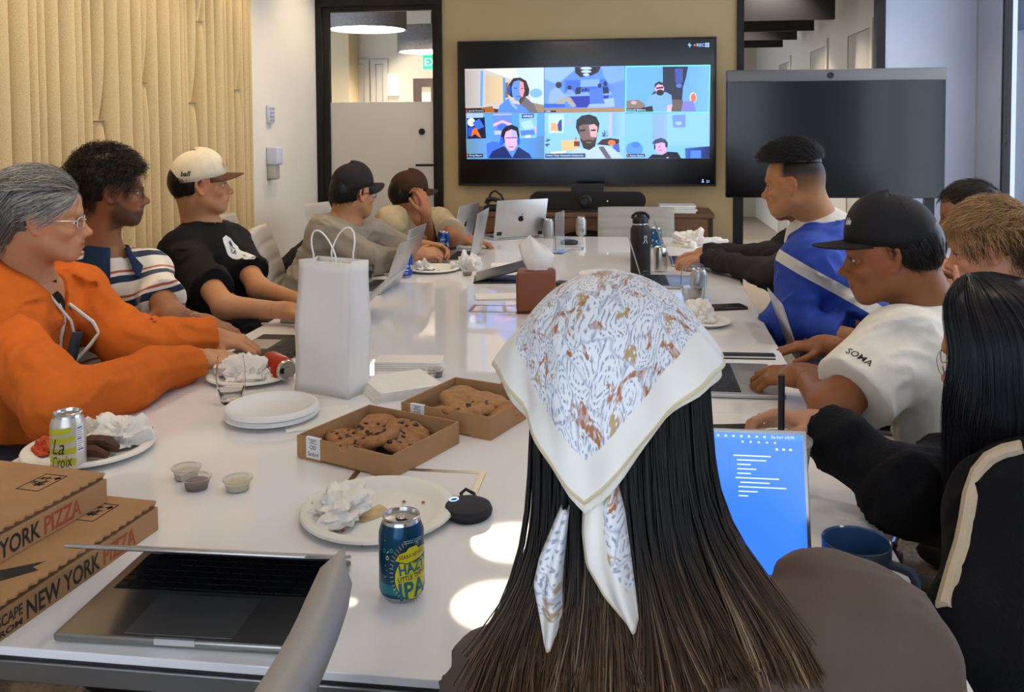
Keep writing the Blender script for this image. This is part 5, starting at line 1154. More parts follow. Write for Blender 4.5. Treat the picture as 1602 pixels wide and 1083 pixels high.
# ------------------------------------------------------------------ people: implicit surfaces meshed into one skin
class Field:
    """signed distance field on a regular grid, built from smoothly blended primitives"""
    def __init__(s, lo, hi, h):
        s.h = h; s.lo = np.array(lo, np.float32); n = np.ceil((np.array(hi)-np.array(lo))/h).astype(int)+1
        s.ax = [s.lo[i]+h*np.arange(n[i], dtype=np.float32) for i in range(3)]; s.F = np.full(tuple(n), .5, np.float32)
    def sl(s, lo, hi):
        r = []
        for i in range(3):
            a = int(np.searchsorted(s.ax[i], lo[i])); b = int(np.searchsorted(s.ax[i], hi[i]))
            if b <= a: return None
            r.append(slice(a, b))
        return tuple(r)
    def xyz(s, sl): return s.ax[0][sl[0]][:, None, None], s.ax[1][sl[1]][None, :, None], s.ax[2][sl[2]][None, None, :]
    def op(s, prims):
        for p in prims:
            k = p.get('k', .02); m = k+.03; t = p['t']
            if t == 'c':
                a, b, ra, rb = np.array(p['a'], np.float32), np.array(p['b'], np.float32), p['ra'], p['rb']; r = max(ra, rb)
                sl = s.sl(np.minimum(a, b)-r-m, np.maximum(a, b)+r+m)
                if sl is None: continue
                X, Y, Z = s.xyz(sl); ab = b-a; L2 = float(ab @ ab)+1e-12
                px, py, pz = X-a[0], Y-a[1], Z-a[2]
                tt = np.clip((px*ab[0]+py*ab[1]+pz*ab[2])/L2, 0, 1)
                d = np.sqrt((px-tt*ab[0])**2+(py-tt*ab[1])**2+(pz-tt*ab[2])**2)-(ra+(rb-ra)*tt)
            else:
                c, r, Q = np.array(p['c'], np.float32), np.array(p['r'], np.float32), p.get('Q'); R_ = float(r.max()) 
                sl = s.sl(c-R_-m, c+R_+m)
                if sl is None: continue
                X, Y, Z = s.xyz(sl); px, py, pz = X-c[0], Y-c[1], Z-c[2]
                if Q is not None:
                    Q = np.array(Q, np.float32); u = px*Q[0, 0]+py*Q[1, 0]+pz*Q[2, 0]; v = px*Q[0, 1]+py*Q[1, 1]+pz*Q[2, 1]; w = px*Q[0, 2]+py*Q[1, 2]+pz*Q[2, 2]
                else: u, v, w = px, py, pz
                if t == 'e':
                    k0 = np.sqrt((u/r[0])**2+(v/r[1])**2+(w/r[2])**2)+1e-6; k1 = np.sqrt((u/r[0]**2)**2+(v/r[1]**2)**2+(w/r[2]**2)**2)+1e-6; d = k0*(k0-1)/k1
                else:
                    rd = p.get('rd', .005); qx, qy, qz = np.abs(u)-r[0]+rd, np.abs(v)-r[1]+rd, np.abs(w)-r[2]+rd
                    d = np.sqrt(np.maximum(qx, 0)**2+np.maximum(qy, 0)**2+np.maximum(qz, 0)**2)+np.minimum(np.maximum(qx, np.maximum(qy, qz)), 0)-rd
            A = s.F[sl]; o = p.get('o', '+')
            if o == '+':
                hh = np.maximum(k-np.abs(A-d), 0)/k; s.F[sl] = np.minimum(A, d)-hh*hh*k*.25
            elif o == '-':
                d = -d; hh = np.maximum(k-np.abs(A-d), 0)/k; s.F[sl] = np.maximum(A, d)+hh*hh*k*.25
        return s
    def full(s): return s.ax[0][:, None, None], s.ax[1][None, :, None], s.ax[2][None, None, :]
    def cut(s, d): s.F = np.maximum(s.F, d.astype(np.float32)); return s            # keep where d<0
    def disp(s, fn, band=.03):
        idx = np.nonzero(np.abs(s.F) < band); X = s.ax[0][idx[0]]; Y = s.ax[1][idx[1]]; Z = s.ax[2][idx[2]]
        s.F[idx] += fn(X, Y, Z).astype(np.float32); return s
    def mesh(s):
        F = s.F; F[0], F[-1], F[:, 0], F[:, -1], F[:, :, 0], F[:, :, -1] = [np.maximum(q, 1e-4) for q in (F[0], F[-1], F[:, 0], F[:, -1], F[:, :, 0], F[:, :, -1])]
        S = F < 0
        c = np.zeros(tuple(np.array(F.shape)-1), np.int8)
        for i in (0, 1):
            for j in (0, 1):
                for k in (0, 1): c += S[i:S.shape[0]-1+i, j:S.shape[1]-1+j, k:S.shape[2]-1+k]
        cells = np.argwhere((c > 0) & (c < 8))
        if not len(cells): return np.zeros((0, 3)), np.zeros((0, 4), int)
        idm = np.full(c.shape, -1, np.int64); idm[cells[:, 0], cells[:, 1], cells[:, 2]] = np.arange(len(cells))
        acc = np.zeros((len(cells), 3)); cnt = np.zeros(len(cells)); O = [(i, j, k) for i in (0, 1) for j in (0, 1) for k in (0, 1)]
        val = {o: F[cells[:, 0]+o[0], cells[:, 1]+o[1], cells[:, 2]+o[2]] for o in O}
        for o in O:
            for ax in range(3):
                if o[ax]: continue
                q = list(o); q[ax] = 1; q = tuple(q); a, b = val[o], val[q]; m = (a < 0) != (b < 0)
                t = np.where(m, a/np.where(m, a-b, 1), 0); P = np.zeros((len(cells), 3)); P[:] = o; P[:, ax] += t
                acc += P*m[:, None]; cnt += m
        V = (cells+acc/cnt[:, None])*s.h+s.lo
        Q = []
        for ax in range(3):
            u, v = (ax+1) % 3, (ax+2) % 3
            a = [slice(None)]*3; b = [slice(None)]*3; a[ax] = slice(0, -1); b[ax] = slice(1, None)
            A, B = S[tuple(a)], S[tuple(b)]; e = np.argwhere(A != B); e = e[(e[:, u] > 0) & (e[:, v] > 0) & (e[:, u] < F.shape[u]-1) & (e[:, v] < F.shape[v]-1)]
            if not len(e): continue
            fl = S[e[:, 0], e[:, 1], e[:, 2]]
            def cell(du, dv):
                q = e.copy(); q[:, u] -= du; q[:, v] -= dv; return idm[q[:, 0], q[:, 1], q[:, 2]]
            quad = np.stack([cell(1, 1), cell(0, 1), cell(0, 0), cell(1, 0)], 1); quad[~fl] = quad[~fl][:, ::-1]; Q.append(quad)
        return V, np.concatenate(Q)
def np_mesh(name, parts, origin, colfn=None):
    Vs, Qs, o = [], [], 0
    for V, Q in parts:
        Vs.append(V); Qs.append(Q+o); o += len(V)
    V = np.concatenate(Vs); Q = np.concatenate(Qs); me = bpy.data.meshes.new(name)
    me.vertices.add(len(V)); me.vertices.foreach_set('co', (V-np.array(origin)).astype(np.float32).ravel())
    me.loops.add(len(Q)*4); me.loops.foreach_set('vertex_index', Q.astype(np.int32).ravel())
    me.polygons.add(len(Q)); me.polygons.foreach_set('loop_start', np.arange(0, len(Q)*4, 4, dtype=np.int32))
    me.polygons.foreach_set('use_smooth', np.ones(len(Q), bool)); me.update(calc_edges=True)
    if colfn is not None:
        C = np.ones((len(V), 4), np.float32); C[:, :3] = colfn(V); at = me.color_attributes.new('Col', 'FLOAT_COLOR', 'POINT'); at.data.foreach_set('color', C.ravel())
    return me
def V3(p): return np.array(p, float)
def nrm(v): v = V3(v); return v/(np.linalg.norm(v)+1e-9)
def cone(a, b, ra, rb, k=.02, o='+'): return dict(t='c', a=V3(a), b=V3(b), ra=ra, rb=rb, k=k, o=o)
def ell(c, r, Q=None, k=.02, o='+'): return dict(t='e', c=V3(c), r=r, Q=Q, k=k, o=o)
def bxp(c, r, Q=None, k=.02, rd=.005, o='+'): return dict(t='b', c=V3(c), r=r, Q=Q, k=k, rd=rd, o=o)
class Frame:
    """head frame: x to the person's left... columns are side, forward, up"""
    def __init__(s, c, yaw, pitch=0, roll=0, sc=1.0):
        f = V3((math.sin(yaw)*math.cos(pitch), math.cos(yaw)*math.cos(pitch), -math.sin(pitch))); sd = nrm(np.cross(f, (0, 0, 1))); u = np.cross(sd, f)
        sd, u = sd*math.cos(roll)+u*math.sin(roll), u*math.cos(roll)-sd*math.sin(roll)
        s.Q = np.stack([sd, f, u], 1); s.c = V3(c); s.s = sc          # sd points to the person's right
    def p(s, x, y, z): return s.c+s.Q @ (V3((x, y, z))*s.s)
    def inv(s, P): return ((P-s.c) @ s.Q)/s.s
    def mat(s): M = Matrix(s.Q.tolist()).to_4x4(); return Matrix.Translation(s.c) @ M @ Matrix.Scale(s.s, 4)
def head_prims(H, face=None, jaw=1.0, nose=1.0, ears=True):
    s = H.s; P = []; f = dict(face or {})
    C = lambda a, b, ra, rb, k=.012, o='+': P.append(cone(H.p(*a), H.p(*b), ra*s, rb*s, k*s, o))
    E = lambda c, r, k=.012, o='+', Q=None: P.append(ell(H.p(*c), [q*s for q in r], H.Q if Q is None else H.Q @ Q, k*s, o))
    E((0, -.014, .028), (.077, .099, .089), .02)
    E((0, .028, -.035), (.059*jaw, .062, .078), .03)
    for x in (-1, 1):
        C((x*.052*jaw, -.002, -.052), (x*.018, .066, -.098), .021, .017, .03)
        E((x*.044, .057, -.028), (.024, .026, .022), .02)
        C((x*.052, .005, -.01), (x*.055, .03, .02), .024, .024, .03)
    E((0, .076, -.097), (.022, .020, .018), .022)                               # chin
    E((0, .052, .045), (.056, .040, .044), .03)                                  # forehead
    C((-.034, .083, .020), (.034, .083, .020), .0125, .0125, .02)                # brow
    for x in (-1, 1):
        E((x*.034, .104, -.004), (.020, .020, .0135), .014, '-')
        E((x*.060, .084, -.002), (.017, .020, .016), .016, '-')
        E((x*.033, .0725, -.004), (.0185, .0165, .0135), .006)                   # lids
        C((x*.021, .094, -.0045), (x*.035, .0905, -.0035), .0044, .0052, .002, '-')   # eye slit
        C((x*.035, .0905, -.0035), (x*.0475, .0785, -.0045), .0052, .0035, .002, '-')
    C((0, .080, .012), (0, .088, -.036), .0125, .0165, .008)                     # root of the nose
    C((0, .088, .010), (0, .112*nose if nose > 1 else .112, -.032), .0075, .0100, .012)   # nose bridge
    E((0, .1155+.004*(nose-1)*10, -.036), (.0115, .0125, .0105), .01)
    for x in (-1, 1): E((x*.0125, .104, -.040), (.0085, .011, .0085), .007)
    for x in (-1, 1): E((x*.007, .112, -.0475), (.004, .006, .004), .003, '-')
    E((0, .086, -.066), (.030, .020, .022), .02)                                  # mouth mound
    for x in (-1, 1):
        C((0, .1005, -.0622), (x*.021, .0925, -.0655), .0056, .0030, .005)        # lips
        C((0, .0990, -.0742), (x*.019, .0915, -.0708), .0064, .0030, .005)
        C((0, .1058, -.0683), (x*.0240, .0950, -.0700), .0026, .0018, .002, '-')
    if ears:
        for x in (-1, 1):
            Qe = np.array(Matrix.Rotation(x*R(20), 3, 'Z') @ Matrix.Rotation(R(-10), 3, 'X'))
            E((x*.077, -.012, -.006), (.0065, .017, .028), .006, '+', Qe)
            hx = [(.074, .006, .008), (.079, .000, .021), (.083, -.014, .026), (.086, -.027, .016), (.085, -.029, -.002), (.081, -.022, -.020), (.077, -.010, -.034), (.074, -.001, -.034)]
            for i in range(7): C((x*hx[i][0], hx[i][1], hx[i][2]), (x*hx[i+1][0], hx[i+1][1], hx[i+1][2]), .0050, .0050 if i < 5 else .0065, .003)
            E((x*.086, -.008, -.006), (.0075, .009, .015), .004, '-', Qe)
            E((x*.077, .003, -.010), (.0055, .0045, .008), .003)
    return P
def hand_prims(W, d, n, side, curls=(15, 25, 20), spread=1.0, s=1.0, thumb=None, fing=None):
    """W wrist point, d towards the knuckles, n out of the back of the hand; side +1: thumb on the +x side of (x = d x n)"""
    d = nrm(d); n = nrm(V3(n)-d*np.dot(V3(n), d)); x = np.cross(d, n)*side; Q = np.stack([x, d, n], 1); W = V3(W)
    p = lambda a, b, c: W+Q @ (V3((a, b, c))*s)
    P = [bxp(p(0, .047, 0), [.037*s, .046*s, .0125*s], Q, .012, .011), cone(p(0, -.03, 0), p(0, .02, 0), .026*s, .029*s, .02), ell(p(.024, .03, -.008), (.017*s, .03*s, .013*s), Q, .012)]
    base = [(.0285, .090, 0), (.0095, .0945, .002), (-.010, .091, .001), (-.0275, .082, -.001)]; L = [(.043, .026, .021), (.047, .030, .022), (.043, .027, .021), (.034, .021, .018)]
    for i in range(4):
        cu = (fing[i] if fing else curls); a = 0.0; q = V3(base[i]); an = R((3-2.6*i)*spread*1.3)
        for j in range(3):
            a += R(cu[j]); dr = V3((math.sin(an)*math.cos(a), math.cos(an)*math.cos(a), -math.sin(a))); q2 = q+dr*L[i][j]; r0, r1 = (.0098-.0009*j)*(.88 if i == 3 else 1), (.0090-.0010*j)*(.88 if i == 3 else 1)
            P.append(cone(p(*q), p(*q2), r0*s, r1*s, .004)); q = q2
    th = thumb or ((.75, .62, -.25), (.45, .85, -.25), (.25, .95, -.2)); q = V3((.026, .018, -.006))
    for j, l in enumerate((.040, .033, .026)):
        q2 = q+nrm(th[j])*l; P.append(cone(p(*q), p(*q2), (.0140, .0112, .0102)[j]*s, (.0115, .0102, .0085)[j]*s, .008 if j == 0 else .004)); q = q2
    return P
def bbox_of(prims, m=.02):
    lo = np.full(3, 1e9); hi = -lo
    for p in prims:
        if p.get('o') == '-': continue
        if p['t'] == 'c':
            r = max(p['ra'], p['rb']); lo = np.minimum(lo, np.minimum(p['a'], p['b'])-r); hi = np.maximum(hi, np.maximum(p['a'], p['b'])+r)
        else:
            r = float(max(p['r'])); lo = np.minimum(lo, p['c']-r); hi = np.maximum(hi, p['c']+r)
    return lo-m, hi+m
def boxd(F, lo, hi):
    X, Y, Z = F.full(); return np.maximum(np.maximum(np.maximum(lo[0]-X, X-hi[0]), np.maximum(lo[1]-Y, Y-hi[1])), np.maximum(lo[2]-Z, Z-hi[2]))
def folds(seed, amp=.004, freq=11, axis=(0, 0, 1)):
    """irregular cloth folds: warped ridged noise, elongated across `axis`"""
    ax = nrm(axis); e1 = nrm(np.cross(ax, (.3, .8, .5))); e2 = np.cross(ax, e1)
    def fn(X, Y, Z):
        u = X*ax[0]+Y*ax[1]+Z*ax[2]; v = X*e1[0]+Y*e1[1]+Z*e1[2]; w = X*e2[0]+Y*e2[1]+Z*e2[2]
        wp = vnoise(u*5, v*5, w*5, seed+7)*.09
        a = vnoise((u+wp)*freq, v*freq*.45, w*freq*.45, seed); b = vnoise((u+wp*.7)*freq*2.1, v*freq*.8, w*freq*.8, seed+1); r = 1-np.abs(b)*2.2
        return -(a*amp*1.6+np.maximum(r, -.2)*amp*1.2*np.clip(.55+a, 0, 1.3))
    return fn
def skin_mat(name, c): return mat(name, c, .5, attr='Col', var=.05, vscale=60, bump=.05, bscale=400, sss=.12, spec=.35)
M_lash = mat('eyelashes', '#140d0a', .6)
M_eye = mat('eye white', '#d8d2ca', .15); M_iris = mat('dark iris', '#1c120e', .1)
def ramp(x, a, b): return np.clip((x-a)/(b-a), 0, 1)
def person(label, S):
    """S: joints and looks of one seated person; returns the body object"""
    g = lambda k, d=None: S.get(k, d)
    H = Frame(S['head'], R(S['face']), R(g('hpitch', 0)), R(g('hroll', 0)), g('hs', 1.0)); hs = H.s
    neck = V3(S['neck']); pel = V3(S['pel']); shL, shR = V3(S['shL']), V3(S['shR'])
    up_ = nrm(neck-pel); rt_ = nrm(shR-shL); rt_ = nrm(rt_-up_*np.dot(rt_, up_)); fwd = np.cross(up_, rt_); Qt = np.stack([rt_, fwd, up_], 1)
    L = np.linalg.norm(neck-pel); b = g('build', 1.0); sw = np.linalg.norm(shR-shL)
    origin = V3((pel[0], pel[1], 0))
    # ---- arms
    arms = []
    for s_, sh in (('L', shL), ('R', shR)):
        el, wr = g('el'+s_), g('wr'+s_)
        if el is None: continue
        arms.append((s_, sh, V3(el), V3(wr), g('hand'+s_)))
    # ---- skin
    hp = head_prims(H, jaw=g('jaw', 1.0), nose=g('nose', 1.0), ears=g('ears', True))
    nk = [cone(H.p(0, -.028, -.05), neck+up_*.0, .056*hs*g('neckw', 1), .062*g('neckw', 1), .03), cone(H.p(0, -.045, -.02), neck-fwd*.02, .05*hs, .062, .03)]
    tr = [cone(neck-up_*.03, shL+(neck-shL)*.25, .058, .05, .05), cone(neck-up_*.03, shR+(neck-shR)*.25, .058, .05, .05),
          ell(pel+up_*L*.70-fwd*.0, (sw*.40, .105*b, L*.30), Qt, .06), ell(pel+up_*L*.35, (.145*b, .105*b, L*.32), Qt, .06), ell(pel+up_*.02, (.165*b, .125*b, .13), Qt, .06)]
    ar, hands = [], []
    for s_, sh, el, wr, hd in arms:
        ar += [cone(sh, el, .052*b, .041*b, .03), cone(el, wr, .042*b, .027, .03), ell(sh, (.058*b,)*3, None, .05)]
        if hd is not None:
            hq = hand_prims(wr, hd['d'], hd['n'], hd.get('side', 1), hd.get('curls', (15, 25, 20)), hd.get('spread', 1), hd.get('s', .97), hd.get('thumb'), hd.get('fing')); hands.append((wr, hq))
    knees = []
    for s_, sg in (('L', -1), ('R', 1)):
        hip = pel+rt_*sg*.09*b-up_*.02; kd = nrm((fwd[0], fwd[1], 0)); kn = V3(g('knee'+s_, hip+kd*.42+V3((rt_[0]*sg*.05, rt_[1]*sg*.05, 0)))); kn[2] = max(kn[2], .46) if 'knee'+s_ not in S else kn[2]
        an = V3(g('ank'+s_, (kn[0]-kd[0]*.03, kn[1]-kd[1]*.03, .09))); knees.append((hip, kn, an))
    allp = hp+nk
    hlo, hhi = bbox_of(hp, .012); hh = g('hh', .0030)
    # lower the head box to take the neck in
    hlo = hlo-np.array([.0, .0, .05]); F1 = Field(hlo, hhi, hh).op(hp[:7]+nk+hp[7:]+tr[:2])
    parts = [F1.mesh()]
    bp = nk+tr+ar; lo, hi = bbox_of(bp, .03); F2 = Field(lo, hi, .009 if g('top', {}).get('sleeve') == 'short' and g('hh', .003) < .005 else .0135).op(bp)
    F2.cut(-boxd(F2, hlo+.012, hhi-.012)) ; hb_ = []
    for wr, hq in hands:
        a, c = bbox_of(hq, .012); hb_.append((a, c)); F2.cut(-boxd(F2, a+.008, c-.008))
    parts.append(F2.mesh())
    for (wr, hq), (a, c) in zip(hands, hb_): parts.append(Field(a, c, g('hv', .0036)).op(ar+hq).mesh())
    skin = np.array(srgb(S['skin'])); lip = np.array(srgb(g('lip', '#8a4a40'))); stub = g('stubble'); 
    def colfn(V):
        q = H.inv(V); C = np.tile(skin, (len(V), 1)); x, y, z = q[:, 0], q[:, 1], q[:, 2]
        m = np.exp(-((z+.068)/.0090)**2)*ramp(y, .084, .092)*ramp(-np.abs(x), -.027, -.022); C += (lip-skin)*(m*.85)[:, None]
        m = np.exp(-(((y-.07)/.03)**2+((z+.035)/.025)**2))*.18+np.exp(-(((y-.118)/.016)**2+((z+.036)/.016)**2+(x/.02)**2))*.22+(np.abs(x) > .076)*(np.abs(z) < .045)*(np.abs(y) < .05)*.25
        C *= 1+np.stack([m*.25, -m*.35, -m*.35], 1)
        if stub:
            sc, st = np.array(srgb(stub[0])), stub[1]
            line = np.interp(y, [-.02, .0, .03, .06, .09, .12], [-.005, -.012, -.045, -.06, -.062, -.062])
            chin = ramp(line-z, -.004, .010)*ramp(y, -.018, .004)*ramp(z+.25*np.maximum(0, .06-y), -.122, -.112)
            must = np.exp(-((z+.0545)/.007)**2)*ramp(y, .085, .095)*(np.abs(x) < .032); lips = np.exp(-((z+.068)/.0075)**2)*ramp(y, .088, .096)*(np.abs(x) < .022)
            side_ = 0
            m = np.clip(np.maximum(np.maximum(chin, must), side_)*(1-lips)*st, 0, 1); C += (sc-C)*m[:, None]
        fade = g('fade')
        if fade is not None:                                       # cropped sides
            sc = np.array(srgb(fade[0])); m = ramp(z, fade[1], fade[2])*ramp(-y, -.035, -.01)*(np.abs(y) < .2)*fade[3]; m = m*(1-((np.abs(x) > .0775)*(z < .03)*(z > -.06))); C += (sc-C)*np.clip(m, 0, 1)[:, None]
        return np.clip(C, 0, 1)
    body = link('person', np_mesh('person', parts, origin, colfn), skin_mat('skin '+S['skin'], S['skin'])); body.location = origin
    tag(body, label, 'person', g('group', 'people at the table'))
    if g('eyes', True):
        for x in (-1, 1):
            c = H.p(x*.033, .0745, -.0035); MB().sphere((0, 0, 0), .0119*hs, 18, 12).build('eye', M_eye, body, loc=c-origin, smooth=True)
            gaze = g('gaze', (x*.18, 1, -.12)); q = c+H.Q @ nrm(gaze)*.0070*hs; MB().sphere((0, 0, 0), .0062*hs, 12, 8).build('iris', M_iris, body, loc=q-origin, smooth=True)
    if g('eyes', True):
        for x in (-1, 1): MB().tube([V3(H.p(x*a_, b_, c_))-origin for a_, b_, c_ in ((.0195, .0925, -.0015), (.027, .0932, .0018), (.035, .0900, .0026), (.042, .0845, .0012), (.0485, .0765, -.0022))], [q*hs for q in (.0008, .0014, .0017, .0016, .0009)], 5).build('lashes', M_lash, body, smooth=True)
    if g('brow'):
        for x in (-1, 1):
            pts = [H.p(x*(.012+.038*t), .0965-.023*t*t-.0005, .0185+.007*math.sin(t*2.4)) for t in (0, .25, .5, .75, 1)]
            MB().tube([V3(p_)-origin for p_ in pts], [q*hs for q in (.0036, .0046, .0044, .0038, .0020)], 6).build('eyebrow', g('brow'), body, smooth=True)
    # ---- top garment
    tp = g('top')
    if tp:
        of = tp.get('off', .012); sl_len = tp.get('sleeve', 'short'); sr = tp.get('sr', 1.0)
        cl = [cone(neck-up_*.045, shL+(neck-shL)*.2-up_*.01, .060+of*.6, .055+of, .05), cone(neck-up_*.045, shR+(neck-shR)*.2-up_*.01, .060+of*.6, .055+of, .05),
              ell(pel+up_*L*.68, (sw*.42+of, .112*b+of, L*.33), Qt, .06), ell(pel+up_*L*.33+fwd*.01, (.155*b+of*1.5, .12*b+of*1.5, L*.36), Qt, .06), ell(pel+up_*.02, (.175*b+of, .135*b+of, .14), Qt, .06)]
        subs = []
        for s_, sh, el, wr, hd in arms:
            ud = nrm(el-sh); fd = nrm(wr-el)
            if sl_len == 'short':
                fr = tp.get('slen', .62); ce = sh+(el-sh)*fr; cl += [ell(sh, (.062*b+of,)*3, None, .05), cone(sh, ce+ud*.03, (.060*b+of)*sr, (.056*b+of*1.1)*sr, .03)]
                subs.append((ce, ud, sh, el))
            else:
                fr = tp.get('slen', .97); we = el+(wr-el)*fr
                cl += [ell(sh, (.062*b+of,)*3, None, .05), cone(sh, el, (.060*b+of)*sr, (.050*b+of)*sr, .03), cone(el, we, (.051*b+of)*sr, (.034+of*.8)*sr, .03)]
                if tp.get('cuff', True): cl.append(cone(el+(we-el)*.86, we-fd*.008, .034+of*.55, .033+of*.5, .006))
                subs.append((we-fd*.0, fd, el, wr))
        cl += tp.get('extra', lambda **k: [])(neck=neck, up=up_, fwd=fwd, rt=rt_, shL=shL, shR=shR, pel=pel, H=H)
        lo, hi = bbox_of(cl, .03); F3 = Field(lo, hi, tp.get('h', .009)).op(cl)
        am = tp.get('fold', .004); F3.disp(folds(S.get('seed', 1), am, 17, tuple(up_*.9+rt_*.35+fwd*.3)))
        X, Y, Z = F3.full()
        F3.op([cone(neck-up_*tp.get('neckdrop', .0)+fwd*tp.get('neckfwd', .01), neck+up_*.22+fwd*.02, tp.get('neckr', .066), .13, .008, '-')])
        if 'vneck' in tp: F3.op([cone(neck-up_*.02+fwd*.1, neck-up_*tp['vneck']+fwd*.16, .035, .008, .01, '-')])
        dds = []
        for ce, ud, a, c in subs:
            ab = c-a; tt = np.clip(((X-a[0])*ab[0]+(Y-a[1])*ab[1]+(Z-a[2])*ab[2])/(ab @ ab), 0, 1.12); dds.append(np.sqrt((X-a[0]-tt*ab[0])**2+(Y-a[1]-tt*ab[1])**2+(Z-a[2]-tt*ab[2])**2))
        for i, (ce, ud, a, c) in enumerate(subs):
            q = (X-ce[0])*ud[0]+(Y-ce[1])*ud[1]+(Z-ce[2])*ud[2]; rg = np.maximum(-q, dds[i]-(.125 if sl_len == 'short' else .085))
            if len(subs) > 1: rg = np.maximum(rg, dds[i]-dds[1-i])
            F3.cut(-rg)
        hem = tp.get('hem', -.10); F3.cut(-((X-pel[0])*up_[0]+(Y-pel[1])*up_[1]+(Z-pel[2])*up_[2]-hem))
        o = link(tp.get('name', 'shirt'), np_mesh('shirt', [F3.mesh()], origin, tp.get('col')), tp['mat'], body)
        if tp.get('label'): o['label'] = tp['label']
        S['_shirt'] = o
    # ---- trousers and shoes
    if g('legs', True):
        pr = [ell(pel+up_*.0, (.178*b, .14*b, .13), Qt, .05)]
        for hip, kn, an in knees: pr += [cone(hip, kn, .088*b, .064*b, .04), cone(kn, an, .064*b, .048, .03)]
        lo, hi = bbox_of(pr, .03); F4 = Field(lo, hi, .014).op(pr); X, Y, Z = F4.full()
        F4.cut(((X-pel[0])*up_[0]+(Y-pel[1])*up_[1]+(Z-pel[2])*up_[2]-.06))
        link('trousers', np_mesh('trousers', [F4.mesh()], origin), g('trousers', mat('dark denim', '#20222a', .8)), body)
        for hip, kn, an in knees:
            kd = nrm((fwd[0], fwd[1], 0)); c = an+kd*.06; Mr = Matrix.Translation(Vector((c[0]-origin[0], c[1]-origin[1], .045))) @ Matrix(((kd[0], -kd[1], 0), (kd[1], kd[0], 0), (0, 0, 1))).to_4x4()
            mb = MB().sphere((0, 0, 0), (.14, .05, .05), 16, 10, Mr); mb.v = [(v[0], v[1], max(.004, v[2])) for v in mb.v]; mb.build('shoe', g('shoe', M_plast), body, smooth=True)
    body['_h'] = 1; del body['_h']
    S['_H'] = H; S['_o'] = origin; S['_up'] = up_; S['_fwd'] = fwd; S['_rt'] = rt_; S['_Qt'] = Qt
    return body
# ------------------------------------------------------------------ hair
def hair_mat(name, c, rough=.38): return mat(name, c, rough, attr='Col', spec=.4, var=.15, vscale=90)
def ring_mesh(P, r):
    """P (n,k,3) paths, r (n,k) radii -> three-sided tubes"""
    n, k, _ = P.shape; T_ = np.gradient(P, axis=1); T_ /= np.linalg.norm(T_, axis=2, keepdims=True)+1e-9; N_ = np.cross(T_, np.array([.31, .87, .39])); N_ /= np.linalg.norm(N_, axis=2, keepdims=True)+1e-9; B_ = np.cross(T_, N_); r = r[..., None]
    V = np.stack([P+N_*r, P-N_*r*.5+B_*r*.8, P-N_*r*.5-B_*r*.8], 2).reshape(-1, 3)
    i = np.arange(k-1)[:, None]*3; a = np.arange(3)[None, :]; b = (a+1) % 3; q = np.stack([i+a, i+b, i+3+b, i+3+a], -1).reshape(-1, 4); return V, (q[None]+(np.arange(n)*k*3)[:, None, None]).reshape(-1, 4)
def unit(v): return v/(np.linalg.norm(v, axis=-1, keepdims=True)+1e-9)
def strands(S_, roots, tang, length, lift=.0, curl=0, cfreq=60, radius=.0011, seg=7, seed=0, tip=.35, cols=None, c0=(0, -.014, .028), rad=(.079, .101, .091), follow=.9):
    """tapered hair locks marched over the skull; returns verts, quads, colours in head space"""
    rr = np.random.RandomState(seed); c0 = V3(c0); rad = V3(rad); D = unit(np.array(roots)); n = len(D); p = c0+D*rad*(1+rr.rand(n, 1)*.06)
    ln = (np.array([length(d) for d in D]) if callable(length) else np.full(n, length))*rr.uniform(.75, 1.15, n); st = (ln/seg)[:, None]; ph = rr.rand(n, 1)*6.28; jit = rr.randn(n, 3)*.12; path = [p]
    for i in range(seg):
        nn = unit((path[-1]-c0)/rad**2); t = tang(path[-1], nn, rr)+jit; t = unit(t-nn*(t*nn).sum(1, keepdims=True)*follow); sd = np.cross(nn, t)
        w = curl*(np.sin(cfreq*i/seg+ph)*sd+np.cos(cfreq*i/seg+ph)*nn); path.append(path[-1]+(t+nn*(lift*(1-i/seg*.6))+w)*st)
    P = np.stack(path, 1); r = radius*rr.uniform(.7, 1.4, (n, 1))*np.linspace(1, tip, seg+1)[None]
    V, Q = ring_mesh(P, r); C = np.array([cols(d, rr) for d in D]); return V, Q, np.repeat(C, (seg+1)*3, axis=0)
def vsel(m, a, b): return np.where(np.asarray(m)[:, None], a, b)
def cs(*a):
    n = max(np.size(q) for q in a); return np.stack([np.broadcast_to(np.asarray(q, float), (n,)) for q in a], 1)
def add_hair(S, body, base, strand_sets, material, basecol, name='hair', h=.0045):
    """base: fn(x,y,z) head-space distance (negative inside hair) or None"""
    H, o = S['_H'], S['_o']; parts = []; cols = []
    if base is not None:
        lo = np.array([-.13, -.16, -.20]); hi = np.array([.13, .15, .19]); F = Field(lo, hi, h); X, Y, Z = F.full(); F.F = base(X, Y, Z).astype(np.float32)+np.zeros(F.F.shape, np.float32); F.F = np.maximum(F.F, -ed(np.abs(X), Y, Z, (.088, -.008, -.012), (.030, .032, .040))).astype(np.float32); V, Q = F.mesh(); parts.append((V, Q)); cols.append(np.tile(np.array(srgb(basecol)), (len(V), 1)))
    for (V, Q, C) in strand_sets: parts.append((V, Q)); cols.append(C)
    parts = [((H.Q @ (V.T*H.s)).T+H.c, Q) for V, Q in parts]; C = np.concatenate(cols)
    return link(name, np_mesh('hair', parts, o, lambda V: C), material, body)
def ed(X, Y, Z, c, r):
    u, v, w = (X-c[0])/r[0], (Y-c[1])/r[1], (Z-c[2])/r[2]; k0 = np.sqrt(u*u+v*v+w*w)+1e-6; k1 = np.sqrt((u/r[0])**2+(v/r[1])**2+(w/r[2])**2)+1e-6; return k0*(k0-1)/k1
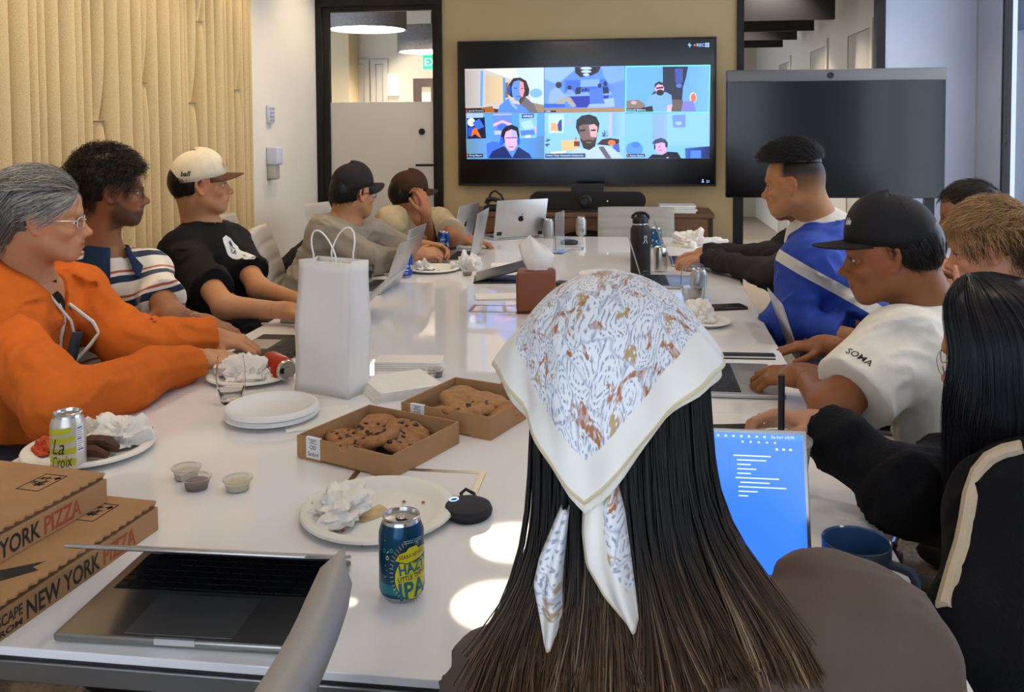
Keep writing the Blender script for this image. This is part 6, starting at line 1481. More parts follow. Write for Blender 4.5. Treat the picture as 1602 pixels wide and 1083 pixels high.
def roots_on(n, accept, seed):
    rr = np.random.RandomState(seed); out = []
    while len(out) < n:
        d = nrm(rr.randn(3))
        if accept(d): out.append(d)
    return out
def acc_base(base, rad=(.079, .101, .091), c0=(0, -.014, .028), m=.004):
    ear = lambda d: abs(c0[0]+d[0]*rad[0]) > .055 and -.048 < c0[1]+d[1]*rad[1] < .03 and c0[2]+d[2]*rad[2] < .022
    return lambda d: not ear(d) and float(np.asarray(base(*[np.float64(c0[i]+d[i]*rad[i]) for i in range(3)])).ravel()[0]) < m
def hairline(d, front=.28, low=-.55, side=-.1):
    """True where hair grows: d unit direction on the skull (x side, y forward, z up)"""
    if d[1] > .15: return d[2] > front+.35*(d[1]-.15)+(.0 if abs(d[0]) < .5 else -.35*(abs(d[0])-.5))
    if d[1] > -.2: return d[2] > side+(d[1]+.2)*.5
    return d[2] > low
# ------------------------------------------------------------------ caps and glasses
def cap(S, body, m, brim_m=None, lift=0.0, tilt=0, brim_len=.075, curve=.018, name='cap', rise=0.0, flat=False, label=None, strap=True, sc=1.0, by=.0):
    H, o = S['_H'], S['_o']; M = Matrix.Translation(-Vector(o)) @ H.mat() @ Matrix.Translation((0, -.008, .038+lift)) @ Matrix.Rotation(R(tilt), 4, 'X') @ Matrix.Scale(sc, 4); P = []
    n, k = 48, 14
    for i in range(n):
        a = 2*math.pi*i/n; row = []
        for j in range(k+1):
            t = j/k; ph = t*math.pi/2; fr = max(0, math.sin(a)); rx, ry, rz = .0885, .108, .088+rise+.012*fr
            e = .85; x = rx*math.cos(a)*math.cos(ph)**e; y = ry*math.sin(a)*math.cos(ph)**e; z = rz*math.sin(ph)**.9-(0.012 if j == 0 else 0)
            row.append((x, y, z-.010*(1-t)*(1 if math.sin(a) < 0 else .3)))
        P.append(row)
    c = MB().grid(P, True, M).build(name, m, body, smooth=True, angle=80); sm = c.modifiers.new('thick', 'SOLIDIFY'); sm.thickness = .0022; sm.offset = 1
    if label: c['label'] = label
    B = []
    for i in range(25):
        a = math.pi*(.10+.80*i/24); row = []
        for j in range(9):
            t = j/8; y0_ = .106*math.sin(a); x0 = .0895*math.cos(a); w = math.sin(math.pi*i/24)**.55
            x = x0*(1+.02*t); y = y0_+brim_len*t*w; z = -.006-curve*(x/.08)**2*(.35+t)-.010*t*w
            row.append((x, y, z))
        B.append(row)
    bo = MB().grid(B, False, M).build('brim', brim_m or m, c, smooth=True, angle=80); sm = bo.modifiers.new('thick', 'SOLIDIFY'); sm.thickness = .003
    MB().sphere((0, 0, 0), (.007, .007, .004), 12, 6, M @ Matrix.Translation((0, 0, .090+rise))).build('button', brim_m or m, c, smooth=True)
    for a in (90, 30, 150, 210, 270, 330):
        a = R(a); pts = []
        for j in range(12):
            ph = (.04+.92*j/11)*math.pi/2; fr = max(0, math.sin(a)); pts.append(M @ Vector((.0905*math.cos(a)*math.cos(ph)**.85, .110*math.sin(a)*math.cos(ph)**.85, (.0895+rise+.012*fr)*math.sin(ph)**.9-.010*(1-j/11)*(1 if math.sin(a) < 0 else .3))))
        MB().tube(pts, .0009, 5).build('seam', m, c, smooth=True)
    return c
def glasses(S, body, m, lens_w=.024, lens_h=.018, r=.0013, y=.104, round_=2.6, z=-.004, half=False, rim=None):
    H, o = S['_H'], S['_o']; M = Matrix.Translation(-Vector(o)) @ H.mat()
    fr = []
    mb = MB()
    for x in (-1, 1):
        pts = []
        for i in range(29):
            a = 2*math.pi*i/28; ca, sa = math.cos(a), math.sin(a); k = (abs(ca)**round_+abs(sa)**round_)**(-1/round_); xx = x*.033+lens_w*k*ca; pts.append((xx, y-.012*(abs(xx)/.055)**2, z+lens_h*k*sa))
        mb.tube(pts, r, 6, M, cap=False)
    mb.tube([(-.010, y+.001, z+.004), (0, y+.004, z+.007), (.010, y+.001, z+.004)], r, 6, M)
    for x in (-1, 1): mb.tube([(x*.057, y-.012, z+.006), (x*.070, y-.03, z+.007), (x*.080, .03, z+.006), (x*.083, -.01, z+.004), (x*.082, -.035, z-.012)], r, 6, M)
    g_ = mb.build('glasses', m, body, smooth=True)
    for x in (-1, 1):
        pts = []
        for i in range(24):
            a = 2*math.pi*i/24; ca, sa = math.cos(a), math.sin(a); k = (abs(ca)**round_+abs(sa)**round_)**(-1/round_); xx = x*.033+lens_w*k*ca; pts.append((xx, z+lens_h*k*sa))
        MB().plate(pts, -.0005, .0005, M @ Matrix.Translation((0, y-.005, 0)) @ Matrix.Rotation(R(90), 4, 'X')).build('lens', M_gl, g_)
    return g_

from mathutils.bvhtree import BVHTree
def decal(target, name, polys, M, material, parent, off=.0012, step=.006, reach=.25):
    """flat shapes in the XY plane of M pushed along -Z of M onto the surface of `target` (both in the target's space)"""
    me = target.data; bvh = BVHTree.FromPolygons([v.co for v in me.vertices], [list(p.vertices) for p in me.polygons]); mb = MB(); dirn = -(M.to_3x3() @ Vector((0, 0, 1))).normalized()
    for pts, c in polys:
        bm = bmesh.new()
        if isinstance(pts, tuple):
            V = [bm.verts.new((v.x, v.y, 0)) for v in pts[0]]
            for f in pts[1]:
                try: bm.faces.new([V[i] for i in f])
                except ValueError: pass
        else:
            f = bm.faces.new([bm.verts.new((p[0], p[1], 0)) for p in pts]); bmesh.ops.triangulate(bm, faces=[f])
        for ax in (0, 1):
            vals = [v.co[ax] for v in bm.verts]; x = min(vals)+step
            while x < max(vals):
                no = [0, 0, 0]; no[ax] = 1; co = [0, 0, 0]; co[ax] = x; bmesh.ops.bisect_plane(bm, geom=bm.verts[:]+bm.edges[:]+bm.faces[:], plane_co=co, plane_no=no); x += step
        bad = []
        for v in bm.verts:
            p = M @ v.co; hit, n, i, d = bvh.ray_cast(p-dirn*.12, dirn, reach)
            if hit is None: bad.append(v)
            else: v.co = hit-dirn*off
        bmesh.ops.delete(bm, geom=bad, context='VERTS'); mb.cur = srgb(c) if isinstance(c, str) else c; mb.bm(bm)
    return mb.build(name, material, parent, smooth=True, angle=180)
# ------------------------------------------------------------------ the people
def lp(q, n=0): return V3(q)
def A(u, v, Z): return V3(AZ(u, v, Z))
def B(u, v, z): return V3(T(u, v, z))
def fabric(name, c, rough=.85, **k): return mat(name, c, rough, var=k.pop('var', .06), vscale=k.pop('vscale', 30), bump=k.pop('bump', .25), bscale=k.pop('bscale', 500), sheen=k.pop('sheen', 0), spec=.25, **k)
TYPE = ((20, 35, 25), (24, 38, 26), (28, 40, 28), (30, 42, 30))
SK = dict(light='#c4906f', warm='#b57d5c', tan='#a06a4a', brown='#8a5a3e', pale='#cf9f84')

# 1 orange hoodie --------------------------------------------------
S = dict(head=A(69, 343, 2.42), hs=.95, face=62, hpitch=4, neck=A(45, 440, 2.48), pel=V3((-1.72, 2.16, .56)), shR=A(0, 520, 2.33), shL=A(118, 462, 2.70),
         elR=B(95, 640, .80), wrR=B(300, 563, .795), elL=B(205, 545, .81), wrL=B(335, 529, .80), skin='#b98460', lip='#9a5e50', jaw=1.04, seed=3, build=1.08, brow=mat('grey brow', '#5a524c', .7),
         handR=dict(d=V3((.62, .62, -.10)), n=(.15, -.35, .9), side=-1, fing=TYPE), handL=dict(d=V3((.92, .2, -.16)), n=(.2, -.2, .95), side=1, fing=TYPE))
M_org = fabric('orange fleece', '#c4611e', .9, bump=.3, bscale=350)
def hood(neck, up, fwd, rt, **k):
    out = []; pts = [neck+up*.02+rt*.115*math.sin(a)-fwd*.105*math.cos(a)+up*(-.05+.05*math.cos(a)) for a in np.linspace(-2.2, 2.2, 12)]
    for i in range(11): out.append(cone(pts[i], pts[i+1], .040, .040, .03))
    out.append(ell(neck-fwd*.14-up*.07, (.12, .05, .11), None, .05)); return out
S['top'] = dict(mat=M_org, name='hoodie', sleeve='long', off=.022, sr=1.0, fold=.007, neckr=.078, neckdrop=.02, neckfwd=.035, vneck=.26, extra=hood, h=.0075, hem=-.12)
P1 = person('seated man in an orange zip hoodie with grey hair and clear glasses', S)
S1 = S; o = S['_o']; fwd_, up1, rt1 = S['_fwd'], S['_up'], S['_rt']
# black undershirt in the open front, white zip tapes and a denim pouch on a lanyard
F = Field(*bbox_of([ell(S['pel']+up1*.3, (.24, .2, .3), None)], .02), .01); L1 = np.linalg.norm(S['neck']-S['pel'])
F.op([ell(S['pel']+up1*L1*.68, (.165, .125, L1*.33), S['_Qt'], .05), ell(S['pel']+up1*L1*.35+fwd_*.012, (.16, .135, L1*.36), S['_Qt'], .05), cone(S['neck']-up1*.05+fwd_*.02, S['neck']-up1*.02+fwd_*.015, .075, .068, .03)])
link('undershirt', np_mesh('undershirt', [F.mesh()], o), fabric('black jersey', '#131315', .9), P1)
def onchest(x, t, d): return S1['pel']+up1*L1*t+rt1*x+fwd_*d-S1['_o']
hb = S1['_shirt'].data; hbv = BVHTree.FromPolygons([v.co for v in hb.vertices], [list(p.vertices) for p in hb.polygons])
for x in (-1, 1):
    pts = []
    for t in np.linspace(.02, .98, 12):
        q = S1['neck']-up1*(.02+.24*t)+rt1*x*(.040-.027*t)+fwd_*.34-S1['_o']; hit, n_, i_, d_ = hbv.ray_cast(Vector(q), Vector(-fwd_), .5)
        if hit is not None and .12 < d_ < .30: pts.append(hit+Vector(fwd_)*.001)
    pts = [pts[0]]+[(pts[i-1]+pts[i]*2+pts[i+1])/4 for i in range(1, len(pts)-1)]+[pts[-1]]
    MB().tube(pts, .0055, 8).build('zip_tape', mat('white zip tape', '#d8d4cc', .7), P1, smooth=True)
pc = MB().rbox((0, 0, 0), (.052, .012, .13), .006, 2, frame_matrix(Vector(onchest(.01, .62, .172)), Vector(rt1), Vector(fwd_))).build('badge_pouch', fabric('grey denim', '#3a3e46', .9), P1, smooth=True)
MB().tube([onchest(.06, .95, .095), onchest(.035, .82, .158), onchest(.015, .72, .172)], .004, 6).build('lanyard', mat('lanyard white', '#c8c4bc', .7), P1)
def grey_cols(d, rr):
    g_ = rr.choice([.07, .16, .30, .46], p=[.35, .3, .2, .15]) if d[1] < -.1 else rr.choice([.16, .32, .5], p=[.35, .35, .3])
    return (g_*1.02, g_*.97, g_*.9)
def sweep_back(p, n, rr):
    k = len(p); return vsel(p[:, 2] > .085, cs(.45+.15*rr.randn(k), -.8, .1), cs(.12*np.sign(p[:, 0]), -1, np.where(p[:, 1] > -.06, -.5, -1.6)))
base = lambda X, Y, Z: np.maximum(ed(X, Y, Z, (0, -.02, .036), (.088, .114, .103)), np.maximum(Y-.058-.85*(Z-.035), -(Z+.085+np.maximum(0, Y+.035)*1.7)+0*X))
add_hair(S, P1, base, [strands(S, roots_on(3700, acc_base(base, (.087, .113, .102), (0, -.02, .036)), 5), sweep_back, lambda d: .080 if d[2] > .3 else .055, .26, .06, 20, .00095, 5, 6, cols=grey_cols, c0=(0, -.02, .036), rad=(.087, .113, .102))], hair_mat('grey hair', '#55504c'), '#57514c')
glasses(S, P1, mat('clear plastic frame', '#c8c4ba', .2, metal=.2), .024, .0155, .0016, round_=3.2)

# 2 curly hair, striped polo --------------------------------------
S = dict(head=A(172, 299, 2.92), hs=.97, face=50, hpitch=2, neck=A(160, 398, 2.95), pel=V3((-1.78, 2.70, .55)), shR=A(92, 445, 2.85), shL=A(232, 425, 3.12),
         elR=B(170, 512, .85), wrR=B(255, 508, .805), elL=B(266, 497, .84), wrL=B(320, 506, .79), skin='#8f6040', lip='#7a4638', stubble=('#21150f', .72), seed=5, brow=mat('black brow', '#17100d', .7), neckw=.95, handL=dict(d=V3((.9, -.3, -.1)), n=(0, 0, 1), side=1), )
def stripes(name, axis, org, per=.088):
    m = mat(name, '#d8d0c2', .85, bump=.2, bscale=500, sheen=.2, spec=.25); nt = m.node_tree; N, L = nt.nodes, nt.links; b = N['Principled BSDF']
    tc = N.new('ShaderNodeTexCoord'); vm = N.new('ShaderNodeVectorMath'); vm.operation = 'DOT_PRODUCT'; L.new(tc.outputs['Object'], vm.inputs[0]); vm.inputs[1].default_value = axis
    ns = N.new('ShaderNodeTexNoise'); ns.inputs['Scale'].default_value = 7; L.new(tc.outputs['Object'], ns.inputs[0])
    a0 = N.new('ShaderNodeMath'); a0.operation = 'MULTIPLY_ADD'; L.new(ns.outputs[0], a0.inputs[0]); a0.inputs[1].default_value = .03; L.new(vm.outputs['Value'], a0.inputs[2])
    a = N.new('ShaderNodeMath'); a.operation = 'DIVIDE'; L.new(a0.outputs[0], a.inputs[0]); a.inputs[1].default_value = per
    f = N.new('ShaderNodeMath'); f.operation = 'FRACT'; L.new(a.outputs[0], f.inputs[0])
    r = N.new('ShaderNodeValToRGB'); r.color_ramp.interpolation = 'CONSTANT'; L.new(f.outputs[0], r.inputs[0]); L.new(r.outputs[0], b.inputs['Base Color'])
    e = r.color_ramp.elements; e[0].position = 0; e[0].color = (*srgb('#dcd4c6'), 1); e[1].position = .14; e[1].color = (*srgb('#1d2c46'), 1)
    for pos, c in ((.40, '#dcd4c6'), (.52, '#a8543e'), (.62, '#dcd4c6')): q = e.new(pos); q.color = (*srgb(c), 1)
    return m
S['top'] = dict(mat=stripes('striped polo knit', (-.35, .15, 1), None), name='polo_shirt', sleeve='short', slen=.7, off=.014, sr=1.0, fold=.005, neckr=.072, h=.007)
P2 = person('seated man with curly dark hair, glasses and a navy striped polo shirt', S); S2 = S; H = S['_H']; o = S['_o']
n0, u0, f0, r0 = S['neck'], S['_up'], S['_fwd'], S['_rt']; M_navy = fabric('navy knit', '#1b2f4a', .9)
P = []
for i in range(25):                                       # folded collar
    a = -2.75+5.5*i/24; c = math.cos(a); row = []
    for (rr_, zz) in ((.068, .030), (.074, .038), (.088, .012), (.112+.012*(c < -.6), -.022-.03*(1 if c < -.75 else 0)), (.104, -.024)):
        row.append(V3(n0)+u0*(zz-.004)+r0*rr_*math.sin(a)*.98-f0*(rr_*c-.012)-o)
    P.append(row)
c_ = MB().grid(P).build('collar', M_navy, P2, smooth=True, angle=60); m_ = c_.modifiers.new('t', 'SOLIDIFY'); m_.thickness = .003
MB().grid([[n0-o+f0*(.082+.05*t)-u0*(.035+.15*t)+r0*(x*.022) for t in (0, .25, .5, .75, 1)] for x in (-1, 0, 1)]).build('placket', M_navy, P2, smooth=True)
for t in (.3, .62): MB().sphere(n0-o+f0*(.088+.05*t)-u0*(.035+.15*t), .006, 10, 6).build('button', mat('dark button', '#2a221c', .4), P2)
acc = lambda d: hairline(d, .38, -.58, .0)
def curl_t(p, n, rr): k = len(p); return cs(.3*rr.randn(k), np.where(p[:, 2] > .08, .6, -.3)+.5*rr.randn(k), np.where(p[:, 2] > .05, -.2, -1)+.3*rr.randn(k))
dk = lambda d, rr: [np.array((.012, .008, .006))*rr.uniform(.6, 2.2), np.array((.05, .026, .014))*rr.uniform(.6, 1.4)][int(rr.rand() < .25)]
base = lambda X, Y, Z: np.maximum(ed(X, Y, Z, (0, -.02, .042), (.092, .115, .105))+.004*np.sin(70*X+40*Z)*np.sin(60*Y+30*Z), np.maximum(Y-.06-.9*(Z-.04), -(Z+.075+np.maximum(0, Y+.02)*1.8)+0*X))
add_hair(S, P2, base, [strands(S, roots_on(3000, acc_base(base, (.091, .114, .104), (0, -.02, .042), .007), 8), curl_t, .055, .5, .8, 15, .0011, 7, 9, cols=dk, c0=(0, -.02, .042), rad=(.091, .114, .104))], hair_mat('dark curly hair', '#1a120e'), '#120c0a')
glasses(S, P2, mat('brown metal frame', '#4a3a30', .3, metal=.6), .0235, .0215, .0013, round_=2.2)

# 3 cream cap, black tee -------------------------------------------
S = dict(head=A(314, 289, 3.6), hs=1.0, face=56, hpitch=-2, neck=A(317, 350, 3.66), pel=V3((-1.64, 3.38, .54)), shR=A(286, 394, 3.52), shL=A(360, 380, 3.84),
         elR=B(352, 480, .80), wrR=B(455, 487, .79), elL=B(405, 452, .80), wrL=B(462, 468, .79), skin='#b5805a', lip='#9a5c4c', seed=9, brow=mat('black brow', '#17100d', .7), hh=.0035,
         handR=dict(d=V3((.8, -.5, -.1)), n=(.1, .1, 1), side=-1), )
M_blk = fabric('black cotton', '#131214', .9)
S['top'] = dict(mat=M_blk, name='tee_shirt', sleeve='short', slen=.72, off=.017, sr=1.02, fold=.006, neckr=.064)
P3 = person('seated man in a black tee and a cream cap with brown brim', S); H = S['_H']; o = S['_o']
base = lambda X, Y, Z: np.maximum(ed(X, Y, Z, (0, -.022, .02), (.079, .105, .098)), np.maximum(Y-.02-.6*(Z-.0)+0*X, -(Z+.072+np.maximum(0, Y+.02)*1.9)))
acc = lambda d: hairline(d, .9, -.62, -.2) and d[2] < .22
blk = lambda d, rr: np.array((.012, .010, .010))*rr.uniform(.5, 2)
down_t = lambda p, n, rr: cs(.1*rr.randn(len(p)), -.35, -1)
add_hair(S, P3, base, [strands(S, roots_on(900, acc, 12), down_t, .045, .2, .05, 10, .0010, 5, 13, cols=blk)], hair_mat('black hair', '#141010'), '#0e0b0b')
M_crm = fabric('cream twill', '#d8cbb0', .85); M_brn = fabric('brown twill', '#5a3c2a', .85)
c_ = cap(S, P3, M_crm, M_brn, lift=.004, tilt=4, brim_len=.072, rise=.008)
MH = Matrix.Translation(-Vector(o)) @ H.mat()
def cap_text(c_, txt, M, w, colr, parent):
    vs_, fs_ = text_mesh(txt, 1, res=2, bold=.035, shear=.2); sx = w/(max(v.x for v in vs_)-min(v.x for v in vs_)); ob = decal(c_, 'embroidery', [(([Vector((v.x*sx, v.y*sx)) for v in vs_], fs_), colr)], M, M_print, parent, off=.0032, step=.02); tag(ob, kind='stuff')
cap_text(c_, 'ball', MH @ frame_matrix((.10, -.085, .050), (.62, .78, 0), (0, 0, 1)), .04, '#1a1a1c', c_)
MB().plate(ellp(0, 0, .02, .018, 16), 0, .002, MH @ frame_matrix((.035, .101, .085), (-.95, .3, 0), (0, -.25, 1))).build('front_patch', mat('tan patch', '#b08a5a', .8), c_)
# white print on the chest
u0, f0, r0, n0 = S['_up'], S['_fwd'], S['_rt'], S['neck']
pt = [(-.03, .05), (-.005, .062), (.02, .05), (.035, .02), (.03, -.02), (.012, -.055), (-.012, -.05), (-.03, -.02), (-.038, .015)]
decal(S['_shirt'], 'chest_print', [(pt, '#d8d8d6'), ([(-.012, .03), (.01, .04), (.012, .0), (-.004, -.03), (-.014, -.01)], '#2a2a2c')], frame_matrix(Vector(n0-u0*.13+f0*.12+r0*.015-o), Vector(-r0), Vector(u0)), M_print, P3)
# 4 dark cap, grey sweatshirt --------------------------------------
blk = lambda d, rr: np.array((.012, .010, .010))*rr.uniform(.5, 2)
M_hblk = hair_mat('black hair', '#141010'); BRB = mat('black brow', '#17100d', .7)
def short_back(S, body, n=800, seed=12, length=.05, cm=None, colr='#0e0b0b', cols=None, low=-.62):
    base = lambda X, Y, Z: np.maximum(ed(X, Y, Z, (0, -.022, .02), (.079, .105, .098)), np.maximum(Y-.02-.6*(Z-.0)+0*X, -(Z+.072+np.maximum(0, Y+.02)*1.9)))
    acc = lambda d: hairline(d, .9, low, -.2) and d[2] < .22
    add_hair(S, body, base, [strands(S, roots_on(n, acc, seed), down_t, length, .2, .05, 10, .0010, 5, seed+1, cols=cols or blk)], cm or M_hblk, colr)
S = dict(head=A(553, 302, 4.42), hs=1.03, face=34, hpitch=2, neck=A(540, 346, 4.42), pel=V3((-1.54, 4.14, .54)), shR=A(506, 370, 4.30), shL=A(585, 372, 4.62),
         elR=B(578, 410, .80), wrR=B(655, 398, .80), elL=B(612, 385, .82), wrL=B(664, 385, .82), skin='#b5805a', seed=14, brow=BRB, hh=.004, hv=.004, build=1.05,
         handR=dict(d=V3((.75, .45, .05)), n=(.1, -.6, .7), side=-1, fing=((40, 50, 30),)*4), handL=dict(d=V3((.9, .05, -.05)), n=(-.1, .5, .8), side=1, fing=((35, 45, 30),)*4))
S['top'] = dict(mat=fabric('grey sweatshirt', '#8d8477', .9, bump=.3, bscale=400), name='sweatshirt', sleeve='long', slen=.55, off=.020, sr=1.05, fold=.007, neckr=.068, cuff=False)
P4 = person('man in a grey sweatshirt and dark cap leaning on the table', S); short_back(S, P4, 420, 21, .06, low=-.75)
cap(S, P4, fabric('charcoal twill', '#242022', .85), None, lift=.006, tilt=6, brim_len=.078, rise=.010, curve=.03)
glasses(S, P4, mat('black frame', '#101010', .3), .025, .018, .0022, round_=3)
# 4b person hidden between the two, dark sleeve
S = dict(head=A(547, 314, 4.75), hs=.92, face=40, neck=A(547, 352, 4.75), pel=V3((-1.80, 4.47, .54)), shR=A(530, 376, 4.66), shL=A(592, 368, 4.92), elR=B(600, 388, .80), wrR=B(650, 380, .79), elL=B(622, 372, .83), wrL=B(668, 375, .79), skin='#a87452', hh=.006, hv=.005, seed=17, eyes=False,
         handR=dict(d=V3((.9, .2, -.05)), n=(0, 0, 1), side=-1), handL=dict(d=V3((.9, .1, -.05)), n=(0, 0, 1), side=1))
S['top'] = dict(mat=fabric('black knit sleeve', '#17161a', .9), name='sweater', sleeve='long', off=.014, fold=.006, neckr=.066, h=.01)
P4b = person('person in a black sweater almost hidden behind the grey sweatshirt man', S); short_back(S, P4b, 200, 23)
# 5 brown cap, beige tee -------------------------------------------
S = dict(head=A(641, 306, 4.95), hs=1.02, face=46, hpitch=4, neck=A(640, 345, 4.97), pel=V3((-1.50, 4.92, .54)), shR=A(612, 352, 4.85), shL=A(690, 350, 5.18),
         elR=B(668, 374, .80), wrR=A(666, 334, 4.80), elL=B(708, 371, .82), wrL=B(728, 376, .79), skin='#a06c4a', seed=19, brow=BRB, hh=.0045, hv=.004, build=1.05,
         handR=dict(d=V3((-.12, -.05, 1)), n=(.85, -.5, .1), side=-1, fing=((30, 50, 30),)*4), handL=dict(d=V3((.9, .2, -.1)), n=(0, 0, 1), side=1))
S['top'] = dict(mat=fabric('beige cotton', '#b3a283', .9), name='tee_shirt', sleeve='short', slen=.75, off=.018, sr=1.08, fold=.007, neckr=.07)
P5 = person('man in a beige tee and brown cap with a hand on his face', S); short_back(S, P5, 300, 25, .045)
cap(S, P5, fabric('brown corduroy', '#3a2318', .85), None, lift=.004, tilt=4, brim_len=.07, rise=.006, curve=.025)

# 6 dark sweater, far right ----------------------------------------
S = dict(head=A(1243, 308, 4.2), hs=.95, face=-68, neck=A(1262, 356, 4.2), pel=V3((.98, 4.25, .54)), shL=A(1262, 392, 4.05), shR=A(1258, 372, 4.42),
         elL=B(1215, 430, .80), wrL=B(1108, 404, .80), elR=B(1205, 402, .82), wrR=B(1102, 396, .805), skin='#b5805e', seed=27, hh=.006, hv=.0038, eyes=False,
         handL=dict(d=V3((-.97, -.1, -.08)), n=(-.1, -.25, .95), side=1, fing=TYPE), handR=dict(d=V3((-.97, .0, -.1)), n=(0, .1, 1), side=-1, fing=TYPE))
S['top'] = dict(mat=fabric('charcoal knit', '#2c2829', .92, bump=.4, bscale=260), name='sweater', sleeve='long', off=.014, fold=.006, neckr=.066, slen=.98)
P6 = person('person in a charcoal sweater typing behind the blue jacket man', S); short_back(S, P6, 200, 29)

# 7 blue jacket ----------------------------------------------------
S = dict(head=A(1243, 288, 3.22), hs=.98, face=-64, hpitch=6, neck=A(1281, 356, 3.28), pel=V3((.90, 3.22, .56)), shL=A(1262, 402, 3.12), shR=A(1315, 388, 3.48),
         elL=A(1236, 505, 3.12), wrL=V3((.70, 3.10, .72)), elR=A(1270, 480, 3.4), wrR=V3((.62, 3.28, .70)), skin='#a8764e', lip='#8a5040', seed=31, brow=BRB, fade=('#120d0b', -.05, .045, .98), build=1.05, jaw=1.05,
         handL=dict(d=V3((-.9, .3, -.1)), n=(0, 0, 1), side=1), handR=dict(d=V3((-.9, -.1, -.1)), n=(0, 0, 1), side=-1))
b0_, b1_ = A(1212, 398, 3.05), A(1292, 440, 3.1)
def band_mat():
    m = mat('blue windbreaker', '#1f3f9e', .7, bump=.15, bscale=300); nt = m.node_tree; N, L = nt.nodes, nt.links; pl = S['pel']; sl = (b1_[2]-b0_[2])/(b1_[0]-b0_[0])
    tc = N.new('ShaderNodeTexCoord'); vm = N.new('ShaderNodeVectorMath'); vm.operation = 'DOT_PRODUCT'; L.new(tc.outputs['Object'], vm.inputs[0]); vm.inputs[1].default_value = (-sl, 0, 1)
    cp = N.new('ShaderNodeMath'); cp.operation = 'COMPARE'; L.new(vm.outputs['Value'], cp.inputs[0]); cp.inputs[1].default_value = b0_[2]-sl*(b0_[0]-pl[0]); cp.inputs[2].default_value = .023
    mx = N.new('ShaderNodeMix'); mx.data_type = 'RGBA'; L.new(cp.outputs[0], mx.inputs[0]); mx.inputs[6].default_value = (*srgb('#1f3f9e'), 1); mx.inputs[7].default_value = (*srgb('#d2cec6'), 1); L.new(mx.outputs[2], N['Principled BSDF'].inputs['Base Color']); return m
S['top'] = dict(mat=band_mat(), name='jacket', sleeve='long', off=.022, sr=1.02, fold=.010, neckr=.078, h=.0065, neckdrop=-.01)
P7 = person('man in a blue jacket with white band and cropped black hair', S); H = S['_H']; o = S['_o']
P = []; n0, u0, f0, r0 = S['neck'], S['_up'], S['_fwd'], S['_rt']
for i in range(25):
    a = -2.6+5.2*i/24; c = math.cos(a); row = []
    for (rr_, zz) in ((.074, .035), (.080, .052), (.098, .040), (.125, .002), (.130, -.018), (.122, -.02)): row.append(n0+u0*(zz)+r0*rr_*math.sin(a)-f0*(rr_*c-.012)-o)
    P.append(row)
c_ = MB().grid(P).build('collar', fabric('white rib', '#cfcac0', .9), P7, smooth=True, angle=60); m_ = c_.modifiers.new('t', 'SOLIDIFY'); m_.thickness = .005
accT = lambda d: d[2] > .34 and d[1] < .75
def quiff(p, n, rr): k = len(p); return cs(.25*rr.randn(k), .9, .25+.3*rr.randn(k))
base = lambda X, Y, Z: np.maximum(ed(X, Y, Z, (0, -.005, .05), (.082, .108, .094))+np.clip(.098-Z, 0, .06)*.22, -(Z-.078-.10*(Y+.02))+0*X)
add_hair(S, P7, base, [strands(S, roots_on(2200, accT, 33), quiff, .05, .8, .35, 12, .0011, 6, 34, cols=blk, c0=(0, -.005, .05), rad=(.082, .108, .094))], M_hblk, '#0c0a0a')

# 8 white tee, black cap -------------------------------------------
S = dict(head=A(1393, 397, 2.15), hs=.98, face=-69, hpitch=9, neck=A(1447, 492, 2.19), pel=V3((.86, 2.16, .56)), shL=A(1400, 545, 2.06), shR=A(1500, 520, 2.42),
         elL=B(1302, 640, .80), wrL=B(1258, 588, .805), elR=B(1350, 560, .76), wrR=B(1290, 540, .76), skin='#8e5a38', lip='#8a5040', seed=37, brow=BRB, build=1.1, hh=.0030, jaw=1.06,
         handL=dict(d=V3((-.86, .42, -.12)), n=(-.1, -.3, .95), side=1, fing=((25, 40, 25), (30, 42, 25), (35, 45, 25), (38, 45, 25)), s=1.0), handR=dict(d=V3((-.9, .1, -.1)), n=(0, 0, 1), side=-1))
S['top'] = dict(mat=fabric('white cotton', '#e4e0d6', .9, bump=.2), name='tee_shirt', sleeve='short', slen=.74, off=.020, sr=1.12, fold=.007, neckr=.072, h=.0065)
P8 = person('man in a white tee and black cap working on a laptop', S); H = S['_H']; o = S['_o']
short_back(S, P8, 1500, 39, .045, cols=lambda d, rr: np.array((.016, .012, .011))*rr.uniform(.5, 2))
c_ = cap(S, P8, fabric('black nylon', '#17161a', .6, sheen=0), None, lift=.004, tilt=5, brim_len=.082, rise=.012, curve=.008)
MH = Matrix.Translation(-Vector(o)) @ H.mat()
cap_text(c_, 'kle', MH @ frame_matrix((-.075, .125, .092), (-.80, -.60, 0), (0, 0, 1)), .026, '#d8d8d8', c_)
vs_, fs_ = text_mesh('SOMA', 1, res=2, bold=.008); sx = .062/(max(v.x for v in vs_)-min(v.x for v in vs_)); ud = nrm(S['elL']-S['shL']); pc = S['shL']+(S['elL']-S['shL'])*.60
outd = nrm(np.cross(ud, (-.5, .8, 0))); outd = nrm(V3((-.55, -.75, .25))); outd = nrm(outd-ud*np.dot(outd, ud)); xd = nrm(np.cross(-ud, outd))
decal(S['_shirt'], 'sleeve_lettering', [(([Vector(((v.x)*sx, v.y*sx)) for v in vs_], fs_), '#1c1c1e')], frame_matrix(Vector(pc+outd*.06-o), Vector(xd), Vector(-ud)), M_print, P8, step=.02); 

